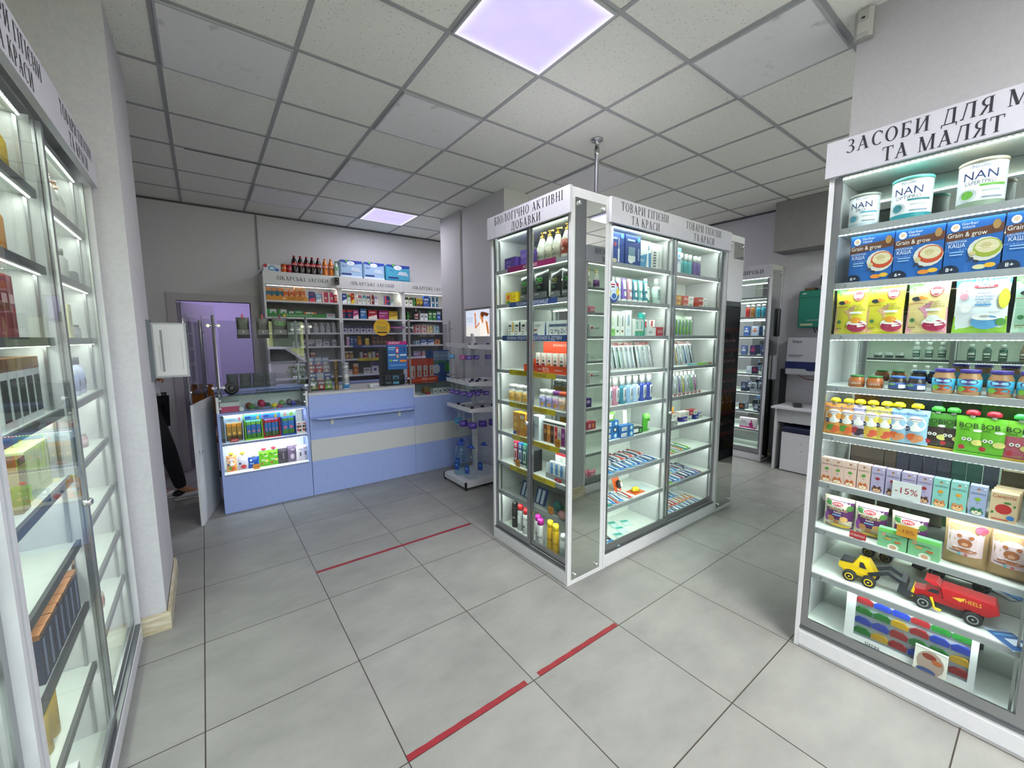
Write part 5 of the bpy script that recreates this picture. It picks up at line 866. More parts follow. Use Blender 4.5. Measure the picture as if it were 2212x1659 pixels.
row(HYG, 1.79, 'second shelf', G, [('carton', kind('hg', lambda: carton(.08, .15, .06, '#4a2a6a', [('p', [(0, .6), (1, .9), (1, 1), (0, 1)], '#6ac03a')])), 1.335, 'purple and green carton', 'box'), ('packet', kind('hpnk', lambda: bag(.12, .07, .05, '#c86a84', [('r', .2, .8, .3, .6, '#e8c0cc')])), 1.2, 'soft pink packet', 'packet')], .12)
row(HYG, 1.56, 'third shelf', G, [('carton', kt(), 1.18, 'white carton with red flower', 'box'), ('carton', kind('hg', None), 1.34, 'purple and green carton', 'box')], .12)
row(HYG, 1.32, 'fourth shelf', G, [('carton', kind('oet', lambda: carton(.13, .07, .06, '#dfe8df', [('t', 'oe-t', .5, .5, .3, '#2a5a3a')])), 1.2, 'low white and green carton', 'box'), ('carton', kind('oet', None), 1.33, 'low white and green carton', 'box', {'y': .16})], .12)
row(HYG, 1.088, 'fifth shelf', G, [('carton', kt(), 1.17, 'white carton with red flower', 'box'), ('carton', kind('rsm', lambda: carton(.05, .06, .05, '#b83a4a')), 1.33, 'small red carton', 'box')], .12)
row(HYG, .854, 'sixth shelf', G, [('carton', kind('alw', lambda: carton(.09, .09, .06, '#3a1f6a', [('e', .5, .6, .3, .2, '#c8a0e0')])), 1.25, 'violet pad carton', 'box')], .12)
row(HYG, .62, 'seventh shelf', G, [('carton', kind('alr', lambda: carton(.13, .08, .06, '#a82a4a', [('e', .3, .5, .14, .2, '#e88a3a'), ('e', .7, .5, .14, .2, '#e8a0b0')])), 1.2, 'crimson and orange pad carton', 'box')], .12)
row(HYG, .108, 'floor', G, [('packet', kind('hpnk', None), 1.15+.06*i, 'soft pink packet lying low', 'packet', {'y': .12+.04*(i % 2)}) for i in range(3)], .12)

# ------------------------------------------------------------------ far case by the right wall
FAR = Cab(5.43, 3.53, HP, 'far medical goods case')
t = case('display_case', 'tall white glass case of medical goods against the right wall', FAR, 1.40, .33, [('МЕДИЧНІ ВИРОБИ', 1.02, 2.325, .60)], bays=(.70,), doors=[(.02, .72), (.69, 1.38)], serif_h=.05, watt=1.3, ledc=(.92, 1, 1))
mirror_pane(t, 1.40, .03, .29, .035, 2.345, 1)
G = 'products in the far medical goods case'
ft = lambda c: kind('ftb'+c, lambda: bottle(.024, .155, c, '#e8e4e0', None, neck=.6, sh=.75, capz=.8))
row(FAR, 1.79, 'second shelf', G, [('bottle', ft('#b82a2a'), 1.11, 'red gel bottle', 'bottle'), ('bottle', ft('#a8703a'), 1.17, 'tan gel bottle', 'bottle'), ('bottle', ft('#3aa0b8'), 1.235, 'aqua gel bottle', 'bottle'), ('bottle', ft('#3aa0b8'), 1.295, 'aqua gel bottle', 'bottle'), ('bottle', ft('#c03a7a'), 1.355, 'pink gel bottle', 'bottle')], .11)
fb = lambda c, s_='#c8c8d8', h=.12, w=.065: kind('fbx'+c+str(h)+str(w), lambda: carton(w, h, .04, c, [('r', .15, .85, .4, .6, s_), ('e', .5, .75, .2, .14, s_)]))
row(FAR, 1.56, 'third shelf', G, [('carton', fb('#3a5a9a'), 1.11, 'mid blue carton', 'box'), ('carton', fb('#b8c4e0', '#c86a4a'), 1.21, 'pale blue carton with orange mark', 'box'), ('carton', fb('#d0d8d8', '#5a7a9a'), 1.335, 'pearl grey carton', 'box')], .12)
row(FAR, 1.32, 'fourth shelf', G, [('carton', fb('#2a1f4a', '#a82a5a'), 1.20, 'dark violet carton', 'box'), ('carton', fb('#1f2a5a', '#a0a8c8'), 1.33, 'navy carton', 'box'), ('carton', fb('#4a5a8a'), 1.09, 'dusty blue carton', 'box')], .12)
row(FAR, 1.088, 'fifth shelf', G, [('carton', fb('#3a2a4a', '#c02a6a', .09), 1.25, 'plum carton', 'box', {'y': .08}), ('carton', fb('#a8b4c0', h=.09), 1.17, 'steel grey carton', 'box'), ('carton', fb('#c8ccd0', h=.09), 1.35, 'pale grey carton', 'box')], .12)
row(FAR, .854, 'sixth shelf', G, [('carton', fb('#2a2f4a', '#8a94b0'), 1.12, 'ink blue carton', 'box'), ('carton', fb('#b4b8c4', '#4a5068'), 1.24, 'silver carton', 'box', {'y': .08}), ('carton', fb('#b4b8c4', '#4a5068'), 1.34, 'silver carton', 'box', {'y': .08}), ('carton', fb('#3a4058', h=.13), 1.29, 'slate carton behind', 'box', {'y': .18}), ('carton', fb('#3a4058', h=.13), 1.16, 'slate carton behind', 'box', {'y': .18})], .11)
row(FAR, .62, 'seventh shelf', G, [('carton', fb('#2a2a34', '#d8702a', .08), 1.12, 'black and orange carton', 'box', {'y': .08}), ('carton', fb('#5a5f70', h=.09), 1.12, 'dark grey carton behind', 'box', {'y': .17}), ('carton', fb('#4a5064', h=.08), 1.28, 'graphite carton', 'box'), ('carton', fb('#1f2434', h=.07), 1.35, 'small black carton', 'box', {'y': .08})], .12)
row(FAR, .387, 'eighth shelf', G, [('carton', kind('preg', lambda: carton(.2, .13, .05, '#e0d4dc', [('r', 0, 1, 0, .16, '#b8207a'), ('e', .72, .75, .05, .06, '#b8207a'), ('p', [(.64, .16), (.84, .16), (.82, .45), (.76, .65), (.66, .6), (.58, .4)], '#b8207a'), ('r', .1, .4, .5, .8, '#b8b0bc')])), 1.2, 'white and magenta carton with expectant mother figure', 'box')], .1)
# duct box, wall boxes, table, stool cabinet
b = B(); b.box(5.47, X1-.001, .85, 2.145, 2.54, CH-.005, noise_mat('grey_boxing', '#8f8d8c', '#949291', 20, .7)); o = struct('trim_4', b)
t = thing('inverter', 'teal green wall-mounted inverter above the white battery', 'electrical box', (X1, 1.40, 1.65), HP)
GRN = M('#1f7a66', .45)
b = B(); b.box(-.51, 0, -.12, -.002, 0, .43, GRN, c=.01); part('casing', b, t)
b = B(); b.box(-.51, 0, -.125, -.119, .35, .352, M('#155a4a')); b.deco([('r', .06, .14, .9, .93, '#c8d8d0'), ('t', 'POWERMUST', .3, .2, .035, '#b8d0c8', .35), ('r', .05, .3, .06, .11, '#c8c8a0')], .5, .43, lambda x, z, o: (x-.255, -.1205-o, z)); part('front_marking', b, t)
b = B()
for i in range(3): b.tube((-.36+.03*i, -.06, 0), (-.34+.03*i, -.05, -.06), .005, BLK, 8)
part('cable', b, t)
t = thing('battery', 'white wall-mounted battery box with a dark blue band', 'electrical box', (X1, 1.49, 1.09), HP)
b = B(); b.box(-.52, 0, -.11, -.002, 0, .445, M('#c8c9ce', .4), c=.012); part('casing', b, t)
b = B(); b.deco([('r', 0, 1, .17, .36, '#18235e'), ('p', [(.45, .12), (.9, .12), (1, .17), (.4, .17)], '#18235e'), ('e', .72, .24, .03, .03, '#c0c8e0'), ('t', 'Deye', .22, .9, .07, '#2a3050', .25), ('r', .06, .34, .52, .54, '#6a6c78'), ('r', .06, .3, .48, .5, '#8a8c98')], .52, .445, lambda x, z, o: (x-.26, -.1105-o, z)); part('front_marking', b, t)
b = B(); b.tube((-.4, -.06, 0), (-.3, -.05, -.05), .005, '#a04a2a', 8); b.tube((-.3, -.05, -.05), (-.05, -.05, -.06), .005, '#6a3a2a', 8); part('cable', b, t)
t = thing('router', 'black router box on top of the teal inverter', 'router', (X1-.01, 1.53, 2.12), HP); part('body', B().box(-.18, .1, -.11, -.01, 0, .12, BLK, c=.006).box(-.18, .1, -.111, -.01, -.012, 0, '#c8c8cc'), t)
tag(link('cardboard_pad', B().box(-.05, .05, -.11, 0, 0, .025, '#6a4f34').mesh('cardboard_pad'), None, (X1-.001, 1.81, 2.083), HP), 'brown cardboard piece lying on the teal inverter', 'cardboard')
link_b = B().box(-.15, .12, -.11, -.002, 0, .027, '#5a5c60'); tag(link('router_shelf', link_b.mesh('router_shelf'), None, (X1, 1.52, 2.081), HP), 'thin grey shelf under the black router', 'shelf')
t = thing('side_table', 'white laminate table by the right wall', 'table', (5.26, 1.98, 0), HP)
part('table_top', B().box(0, .8, 0, .5, .722, .745, WHITE), t, bevel=.002)
part('leg_panel', B().box(.03, .05, .04, .46, 0, .722, WHITE), t); part('leg_panel', B().box(.73, .75, .04, .46, 0, .722, WHITE), t); part('apron', B().box(.05, .73, .08, .1, .56, .722, WHITE), t)
t = thing('card_terminal', 'small black card terminal lying on the white side table', 'device', (5.45, 1.78, .746), .4); b = B(); b.box(-.1, .08, -.04, .04, 0, .03, M('#2a2b30', .4), c=.005); part('body', b, t); b = B(); b.tube((.08, 0, .01), (.2, -.06, .006), .004, BLK, 8); part('cable', b, t)
t = thing('stool_cabinet', 'white chest with dark blue padded lid under the side table', 'stool', (5.30, 1.865, 0), HP)
part('body', B().box(0, .36, 0, .4, .01, .455, WHITE), t, bevel=.002)
b = B(); b.box(-.005, .365, -.008, .4, .456, .52, noise_mat('navy_leatherette', '#141a34', '#1a2140', 50, .5), c=.015); part('cushion', b, t)
b = B(); 
for z in (.26, .34): b.box(.2, .21, -.002, 0, z, z+.006, DARK)
part('lock', b, t)
b = B(); b.box(5.70, X1-.002, 2.02, 2.07, 0, 1.15, M('#121317', .5)); tag(link('black_board', b.mesh('black_board')), 'narrow black board standing between far case and table', 'board')
b = B(); b.box(-.04, .04, -.035, 0, 0, .30, M('#9fa0a4', .5), c=.008); tag(link('soap_dispenser', b.mesh('soap_dispenser'), None, (5.62, 2.128, 1.02)), 'grey wall dispenser on the flank of far case', 'dispenser')
b = B(); b.box(-.03, .03, -.03, 0, 0, .34, M('#1a1b1f', .4), c=.008); tag(link('soap_dispenser', b.mesh('soap_dispenser'), None, (5.66, 2.128, 1.55)), 'black slim dispenser high on the flank of far case', 'dispenser')
# motion sensor
t = thing('motion_sensor', 'white motion sensor high on the corner column above baby food case', 'sensor', (2.66, .70, 2.965), HP)
b = B(); b.prism([(-.03, -.002), (.03, -.002), (.036, -.03), (.02, -.045), (-.02, -.045), (-.036, -.03)], 0, .125, M('#a9a9a4', .45), plane='xy'); part('housing', b, t); part('lens', B().box(-.02, .02, -.048, -.044, .02, .07, M('#b9b9b4', .3)).box(-.006, .006, -.049, -.044, .085, .09, DARK), t)
t = thing('drinks_fridge', 'dark glass-door drinks fridge standing in the right-hand corner, seen by reflection', 'fridge', (5.68, .98, 0), PI)
FR = Cab(5.68, .98, PI, 'drinks fridge')
part('body', B().box(0, .03, 0, .6, .05, 1.98, '#30323a').box(.62, .65, 0, .6, .05, 1.98, '#30323a').box(.03, .62, .56, .6, .05, 1.98, '#3a3d44').box(0, .65, 0, .6, 1.92, 1.98, '#8f949c').box(0, .65, 0, .6, 0, .12, '#22242a'), t)
for z in (.3, .58, .86, 1.12, 1.38, 1.64): part('shelf', B().box(.03, .62, .06, .55, z-.012, z, '#5a5d62').box(.03, .62, .05, .06, z-.02, z+.02, '#9a1a22'), t)
part('glass_door', B().box(.01, .64, .0, .012, .13, 1.91, GLASS_TOP), t)
G = 'drinks in the fridge'
ck = lambda: kind('coke', lambda: coke(.034, .225, '#1c0d0b', '#b01820', '#b01820', 'Coca-Cola'))
ckf = lambda: kind('fanta', lambda: coke(.034, .225, '#c8701a', '#d87a1a', '#c85a1a', 'Fanta'))
for zi, z in enumerate((.3, .58, .86, 1.12, 1.38)):
    wn2 = ('bottom', 'second lowest', 'third lowest', 'fourth lowest', 'highest stocked')[zi]
    for i in range(5):
        f = zi in (1,); put('soda_bottle', (ckf if f else ck)(), FR.at(.10+.11*i, .14, z+.001), PI, ('orange soda bottle' if f else 'dark cola bottle')+f', {ORD[i]} from left on {wn2} fridge shelf', 'bottle', G)
# ------------------------------------------------------------------ medicine wall
MED = Cab(.62, 5.76, 0, 'medicine wall unit')
MZ = [2.02, 1.82, 1.63, 1.455, 1.275, 1.06]
for k in range(3):
    x0 = .62+.868*k; nmz = ('first', 'second', 'third')[k]
    c = Cab(x0, 5.76, 0, 'medicine wall')
    t = thing('shelf_unit', f'white medicine shelving with heading board, {nmz} bay from the inner door', 'cabinet', (x0, 5.76, 0), 0, 'medicine shelving bays')
    w = .866
    part('side_panel', B().box(0, .022, 0, .35, 0, 2.36, WHITE), t); part('side_panel', B().box(w-.022, w, 0, .35, 0, 2.36, WHITE), t)
    part('back_panel', B().box(.022, w-.022, .335, .35, 0, 2.36, noise_mat('grey_back', '#8d8a90', '#94919a', 20, .6)), t)
    part('top_panel', B().box(0, w, 0, .35, 2.345, 2.36, WHITE), t)
    sg = part('sign_board', B().box(0, w, -.02, 0, 2.21, 2.36, WHITE), t, bevel=.001)
    lt = B(); serif(lt, 'ЛІКАРСЬКІ ЗАСОБИ', .428, 2.285, .047, -.0208, INK, .60); part('lettering', lt, sg)
    for z in MZ: part('shelf', B().box(.022, w-.022, .01, .335, z-.018, z, WHITEIN).box(.022, w-.022, .0, .01, z-.02, z, M('#d2d0d6')), t)
    part('drawer_front', B().box(.004, w-.004, -.012, 0, .05, .95, BLUED), t); part('worktop', B().box(0, w, -.25, .0, .95, .98, BLUE), t)
    s2 = B(); s2.box(.04, w-.04, .05, .056, 2.198, 2.203, LED); part('light_strip', s2, t)
    l = lamp('strip_lamp', 'AREA', (x0+w/2, 5.83, 2.195), 1.6, (1, 1, .82), (w-.1, .012)); l.rotation_euler = (math.radians(25), 0, 0)
G = 'medicines on the wall shelving'
def mbox(w, h, c, c2='#e8e8e8', kind_=0, d=.05):
    def f():
        s_ = ([('r', 0, 1, .72, 1, c2), ('e', .5, .38, .22, .2, c2)], [('r', 0, .32, 0, 1, c2), ('e', .66, .45, .2, .22, c2)], [('p', [(0, 0), (1, 0), (1, .5), (0, .25)], c2), ('r', .15, .8, .7, .8, c2)], [('r', .1, .9, .62, .78, c2), ('r', .1, .7, .42, .48, c2), ('r', .1, .6, .3, .34, c2)])[kind_ % 4]
        return carton(w, h, d, c, s_)
    return kind('mb%s%s%.3f%.3f%d' % (c, c2, w, h, kind_), f)
def mrow(z, where, spec, y=.09, grp=G):
    row(MEDW, z, where, grp, [('medicine_carton', mbox(x1-x0-.004, h, c, c2, k), (x0+x1)/2-.62, nm, 'box') for (x0, x1, h, c, c2, k, nm) in spec], y)
MEDW = Cab(.62, 5.76, 0, 'medicine wall')
T1 = 'top shelf, first bay'; T2 = 'top shelf, second bay'; T3 = 'top shelf, third bay'
b = B(); b.box(-.225, .225, -.05, .05, 0, .008, '#c8821a'); b.box(-.225, .225, -.052, -.048, 0, .055, '#d08a1e'); b.deco([('e', .42, .5, .03, .03, '#f0d0a0'), ('t', 'ТАК ЖАРУ ТА БОЛЮ', .7, .5, .4, '#6a3a1a', .4)], .45, .055, lambda x, z, o: (x, -.052-o, z))
t = thing('counter_tray', 'long orange cardboard tray of syrup cartons on top shelf, first bay of medicine wall', 'display', MEDW.at(.225+.03, .08, 2.02)); part('tray', b, t)
mrow(2.03, T1, [(.645+.063*i, .705+.063*i, .145 if i < 5 else .165, c, c2, 0, nm) for i, (c, c2, nm) in enumerate((('#1f6a8a', '#e08a4a', 'teal and orange syrup carton'),)*3+(('#d8682a', '#e8c0a0', 'orange syrup carton'),)*2+(('#d87a3a', '#e8b890', 'taller orange syrup carton'),)*2)], .08)
mrow(2.02, T1, [(1.125, 1.2, .13, '#243a80', '#c83a4a', 2, 'blue carton with red sweep'), (1.205, 1.275, .11, '#8ab8d8', '#e8ecf0', 2, 'sky blue carton'), (1.28, 1.35, .135, '#b82a5a', '#e0d0d0', 1, 'crimson and white carton'), (1.353, 1.42, .135, '#b82a5a', '#e0d0d0', 1, 'crimson and white carton'), (1.425, 1.49, .11, '#b01f28', '#e8c8c8', 3, 'plain red carton')])
mrow(2.02, T2, [(1.53, 1.59, .13, '#1f3a8a', '#e0e6ee', 2, 'blue carton with white sweep'), (1.593, 1.64, .12, '#dfe4d8', '#6a9a3a', 0, 'white and green carton'), (1.643, 1.69, .14, '#b8202a', '#e0b82a', 2, 'red and yellow carton'), (1.735, 1.79, .12, '#d0d4d0', '#c05a7a', 0, 'white carton with pink capsules'), (1.793, 1.845, .12, '#d0d4d0', '#5a9ab8', 0, 'white carton with blue capsules'), (1.85, 1.90, .115, '#d4d0c8', '#5a5f8a', 0, 'cream carton'), (1.905, 1.955, .135, '#6a1a24', '#d8c8c0', 1, 'maroon framed carton'), (1.96, 2.01, .115, '#d8d4dc', '#b89ad0', 0, 'white and lilac carton'), (2.11, 2.18, .13, '#20306a', '#d0404a', 1, 'navy carton with red strip'), (2.19, 2.24, .105, '#c8d0d0', '#4a8a8a', 3, 'pale teal carton')])
mrow(2.02, T3, [(2.40, 2.465, .13, '#dcdcd4', '#3a4a2a', 0, 'ivory carton with dark leaf'), (2.468, 2.53, .13, '#dcdcd4', '#3a4a2a', 0, 'ivory carton with dark leaf'), (2.54, 2.585, .13, '#1c1f1a', '#4ab03a', 1, 'black carton with green panel'), (2.595, 2.64, .12, '#c8a030', '#3a3020', 2, 'golden carton'), (2.645, 2.69, .12, '#c8a030', '#3a3020', 2, 'golden carton'), (2.70, 2.795, .16, '#2a4a9a', '#c8d4e8', 3, 'large blue carton'), (2.815, 2.88, .155, '#2a5a7a', '#d8dce0', 1, 'petrol blue and white carton'), (2.883, 2.945, .155, '#2a5a7a', '#d8dce0', 1, 'petrol blue and white carton')])
S1 = 'second shelf, first bay'; S2 = 'second shelf, second bay'; S3 = 'second shelf, third bay'
b = B(); b.box(-.33, .33, -.052, -.048, 0, .045, '#2a7a3a'); b.box(-.33, .33, -.05, .05, 0, .006, '#2a7a3a'); b.deco([('t', 'МИ ПОЛЕГШУЄМО БІЛЬ', .5, .5, .4, '#b8d8b0', .6), ('e', .27, .5, .025, .03, '#d8b030')], .66, .045, lambda x, z, o: (x, -.052-o, z))
t = thing('counter_tray', 'long green cardboard tray of ointments on second shelf, first bay of medicine wall', 'display', MEDW.at(.36, .08, 1.82)); part('tray', b, t)
mrow(1.83, S1, [(.645, .75, .085, '#d8d8d8', '#2a9a4a', 1, 'white and green ointment carton'), (.76, .86, .085, '#d8d8d8', '#2a9a4a', 1, 'white and green ointment carton'), (.865, .94, .065, '#d0d4d4', '#3a9a5a', 1, 'lower pale green ointment carton'), (.945, 1.04, .075, '#3a9a5a', '#d8d8d0', 2, 'green ointment carton'), (1.05, 1.13, .06, '#d8d4cc', '#d85a2a', 1, 'white carton with orange ring'), (1.135, 1.2, .06, '#d8702a', '#e0d8d0', 1, 'orange ointment carton'), ], .08)
mrow(1.82, S1, [(1.32, 1.43, .06, '#a8c0cc', '#c04a5a', 3, 'grey-blue flat carton')])
mrow(1.82, S2, [(1.5, 1.575, .12, '#18245a', '#b02030', 0, 'navy and red bottle carton'), (1.58, 1.655, .12, '#18245a', '#b02030', 0, 'navy and red bottle carton'), (1.66, 1.735, .12, '#c03a84', '#e8d8e4', 2, 'pink carton with white sweep'), (1.755, 1.845, .14, '#2a6ab0', '#c8dcf0', 3, 'bright blue carton'), (1.865, 1.99, .125, '#b8202c', '#e8dcd8', 2, 'wide red and white carton'), (2.01, 2.155, .125, '#9a1a6a', '#d8a0c8', 3, 'wide magenta carton'), (2.16, 2.29, .12, '#c8982a', '#e8d060', 2, 'wide gold carton')])
mrow(1.82, S3, [(2.38, 2.425, .12, '#1c2a20', '#4aa83a', 1, 'black and green slim carton'), (2.435, 2.485, .12, '#1c2a20', '#4aa83a', 1, 'black and green slim carton'), (2.64, 2.70, .145, '#d0d4d8', '#1c1f24', 0, 'white carton with black disc'), (2.705, 2.765, .145, '#d0d4d8', '#1c1f24', 0, 'white carton with black disc'), (2.775, 2.84, .145, '#2a7a3a', '#d8dcd0', 3, 'green and white tall carton'), (2.845, 2.91, .145, '#2a7a3a', '#d8dcd0', 3, 'green and white tall carton'), (2.915, 2.98, .14, '#1f4a9a', '#d0dcec', 0, 'deep blue carton')])
row(MEDW, 1.82, S3, G, [('syrup_bottle', kind('syr', lambda: bottle(.028, .17, '#4a1420', '#e8e8e8', '#d8c0c0', [('r', .2, .8, .3, .6, '#8a1f34')], neck=.3)), 2.59-.62, 'dark red spray bottle', 'bottle')], .1)
U1 = 'third shelf, first bay'; U2 = 'third shelf, second bay'; U3 = 'third shelf, third bay'
mrow(1.63, U1, [(.9+.055*i, .95+.055*i, .12, '#c8c8cc', '#8a8a94', 3, 'pale grey small carton') for i in range(4)])
row(MEDW, 1.63, U1, G, [('bottle', kind('wpb', lambda: bottle(.03, .125, '#c4c4c8', '#d0d0d4', '#bcbcc2', neck=.4)), 1.19+.075*i-.62, 'plain white round bottle', 'bottle') for i in range(4)], .1)
mrow(1.63, U2, [(1.5+.083*i, 1.578+.083*i, .085, '#c0bccc', '#3a2f6a', 0, 'lilac grey carton with navy band') for i in range(8)])
mrow(1.63, U3, [(x, x+.1, .06, c, c2, 1, nm+' box below') for x, c, c2, nm in ((2.53, '#d0c8c8', '#b04a50', 'white and red'), (2.635, '#d0c8c8', '#b04a50', 'white and red'), (2.745, '#b89a4a', '#d8c890', 'tan'), (2.855, '#7a9aa8', '#b8ccd4', 'dusty blue'))])
row(MEDW, 1.63, U3, G, [('medicine_carton', mbox(.096, .06, c, c2, 1), x-.57, nm+' box above', 'box', {'dz': .0605}) for x, c, c2, nm in ((2.53, '#d0c8c8', '#b04a50', 'white and red'), (2.635, '#d0c8c8', '#b04a50', 'white and red'), (2.745, '#b89a4a', '#d8c890', 'tan'), (2.855, '#7a9aa8', '#b8ccd4', 'dusty blue'))], .09)
V1 = 'fourth shelf, first bay'; V2 = 'fourth shelf, second bay'; V3 = 'fourth shelf, third bay'
mrow(1.455, V1, [(.9+.09*i, .98+.09*i, .085, '#b4b4ba', '#5a5a6a', i, 'grey white carton') for i in range(6)])
mrow(1.455, V2, [(1.56, 1.6, .12, '#c090c0', '#e0d0e0', 0, 'mauve slim carton'), (1.605, 1.65, .12, '#2a5a9a', '#a8c0dc', 3, 'blue slim carton'), (1.655, 1.70, .12, '#1f3a7a', '#8aa4cc', 3, 'dark blue slim carton'), (1.81, 1.865, .1, '#d8a820', '#e8d070', 0, 'sunny yellow carton')])
row(MEDW, 1.455, V2, G, [('bottle', kind('yvb', lambda: bottle(.03, .13, '#c88a1a', '#c8a020', '#d8902a', neck=.7)), 1.735-.62, 'amber vitamin bottle', 'bottle')], .1)
b = B(); b.box(-.17, .17, -.04, .04, 0, .14, M('#4a3424', .5)); 
for i in range(6): b.ball((-.14+.056*i, -.042, .1), (.022, .004, .022), M('#6a4a34')); b.ball((-.14+.056*i, -.042, .045), (.022, .004, .022), M('#7a5a3a'))
tag(link('sachet_display', b.mesh('sachet_display'), None, MEDW.at(2.06-.62, .09, 1.455)), 'brown display of round sachets on fourth shelf of medicine wall', 'display')
mrow(1.455, V3, [(2.53, 2.62, .06, '#c0c8cc', '#4a7a9a', 1, 'silver flat carton'), (2.63, 2.74, .085, '#3a5a9a', '#c8d0dc', 2, 'white and blue flat carton'), (2.75, 2.86, .085, '#3a5a9a', '#c8d0dc', 2, 'white and blue flat carton'), (2.87, 2.96, .1, '#c87a2a', '#6a3a5a', 0, 'orange carton')])
banner(MEDW, 1.62-.62, 2.2-.62, 1.455, 'СЕЗОННІ ПРОПОЗИЦІЇ', '#2c4a86', 'dark blue seasonal strip on the middle of medicine wall', y=-.002, group='printed strips on the medicine wall')
banner(MEDW, 1.68-.62, 1.98-.62, 1.275, 'АНРІАЛ', '#c0ae1a', 'yellow strip lower on the medicine wall behind the monitor', y=-.002, tc='#3a3010', group='printed strips on the medicine wall')
W1 = 'fifth shelf, first bay'; W2 = 'fifth shelf, second bay'; W3 = 'fifth shelf, third bay'
row(MEDW, 1.275, W2, G, [('bottle', kind('mvb1', lambda: bottle(.026, .105, '#a8783a', '#d8d8d0', '#c0a070', neck=.7, capz=.8)), 1.5+.057*i-.62, 'amber pill bottle with white cap', 'bottle') for i in range(3)]+[('bottle', kind('mvb2%d' % (i % 3), lambda i=i: bottle(.026, .09, '#c8c8c8', ('#d0d0d0', '#5a1f3a', '#c8b030')[i % 3], ('#b0a8b0', '#b03a4a', '#d0c8a0')[i % 3], neck=.75, capz=.8)), 1.75+.057*i-.62, ('white', 'plum', 'yellow')[i % 3]+' capped vitamin bottle', 'bottle') for i in range(6)], .09)
mrow(1.275, W3, [(2.52, 2.63, .085, '#b4b0bc', '#8a5a94', 2, 'grey and violet carton'), (2.635, 2.70, .085, '#c8b8b8', '#8a2a3a', 1, 'white and wine carton'), (2.72, 2.85, .07, '#a8a8b0', '#5a5a64', 3, 'long grey carton')])
mrow(1.275, W1, [(.95, 1.05, .13, '#a8a8b0', '#5a5f6a', 0, 'dull grey carton'), (1.1, 1.16, .1, '#a03a2a', '#c8b0a8', 0, 'brick red small carton')])
mrow(1.06, 'sixth shelf, second bay', [(1.52, 1.62, .07, '#c8c4c0', '#c04a2a', 3, 'white carton with red line'), (1.63, 1.70, .15, '#c8702a', '#e0c8a0', 0, 'orange swirl carton'), (1.77, 1.87, .085, '#d0ccd0', '#5a5a6a', 3, 'low white carton'), (1.88, 1.98, .15, '#d0d0d4', '#3a2a6a', 0, 'white carton with purple top')])
# goods on top of the medicine wall
TOPZ = 2.361; G = 'drinks and packs on top of the medicine wall'
row(MEDW, TOPZ, 'on top', G, [('tissue_box', kind('tiss', lambda: carton(.18, .085, .1, '#d8dce4', [('e', .12, .8, .12, .12, '#b8203a'), ('e', .5, .5, .22, .17, '#3a9ac8'), ('e', .5, .5, .14, .1, '#d0e4f0'), ('e', .8, .3, .12, .1, '#2a6ab0')])), .73-.62, 'white and blue tissue box', 'tissue box'),
 ('drink_can', kind('canor', lambda: aerosol(.030, .115, '#c8561a', '#b8b8bc', [('t', 'Fanta', .5, .55, .15, '#e8e8f0')], .95)), .865-.62, 'orange drink can', 'can'), ('drink_can', kind('canred', lambda: aerosol(.028, .112, '#a8141c', '#b8b8bc', [('t', 'Cola', .5, .5, .16, '#e8e0e0')], .95)), .922-.62, 'red drink can', 'can')]+
 [('soda_bottle', ck(), x-.62, 'dark cola bottle with red label', 'bottle', {'dz': 0}) for x in (.984, 1.055, 1.125, 1.192, 1.262)]+
 [('soda_bottle', ckf(), x-.62, 'orange soda bottle', 'bottle') for x in (1.342, 1.415)]+
 [('soda_bottle', kind('sprite', lambda: coke(.034, .2, '#a8b8b0', '#2a7a3a', '#2a8a4a', 'Sprite')), 1.475-.62, 'clear bottle with green label', 'bottle', {'y': .08})], .1)
def pad(k, w, h, top, mid, low, t1):
    return kind(k, lambda: [('pack', B().box(-w/2, w/2, -.1, .1, 0, h, M(mid, .3), c=.018).deco([('p', [(0, 1), (1, 1), (1, .86), (.5, .76), (0, .9)], top), ('r', 0, 1, 0, .12, low), ('e', .48, .84, .18, .09, '#e8ecf2'), ('t', 'TENA', .48, .84, .055, '#1d3b8a', .3), ('t', t1, .2, .66, .11, '#2a4a9a', .3), ('r', .06, .5, .16, .26, '#1d2f7a'), ('p', [(.45, .4), (.95, .36), (.85, .6), (.55, .62)], '#b8c8dc'), ('e', .28, .97, .05, .06, '#5ab03a')], w*.95, h*.97, lambda x, z, o: (x, -.1-o, z+.004)))])
row(MEDW, TOPZ, 'on top', G, [('pad_pack', pad('ten1', .30, .235, '#1d3a9a', '#9ab8d8', '#c8d8e8', 'Bed'), 1.665-.62, 'pale blue pack of bed pads, nearest the bottles', 'pack'), ('pad_pack', pad('ten1', 0, 0, 0, 0, 0, 0), 1.972-.62, 'pale blue pack of bed pads in the middle', 'pack'), ('pad_pack', pad('ten2', .36, .235, '#1d3a9a', '#4aa0c0', '#1f7a98', 'Slip'), 2.32-.62, 'teal pack of pads beside the column', 'pack')], .16)
t = thing('security_camera', 'white and black security camera on the medicine wall heading board', 'camera', (1.43, 5.738, 2.26), 0); part('mount', B().box(-.04, .0, -.02, 0, .03, .08, '#d0d0d4'), t); b = B(); b.box(-.03, .03, -.08, -.01, -.02, .075, M('#c8c8cc', .4), front=M('#1a1b1e', .3), c=0); b.ball((0, -.08, .04), (.016, .008, .016), M('#050506', .1)); part('body', b, t)
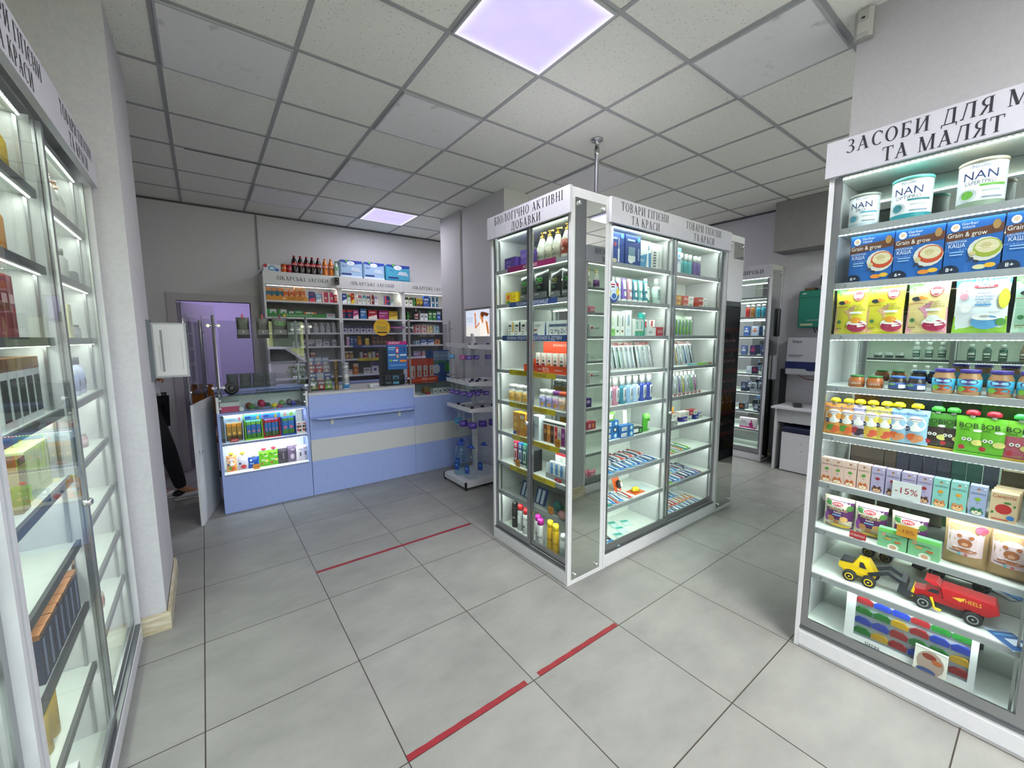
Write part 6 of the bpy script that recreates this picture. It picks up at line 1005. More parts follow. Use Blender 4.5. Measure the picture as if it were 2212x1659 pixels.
# ------------------------------------------------------------------ counter
CY = 4.35
t = thing('display_counter', 'blue counter unit with lit candy shelves and glass top', 'counter', (.05, CY, 0))
w = .725
part('side_panel', B().box(0, .02, 0, .55, 0, .90, BLUE), t, bevel=.001); part('side_panel', B().box(w-.02, w, 0, .55, 0, .90, BLUE), t, bevel=.001)
part('front_panel', B().box(.02, w-.02, 0, .02, 0, .335, BLUE), t)
part('shelf', B().box(.02, w-.02, 0, .25, .335, .352, WHITEIN, front=BLUED), t); part('shelf', B().box(.02, w-.02, .0, .25, .612, .632, WHITEIN, front=BLUED), t)
part('shelf', B().box(.0, w, -.004, .55, .885, .905, BLUE), t)
part('back_panel', B().box(.02, w-.02, .25, .27, .335, .885, WHITEIN), t)
for z in (.882, .609):
    s2 = B(); s2.box(.04, w-.04, .022, .028, z-.003, z+.002, LED); part('light_strip', s2, t)
    l = lamp('strip_lamp', 'AREA', (.05+w/2, CY+.04, z-.003), 1.6, (.85, .93, 1), (w-.12, .012)); l.rotation_euler = (math.radians(30), 0, 0)
b = B(); b.box(.0, .02, .0, .5, .905, 1.05, WHITE); b.box(w-.02, w, .0, .5, .905, 1.05, WHITE); b.box(.02, w-.02, .30, .31, .905, 1.03, WHITE); part('vitrine_side', b, t)
part('vitrine_glass', B().box(.02, w-.02, .002, .008, .905, 1.045, GLASS).box(0, w, -.002, .34, 1.05, 1.056, GLASS_TOP), t)
part('rear_ledge', B().box(0, w, .34, .55, 1.06, 1.08, BLUE), t)
b = B()
for z in (.95, 1.02):
    for x in (w-.03, .03): b.tube((x, -.008, z), (x, .01, z), .009, CHROME, 10)
part('glass_fixing', b, t)
CNT = Cab(.05, CY, 0, 'blue candy counter')
G = 'sweets on the candy counter'
def dispenser(x, wd, frame, head, stick, nstick, label, extra=()):
    t = thing('candy_dispenser', label, 'display', CNT.at(x, .09, .632), 0, 'candy dispensers on the blue counter')
    b = B(); h = .235; b.box(-wd/2, wd/2, .045, .05, 0, h, frame); b.box(-wd/2, -wd/2+.008, -.045, .05, 0, h-.05, frame); b.box(wd/2-.008, wd/2, -.045, .05, 0, h-.05, frame); b.box(-wd/2, wd/2, -.05, .05, 0, .012, frame)
    part('frame', b, t)
    b = B(); b.box(-wd/2, wd/2, -.05, -.045, h-.052, h, head); b.deco(extra, wd, .052, lambda x_, z_, o: (x_, -.05-o, z_), z0=h-.052); part('header', b, t)
    for i in range(nstick):
        xx = -wd/2+.012+(wd-.024)*(i+.5)/nstick
        b = B(); b.box(xx-(wd-.03)/nstick/2+.001, xx+(wd-.03)/nstick/2-.001, -.03+.01*(i % 2), .03, .013, .165, stick[0]); ww = (wd-.03)/nstick
        b.deco([('r', 0, 1, .0, .28, stick[2]), ('r', 0, 1, .82, 1, stick[1]), ('e', .5, .42, .3, .3, stick[3])], ww-.002, .152, lambda x_, z_, o: (xx+x_, -.03+.01*(i % 2)-o, z_), z0=.013); part('sweet_packet', b, t)
dispenser(.118, .14, '#9ab0bc', '#b8d8e8', ('#a88030', '#d89020', '#4a3a1a', '#e8c060'), 3, 'pale blue candy dispenser with golden packets', [('e', .8, .5, .06, .12, '#c87a8a'), ('r', .2, .6, .3, .6, '#9ab8d0')])
dispenser(.268, .14, '#7ac02a', '#3a9ad0', ('#2a6ab0', '#6ab03a', '#3a7a2a', '#c87a8a'), 3, 'lime green candy dispenser with blue packets', [('r', .05, .35, .3, .7, '#2a4ab0'), ('e', .75, .4, .07, .14, '#c8b84a')])
dispenser(.412, .14, '#a82230', '#3a8ad0', ('#2a6ab0', '#a82230', '#3a5a2a', '#c87a8a'), 4, 'red candy dispenser with blue packets', [('r', .05, .35, .3, .7, '#2a4ab0'), ('e', .75, .4, .07, .14, '#c8b84a')])
dispenser(.552, .13, '#24479a', '#9ad0c0', ('#2a6ab0', '#4a8a3a', '#3a7a2a', '#c86a7a'), 2, 'dark blue candy dispenser with two packets', [('e', .3, .5, .08, .16, '#d88a9a'), ('e', .7, .5, .1, .14, '#8ac04a')])
row(CNT, .632, 'upper lit shelf', G, [('sweet_carton', kind('swc', lambda: carton(.046, .11, .04, '#d8d0c8', [('e', .5, .85, .3, .12, '#a82a30'), ('r', .1, .9, .5, .7, '#3a2a2a'), ('e', .3, .3, .2, .3, '#a82a30'), ('e', .7, .25, .2, .3, '#2a2020'), ('e', .6, .6, .15, .1, '#d88a3a')])), .645, 'small white carton with red print', 'box'), ('sweet_carton', kind('swc', None), .692, 'small white carton with red print', 'box')], .09)
row(CNT, .352, 'lower lit shelf', G, [('fruit_pouch', ham('h1', 0, 0, 0, 0), .08, 'orange fruit pouch with yellow cap', 'pouch'), ('fruit_pouch', kind('hm9', lambda: pouch(.078, .14, .03, M('#d0ccd8', .35), [('t', 'Hamánek', .5, .88, .08, '#2a4a8a', .86), ('e', .2, .45, .12, .12, '#1d2b5b'), ('e', .55, .22, .3, .26, '#c03030')], '#e8c81a')), .165, 'white fruit pouch with strawberry and yellow cap', 'pouch'),
 ('fruit_pouch', kind('gbp', lambda: pouch(.09, .105, .03, M('#1f4a96', .35), [('e', .25, .75, .09, .1, '#e0e4e8'), ('r', .1, .5, .4, .5, '#8aa8d0')], '#e0e4e8')), .25, 'low dark blue fruit pouch', 'pouch'), ('fruit_pouch', bob('b3', 0, 0, 0), .335, 'lime snack pouch with red cap', 'pouch'), ('fruit_pouch', bob('b3', 0, 0, 0), .415, 'lime snack pouch with red cap', 'pouch'),
 ('sachet', kind('dks', lambda: bag(.09, .15, .02, M('#3a343e', .4), [('r', .45, .55, .3, .7, '#8a8090')])), .495, 'charcoal bath sachet', 'pouch', {'y': .09}), ('sachet', kind('dks2', lambda: bag(.09, .165, .02, M('#6a5a74', .4), [('e', .5, .35, .2, .3, '#c8c0cc'), ('e', .55, .75, .2, .1, '#a898b0')])), .572, 'mauve bath sachet with moon print', 'pouch', {'y': .09}),
 ('sachet', kind('whs', lambda: bag(.075, .155, .02, M('#d8d4dc', .4), [('e', .5, .45, .12, .3, '#6a6070'), ('r', .3, .7, .75, .8, '#9a94a0')])), .642, 'white bath sachet with dark figure', 'pouch', {'y': .08}), ('sachet', kind('whs', None), .690, 'white bath sachet with dark figure', 'pouch', {'y': .1})], .1)
price_card(CNT, .115, .035, .632, .06, .03, '#a82228', 'НОВИНКА', '#e8d0d0', 'dark red card before the pale blue candy dispenser')
price_card(CNT, .265, .035, .352, .055, .045, '#e09a3a', '-10%', '#b85a1a', 'orange card before the low blue fruit pouch')
t = thing('novelty_box', 'pink and white plastic box in the counter vitrine', 'box', CNT.at(.10, .12, .906)); part('box', B().box(-.07, .07, -.06, .06, 0, .05, '#c03a6a'), t); part('lid', B().box(-.072, .072, -.062, .062, .05, .085, '#c8c8cc'), t)
b = B(); b.lathe([(.02, 0), (.02, .006)], '#d0d0d4', 16); o = link('tin_lid', b.mesh('tin_lid'), None, CNT.at(.185, .04, .927)); o.rotation_euler = (PI/2, 0, 0); tag(o, 'round white tin standing beside the pink box in vitrine', 'tin')
rr = random.Random(11)
for i, (x, y, sx, sy, sz, c, nm) in enumerate(((.27, .1, .03, .03, .025, '#4a7a3a', 'green'), (.25, .16, .035, .03, .03, '#8a4a2a', 'brown'), (.35, .14, .035, .025, .04, '#a81f4a', 'crimson'), (.32, .07, .03, .03, .012, '#5a6a6a', 'slate'), (.40, .2, .04, .03, .02, '#3a4a4a', 'dark'), (.45, .09, .035, .03, .022, '#d8c820', 'yellow'), (.49, .06, .03, .02, .012, '#c82a7a', 'magenta'), (.52, .15, .04, .03, .03, '#5a8a3a', 'leaf green'), (.58, .12, .03, .03, .035, '#2a2c34', 'black'), (.61, .08, .025, .025, .025, '#2a3a9a', 'royal blue'), (.66, .13, .04, .05, .012, '#5a5f6a', 'grey'), (.645, .2, .05, .03, .02, '#3a4a3a', 'olive'))):
    b = B(); b.ball((0, 0, sz), (sx, sy, sz), M(c, .35), 10, 6); b.ball((sx*.5, -sy*.4, sz*1.3), (sx*.5, sy*.4, sz*.6), M(c, .35), 8, 5); b.box(-sx*.6, sx*.2, -sy*.5, sy*.5, 0, .004, M('#c8ccd0', .4))
    tag(link('small_toy', b.mesh('small_toy'), None, CNT.at(x, y, .9065), rr.random()*3), f'small {nm} plastic toy in the glass vitrine of candy counter', 'toy', 'small toys in the counter vitrine')
# middle and far counter
t = thing('service_counter', 'tall powder blue service counter with bag shelf and pale stripe', 'counter', (.78, CY, 0)); w = 1.085
def stripe(b, x0, x1, h):
    b.box(x0, x1, 0, .02, 0, .345, BLUE); b.box(x0, x1, .0005, .02, .345, .56, STRIPE); b.box(x0, x1, 0, .02, .56, h, BLUE)
b = B(); stripe(b, 0, w, 1.0); part('front_panel', b, t)
part('side_panel', B().box(0, .02, .02, .55, 0, 1.0, BLUE), t); part('side_panel', B().box(w-.02, w, .02, .55, 0, 1.0, BLUE), t)
part('worktop', B().box(0, w, -.005, .60, 1.0, 1.028, noise_mat('worktop_grey', '#b9b9bd', '#c0c0c4', 12, .35)), t, bevel=.002)
b = B(); b.prism([(.0, .0), (.05, -.11), (.11, -.135), (1.0, -.135), (1.06, -.11), (1.10, 0)], .775, .79, BLUE, plane='xy'); part('bag_shelf', b, t, bevel=.002)
for x in (.20, .90):
    b = B(); b.box(x-.015, x+.015, -.022, 0, .70, .775, '#d4d4d8'); b.box(x-.015, x+.05, -.09, 0, .768, .775, '#d4d4d8'); part('bracket', b, t)
t = thing('service_counter', 'lower blue counter section with glass vitrine beyond the service counter', 'counter', (1.867, CY, 0)); w = .75
b = B(); stripe(b, 0, w, .885); part('front_panel', b, t); part('worktop', B().box(0, w, 0, .55, .885, .90, WHITE), t)
part('side_panel', B().box(w-.02, w, .02, .55, 0, .885, BLUE), t)
part('vitrine_glass', B().box(.02, w, .002, .008, .90, 1.03, GLASS).box(0, w, 0, .36, 1.035, 1.041, GLASS_TOP).box(.0, .012, 0, .36, .90, 1.035, '#d0d0d4').box(0, w, .35, .36, .90, 1.03, '#8a8a90'), t)
C3 = Cab(1.867, CY, 0, 'lower counter vitrine')
row(C3, .901, 'inside', 'boxes in the lower vitrine', [('carton', kind('sqb', lambda: carton(.052, .055, .08, '#c4c4cc', [('r', .3, .7, .3, .7, '#4a4a54')])), .30+.06*i, 'small pale box with dark square', 'box') for i in range(4)]+[('carton', kind('tanb', lambda: carton(.07, .07, .07, '#8a6a3a')), .22, 'small tan box', 'box', {'y': .16}), ('carton', kind('redsm', lambda: carton(.05, .02, .04, '#a0283a')), .2, 'tiny red box', 'box', {'y': .06}), ('packet', kind('flt2', lambda: flatpack(.12, .05, '#8a9ab0')), .12, 'flat blue grey packet', 'packet', {'y': .06}), ('carton', kind('wflat', lambda: carton(.05, .012, .05, '#d4d4d4')), .04, 'flat white box', 'box', {'y': .05})], .1)
# glass screens
def screen(x0, x1, y, z0, label, z1=1.745, base=None):
    t = thing('glass_screen', label, 'screen', ((x0+x1)/2, y, z0), 0, 'protective glass screens on the counters'); w = x1-x0
    part('pane', B().box(-w/2+.03, w/2-.03, -.003, .003, .045, z1-z0-.03, GLASS_SCREEN), t)
def post(x, y, z0, z1, label):
    t = thing('screen_post', label, 'post', (x, y, z0), 0, 'chrome posts of the counter screens')
    b = B(); b.lathe([(.022, 0), (.022, .006), (.0135, .008), (.0135, z1-z0-.004), (.010, z1-z0)], M('#c4c4c6', .22, 1), 16); part('pole', b, t)
    for z in (.07, z1-z0-.09):
        for sx in (-1, 1):
            b = B(); b.tube((0, 0, z), (sx*.035, 0, z), .008, CHROME, 10); b.tube((sx*.037, -.012, z), (sx*.037, .012, z), .013, CHROME, 12); part('clamp', b, t)
GLASS_SCREEN = glass('screen_glass', (.80, .81, .83), ior=1.7, rough=0.0)
SY = CY+.07
screen(.08, .812, SY, 1.06, 'glass screen over the candy counter with black pouches clipped on')
screen(.812, 1.862, SY, 1.03, 'wide glass screen over the service counter with round yellow sticker')
screen(1.862, 2.375, SY, 1.042, 'short glass screen over the lower counter vitrine')
for x, z0, nm in ((.08, 1.057, 'chrome post at the gate end of candy counter'), (.812, 1.029, 'chrome post between candy counter and service counter'), (1.862, 1.029, 'chrome post at far end of service counter'), (2.375, 1.042, 'chrome post beside the water stand')): post(x, SY, z0, 1.76, nm)
post(.785, 4.84, 1.081, 1.74, 'chrome post at the rear of candy counter')
def pouch_clip(x, label, cbdtext=True, w=.10, h=.185, clipc='#c83a2a'):
    t = thing('hanging_pouch', label, 'pouch', (x, SY-.012, 1.56), 0, 'black pouches clipped on the glass screen')
    b = softbag(w, h, .012, M('#14171a', .3), [('t', 'CBD' if cbdtext else 'CBD', .5, .72, .18 if cbdtext else .07, '#4aa82a' if cbdtext else '#2a5a40'), ('r', .05, .95, .18, .42, '#6a6c6c'), ('p', [(.1, .2), (.5, .38), (.9, .22), (.5, .26)], '#a8aaaa')]); part('pouch', b, t)
    part('clip', B().box(-.006, .006, -.012, .02, h-.008, h+.028, M(clipc, .4)), t)
pouch_clip(.295, 'black pouch clipped on the glass nearest the gate', False); pouch_clip(.447, 'black pouch clipped on the glass in the middle', False); pouch_clip(.588, 'black pouch with large green letters clipped on the glass', True, .125, .19, '#8a1f4a')
t = thing('pouch_stand', 'row of dark green pouches standing behind the candy counter glass', 'pouch', (.35, CY+.40, 1.081)); b = B()
for i in range(4): 
    q = softbag(.10, .14, .02, M('#1c3430', .35), [('t', 'CBD', .5, .6, .12, '#4a7a5a'), ('r', .1, .9, .15, .35, '#4a5a58')]); part('pouch', q, t, (-.15+.105*i, 0, 0))
# round yellow sticker and poster on the wide screen
b = B(); b.lathe([(.09, -.001), (.09, .001)], '#d8a81a', 28); 
b2 = B(); b2.merge(b, Matrix.Rotation(PI/2, 4, 'X')); b2.deco([('t', 'ми працюємо з', .5, .78, .06, '#4a3a10', .6), ('t', 'Glovo', .46, .52, .2, '#2a7a5a', .6), ('e', .82, .64, .03, .04, '#2a7a5a'), ('r', .2, .8, .36, .38, '#4a3a10'), ('r', .2, .8, .16, .25, '#3a2a10')], .18, .18, lambda x, z, o: (x, -.0015-o, z), z0=-.09)
tag(link('round_sticker', b2.mesh('round_sticker'), None, (1.555, SY-.006, 1.67)), 'round yellow delivery sticker on the wide glass screen', 'sticker')
b = B(); b.lathe([(.068, -.001), (.068, .001)], FILM, 28); b2 = B(); b2.merge(b, Matrix.Rotation(PI/2, 4, 'X')); b2.deco([('r', .02, .98, .42, .58, '#8a2a7a'), ('t', 'БЕЗКОШТОВНО', .5, .5, .06, '#e0d0e0', .8)], .15, .13, lambda x, z, o: (x, -.0015-o, z), z0=-.065)
tag(link('round_sticker', b2.mesh('round_sticker'), None, (1.725, SY-.006, 1.67)), 'round clear sticker with purple band on the wide glass screen', 'sticker')
b = B(); wx, hz = .225, .31; b.box(-wx/2, wx/2, -.001, .001, 0, hz, '#2f6ab0')
b.deco([('r', 0, 1, .88, 1, '#b81f7a'), ('t', 'АНРІАЛ', .35, .94, .07, '#f0f0f4', .6), ('r', .06, .4, .76, .8, '#9ac4e8'), ('r', .06, .35, .70, .73, '#9ac4e8'), ('r', .42, .56, .58, .8, '#d84a6a'), ('r', .64, .74, .6, .8, '#1f5aa0'), ('r', .8, .92, .6, .8, '#1f4a90'), ('r', .45, .53, .62, .72, '#f0f0f0'), ('r', .06, .4, .5, .54, '#d0e0f0'), ('e', .5, .47, .06, .09, '#e0b080'), ('r', .62, .95, .48, .54, '#d0e0f0'), ('e', .14, .32, .07, .06, '#7ab04a'), ('r', .25, .5, .3, .34, '#c8d8e8'), ('r', .6, .95, .26, .34, '#e08a3a'), ('r', .1, .9, .12, .18, '#5a90d0')], wx, hz, lambda x, z, o: (x, -.001-o, z))
tag(link('poster', b.mesh('poster'), None, (1.715, SY-.008, 1.21)), 'blue and magenta promotion poster hung on the wide glass screen', 'poster')
t = thing('black_speaker', 'round black speaker puck on the glass of candy counter', 'speaker', (.175, CY+.10, 1.057)); b = B(); b.lathe([(.04, -.03), (.055, -.02), (.058, 0), (.055, .02), (.04, .03)], M('#0e0f11', .45), 20); o = part('housing', b, t, (0, 0, .058)); o.rotation_euler = (PI/2, 0, 0)
b = B(); b.lathe([(.03, 0), (.03, .003), (.01, .004)], M('#2a2b2f', .3), 16); o = part('grille', b, t, (0, -.03, .058)); o.rotation_euler = (PI/2, 0, 0)
t = thing('monitor', 'black computer monitor behind the service counter glass', 'monitor', (1.64, CY+.36, 1.029), -.25)
part('screen', B().box(-.03, .24, -.02, .02, .07, .40, M('#0d0e10', .35)).prism([(-.03, .02), (.24, .02), (.18, .08), (.03, .08)], .1, .36, M('#15161a', .4), plane='xy'), t); part('base', B().box(.0, .2, -.08, .08, 0, .012, BLK).box(.08, .13, -.01, .02, .01, .1, BLK), t)
t = thing('cash_register', 'black cash register with small printer on the service counter', 'register', (1.72, CY+.19, 1.029)); part('body', B().box(-.15, .10, -.07, .09, 0, .12, M('#1b2226', .3), c=.01), t)
b = B(); b.deco([('r', .1, .3, .6, .9, '#7a8a90'), ('r', .12, .28, .64, .86, '#1b2226'), ('r', .42, .7, .55, .9, '#6ab0c0'), ('r', .5, .62, .6, .75, '#1b2226'), ('r', .1, .35, .15, .35, '#4a5a60'), ('r', .42, .7, .1, .35, '#4a90a8')], .25, .12, lambda x, z, o: (x-.025, -.0705-o, z)); part('keys', b, t)
t = thing('card_terminal', 'small white card terminal on the edge of service counter', 'device', (1.44, CY+.08, 1.029), .1); part('body', B().box(-.05, .05, -.035, .035, 0, .04, M('#cfd0d4', .35), c=.005), t); b = B(); b.deco([('r', .3, .9, .4, .6, '#7a7c84')], .1, .04, lambda x, z, o: (x, -.0352-o, z)); part('logo', b, t); b = B(); b.tube((.05, 0, .012), (.16, .02, .006), .004, BLK, 8); part('cable', b, t)
GOLD = M('#b8902a', .3, .8)
for i in range(3):
    b = B(); c_ = B(); b.lathe([(.019, 0), (.021, .004), (.021, .075)], M('#8a6a34', .3, .3), 14); c_.lathe([(.0215, .075), (.0215, .096), (.018, .098)], GOLD, 14)
    put('capsule_jar', [('jar', b.mesh('jar')), ('cap', c_.mesh('cap'))], (1.075, CY+.12, 1.0285+.099*i), 0, f'slim gold capped jar, {("lowest", "middle", "top")[i]} of the stack on service counter', 'jar', 'stacked gold jars')
for i, (lc, nm) in enumerate((('#3a8ac0', 'blue label'), ('#d4d4d0', 'black letter'), ('#d0d4d4', 'pale label'))):
    ps = bottle(.034, .092, '#d4d4d6', '#dcdcde', lc, [('t', 'J' if i == 1 else 'VIT', .5, .45, .5, '#22242a')], neck=.75, sh=.76, capz=.84)
    put('pill_bottle', [(n, q.mesh(n)) for n, q in ps], (1.165, CY+.10, 1.0285+.0925*i), 0, f'white pill bottle with {nm} stacked beside the gold jars', 'bottle', 'stacked white bottles')
# leaflet rack and sticks behind the glass
t = thing('leaflet_rack', 'clear rack of coloured medicine packets behind the service counter glass', 'rack', (.93, CY+.22, 1.029))
part('frame', B().box(-.10, .12, .06, .065, 0, .34, PLASTIC).box(-.10, .12, -.08, .06, 0, .005, BLK), t)
for j, (cs) in enumerate((('#6a8a2a', '#a82a2a', '#6ab02a'), ('#3a6a9a', '#c8d0d8', '#2a5aa8'), ('#b82a30', '#c03a3a', '#b8a8a8'), ('#7a90b8', '#9aa8c8', '#8a9ac0'))):
    for i, c in enumerate(cs):
        b = B(); b.box(-.033, .033, -.004, .004, 0, .09, c); b.deco([('r', .1, .9, .6, .85, '#d8dce0'), ('e', .5, .3, .25, .25, '#e8d8c8')], .066, .09, lambda x, z, o: (x, -.004-o, z)); part('packet', b, t, (-.06+.07*i, -.05+.03*j, .01+.078*j))
# ------------------------------------------------------------------ gate with posts
t = thing('counter_gate', 'white swing gate with glass and chrome posts, standing ajar beside the candy counter', 'gate', (.03, 4.80, 0), math.atan2(4.186-4.80, -.112-.03))
L = math.hypot(.142, .614)
part('panel', B().box(0, L, -.009, .009, .0, 1.02, WHITE), t, (0, 0, .0), bevel=.001)
for x in (.10, L-.05):
    b = B(); b.lathe([(.0135, 1.0), (.0135, 1.70), (.010, 1.705)], M('#c4c4c6', .22, 1), 14); part('post', b, t, (x, -.022, .02))
    for z in (1.12, 1.62):
        b = B(); b.tube((x, -.022, z), (x, .0, z), .012, CHROME, 10); part('clamp', b, t)
part('glass', B().box(.13, L-.08, -.003, .003, 1.08, 1.70, GLASS_SCREEN), t)
b = B(); b.tube((L-.06, .009, .62), (L-.06, .03, .62), .012, CHROME, 12); part('knob', b, t)
# orange brown chair behind
t = thing('office_chair', 'small brown padded chair with low back behind the gate', 'chair', (.02, 5.5, 0), 2.6); t.scale = (.5, .5, 1); TAN = noise_mat('tan_leatherette', '#8f5418', '#9a5c1c', 40, .5)
part('seat', B().box(-.23, .23, -.23, .23, .44, .52, TAN, c=.03), t); part('backrest', B().box(-.22, .22, .2, .27, .6, 1.08, TAN, c=.03), t); b = B(); b.tube((0, 0, .08), (0, 0, .44), .03, BLK, 12); b.tube((0, .1, .46), (0, .24, .66), .015, BLK, 8); part('column', b, t)
for i in range(5): a = i*2*PI/5; b = B(); b.tube((0, 0, .08), (.26*math.cos(a), .26*math.sin(a), .055), .018, BLK, 8); b.ball((.26*math.cos(a), .26*math.sin(a), .03), .03, BLK, 10, 6); part('leg', b, t)
# notice frame on the column
t = thing('notice_frame', 'grey framed paper notice sticking out from the wall column', 'notice', (-.262, 3.30, 1.31), 0)
part('bracket', B().box(0, .016, -.07, .05, 0, .36, M('#5f676d', .5)), t)
b = B(); b.box(.012, .182, -.004, .012, .01, .345, M('#a4a8aa', .5)); b.box(.024, .170, -.006, .0, .022, .335, M('#d4d4d4', .6)); fr_ = b
b.deco([('r', .2, .28, .08, .9, '#8a8a8c'), ('r', .34, .345, .1, .9, '#a0a0a4'), ('r', .45, .455, .1, .75, '#a8a8ac'), ('r', .14, .155, .1, .6, '#9a9a9c'), ('r', .34, .45, .60, .603, '#a0a0a4'), ('r', .34, .45, .38, .383, '#a0a0a4'), ('r', .88, .89, .1, .7, '#8a8a8c')], .146, .31, lambda x, z, o: (x+.097, -.006-o, z), z0=.022); part('board', b, t, label='white paper sheet in a pale grey frame')
# ------------------------------------------------------------------ water stand
t = thing('water_stand', 'white display stand with water bottles hanging from perforated trays', 'stand', (2.03, 3.51, 0))
b = B(); b.box(0, .54, 0, .47, .03, .085, M('#c9cacc', .4)); part('base', b, t, bevel=.003)
b = B()
for x in (.0, .525): 
    for y in (0, .455): b.box(x-.002, x+.017, y-.002, y+.017, .028, .087, DARK); b.lathe([(.012, 0), (.012, .03)], DARK, 10, c=(x+.02, y+.02))
part('corner_cap', b, t)
PX, PY = .34, .36
b = B(); b.box(PX-.022, PX+.022, PY-.022, PY+.022, .085, 1.60, M('#c9cacc', .4)); part('pole', b, t)
for z in (1.475, 1.10, .83):
    b = B(); b.box(.06, .54, .0, .47, z, z+.003, WHITE); b.prism([(.0, z-.025), (.47, z-.01), (.47, z+.03), (0, z+.025)], .058, .062, WHITE, plane='yz'); b.prism([(.06, z-.025), (.54, z-.06), (.54, z+.012), (.06, z+.01)], -.002, .002, WHITE); part('tray', b, t)
t2 = t; b = B(); b.box(-.012, .012, -.24, .24, 1.555, 1.85, M('#c8c8cc', .4)); b.box(-.02, .02, -.25, .25, 1.85, 1.862, ALU); o = part('light_box', b, t, (.35, .27, .01))
def sgm(x, z, o_): return (-.0125-o_, -x, z+1.56)
b = B(); em = lambda c: M(c, .5, 0, .75)
b.deco([('r', 0, 1, 0, 1, em('#c8cedb')), ('r', .0, 1, .0, .4, em('#d4d0cc')), ('t', 'D. OM', .17, .88, .07, em('#8aa0c8'), .3), ('t', 'МІЙ ЩОДЕННИЙ', .17, .78, .03, em('#8aa0b8'), .3), ('t', 'ВОДНИЙ', .17, .69, .07, em('#5a7088'), .32), ('t', 'БАЛАНС', .17, .58, .07, em('#5a7088'), .32),
  ('p', [(.40, .78), (.44, .80), (.46, .55), (.44, .3), (.41, .3)], em('#b06a3a')), ('p', [(.42, .28), (.62, .48), (.62, .56), (.45, .38)], em('#b87040')), ('e', .42, .82, .035, .05, em('#c07a48')), ('e', .68, .76, .055, .075, em('#c88a58')), ('p', [(.66, .84), (.8, .9), (1.0, .82), (.92, .72), (.8, .78), (.74, .66), (.7, .7)], em('#5a2c14')), ('e', .72, .84, .07, .045, em('#5a2c14')), ('r', .68, .76, .58, .72, em('#b87444')),
  ('p', [(.60, .60), (.88, .60), (.90, .3), (.88, .02), (.62, .02), (.62, .3)], em('#e4dcd4')), ('p', [(.68, .6), (.78, .6), (.74, .44)], em('#b87444')), ('p', [(.86, .6), (.94, .52), (1.0, .1), (.93, .08), (.88, .4)], em('#b06a3a'))], .47, .28, sgm); part('backlit_picture', b, o, label='backlit picture of a woman in a white top')
WB = lambda lc: kind('hang'+lc, lambda: [('bottle', B().lathe([(.026, 0), (.029, .006), (.032, .02), (.032, .13), (.029, .15), (.032, .17), (.015, .20), (.014, .218)], WATER, 14)), ('paper_label', B().lathe([(.0325, .075), (.0325, .115)], M(lc, .45), 14).deco([('t', 'D.OM', .5, .5, .6, '#c8b8e8')], .06, .04, cylmap(.033), z0=.075)), ('cap', B().lathe([(.016, .214), (.017, .216), (.017, .236), (.015, .238)], M('#1c1748', .4), 12))])
WBL = lambda lc: kind('hangl'+lc, lambda: [('bottle', B().lathe([(.036, 0), (.042, .008), (.045, .025), (.045, .17), (.040, .19), (.044, .21), (.018, .255), (.016, .275)], WATER, 16)), ('paper_label', B().lathe([(.0455, .07), (.0455, .125)], M(lc, .45), 16).deco([('t', 'D.OM', .5, .7, .25, '#c8b8e8'), ('r', .2, .8, .3, .36, '#a890d8')], .09, .055, cylmap(.046), z0=.07)), ('cap', B().lathe([(.017, .27), (.018, .272), (.018, .292), (.016, .294)], M('#1c1748', .4), 12))])
G = 'water bottles hanging on the stand'
PU, CYN, PK = '#4a2a9a', '#2a9ac8', '#b83a8a'
def hang(z, parts, hh, x, y, look, wh): put('water_bottle', parts, (2.03+x, 3.51+y, z+.024-hh), -.7, f'{look}, {wh}', 'bottle', G)
for i, (x, y, c, nm) in enumerate(((.09, .40, CYN, 'cyan label'), (.09, .17, PK, 'pink label'), (.10, .06, PU, 'purple label at the corner'), (.19, .07, PU, 'purple label next to the corner'), (.33, .06, PU, 'purple label near the island'))): hang(1.475, WB(c), .238, x, y, 'small clear water bottle with '+nm, 'top tray of water stand')
for i, (x, y) in enumerate(((.09, .40), (.09, .30), (.10, .18), (.10, .06), (.20, .07), (.30, .06), (.22, .2), (.32, .22))): hang(1.10, WB(PU), .238, x, y, f'small clear water bottle with purple label, {ORD[i]} from the wall', 'middle tray of water stand')
for i, (x, y, c, nm) in enumerate(((.15, .38, CYN, 'cyan label'), (.11, .21, PU, 'purple label on the gate side'), (.13, .06, PU, 'purple label at front corner'), (.26, .07, PU, 'purple label in the middle'), (.39, .07, PU, 'purple label by the island'))): hang(.83, WBL(c), .294, x, y, 'large clear water bottle with '+nm, 'lowest tray of stand')
def jug(k, mat, lc):
    def f():
        prof = [(.062, 0), (.07, .01)]
        for i in range(9): z = .03+i*.022; prof += [(.072, z), (.069, z+.008), (.072, z+.016)]
        prof += [(.070, .235), (.045, .285), (.025, .31), (.024, .325)]
        b = B(); b.lathe(prof, mat, 20); l = B(); l.deco([('r', .0, 1, 0, 1, lc), ('e', .5, .6, .2, .2, '#6a98e0')], .06, .09, cylmap(.0745), z0=.06)
        c = B(); c.lathe([(.024, .318), (.03, .32), (.03, .327), (.022, .329), (.022, .348), (.019, .35)], M('#1f4ab0', .35), 16); c.box(-.05, .05, -.012, .012, .318, .323, M('#1f4ab0', .35)); return [('bottle', b), ('paper_label', l), ('cap', c)]
    return kind(k, f)
G = 'large water jugs on the stand base'
for x, y, m_, k, nm in ((.12, .30, BLUEPL, 'jugb', 'blue tinted water jug at the rear of stand base'), (.14, .12, WATER, 'jugc', 'clear water jug at the front corner of stand base'), (.31, .13, WATER, 'jugc', 'clear water jug on the island side of stand base'), (.20, .42, WATER, 'jugc', 'clear water jug half hidden behind the others')): put('water_jug', jug(k, m_, '#1f4a9a'), (2.03+x, 3.51+y, .086), -1.2, nm, 'water jug', G)
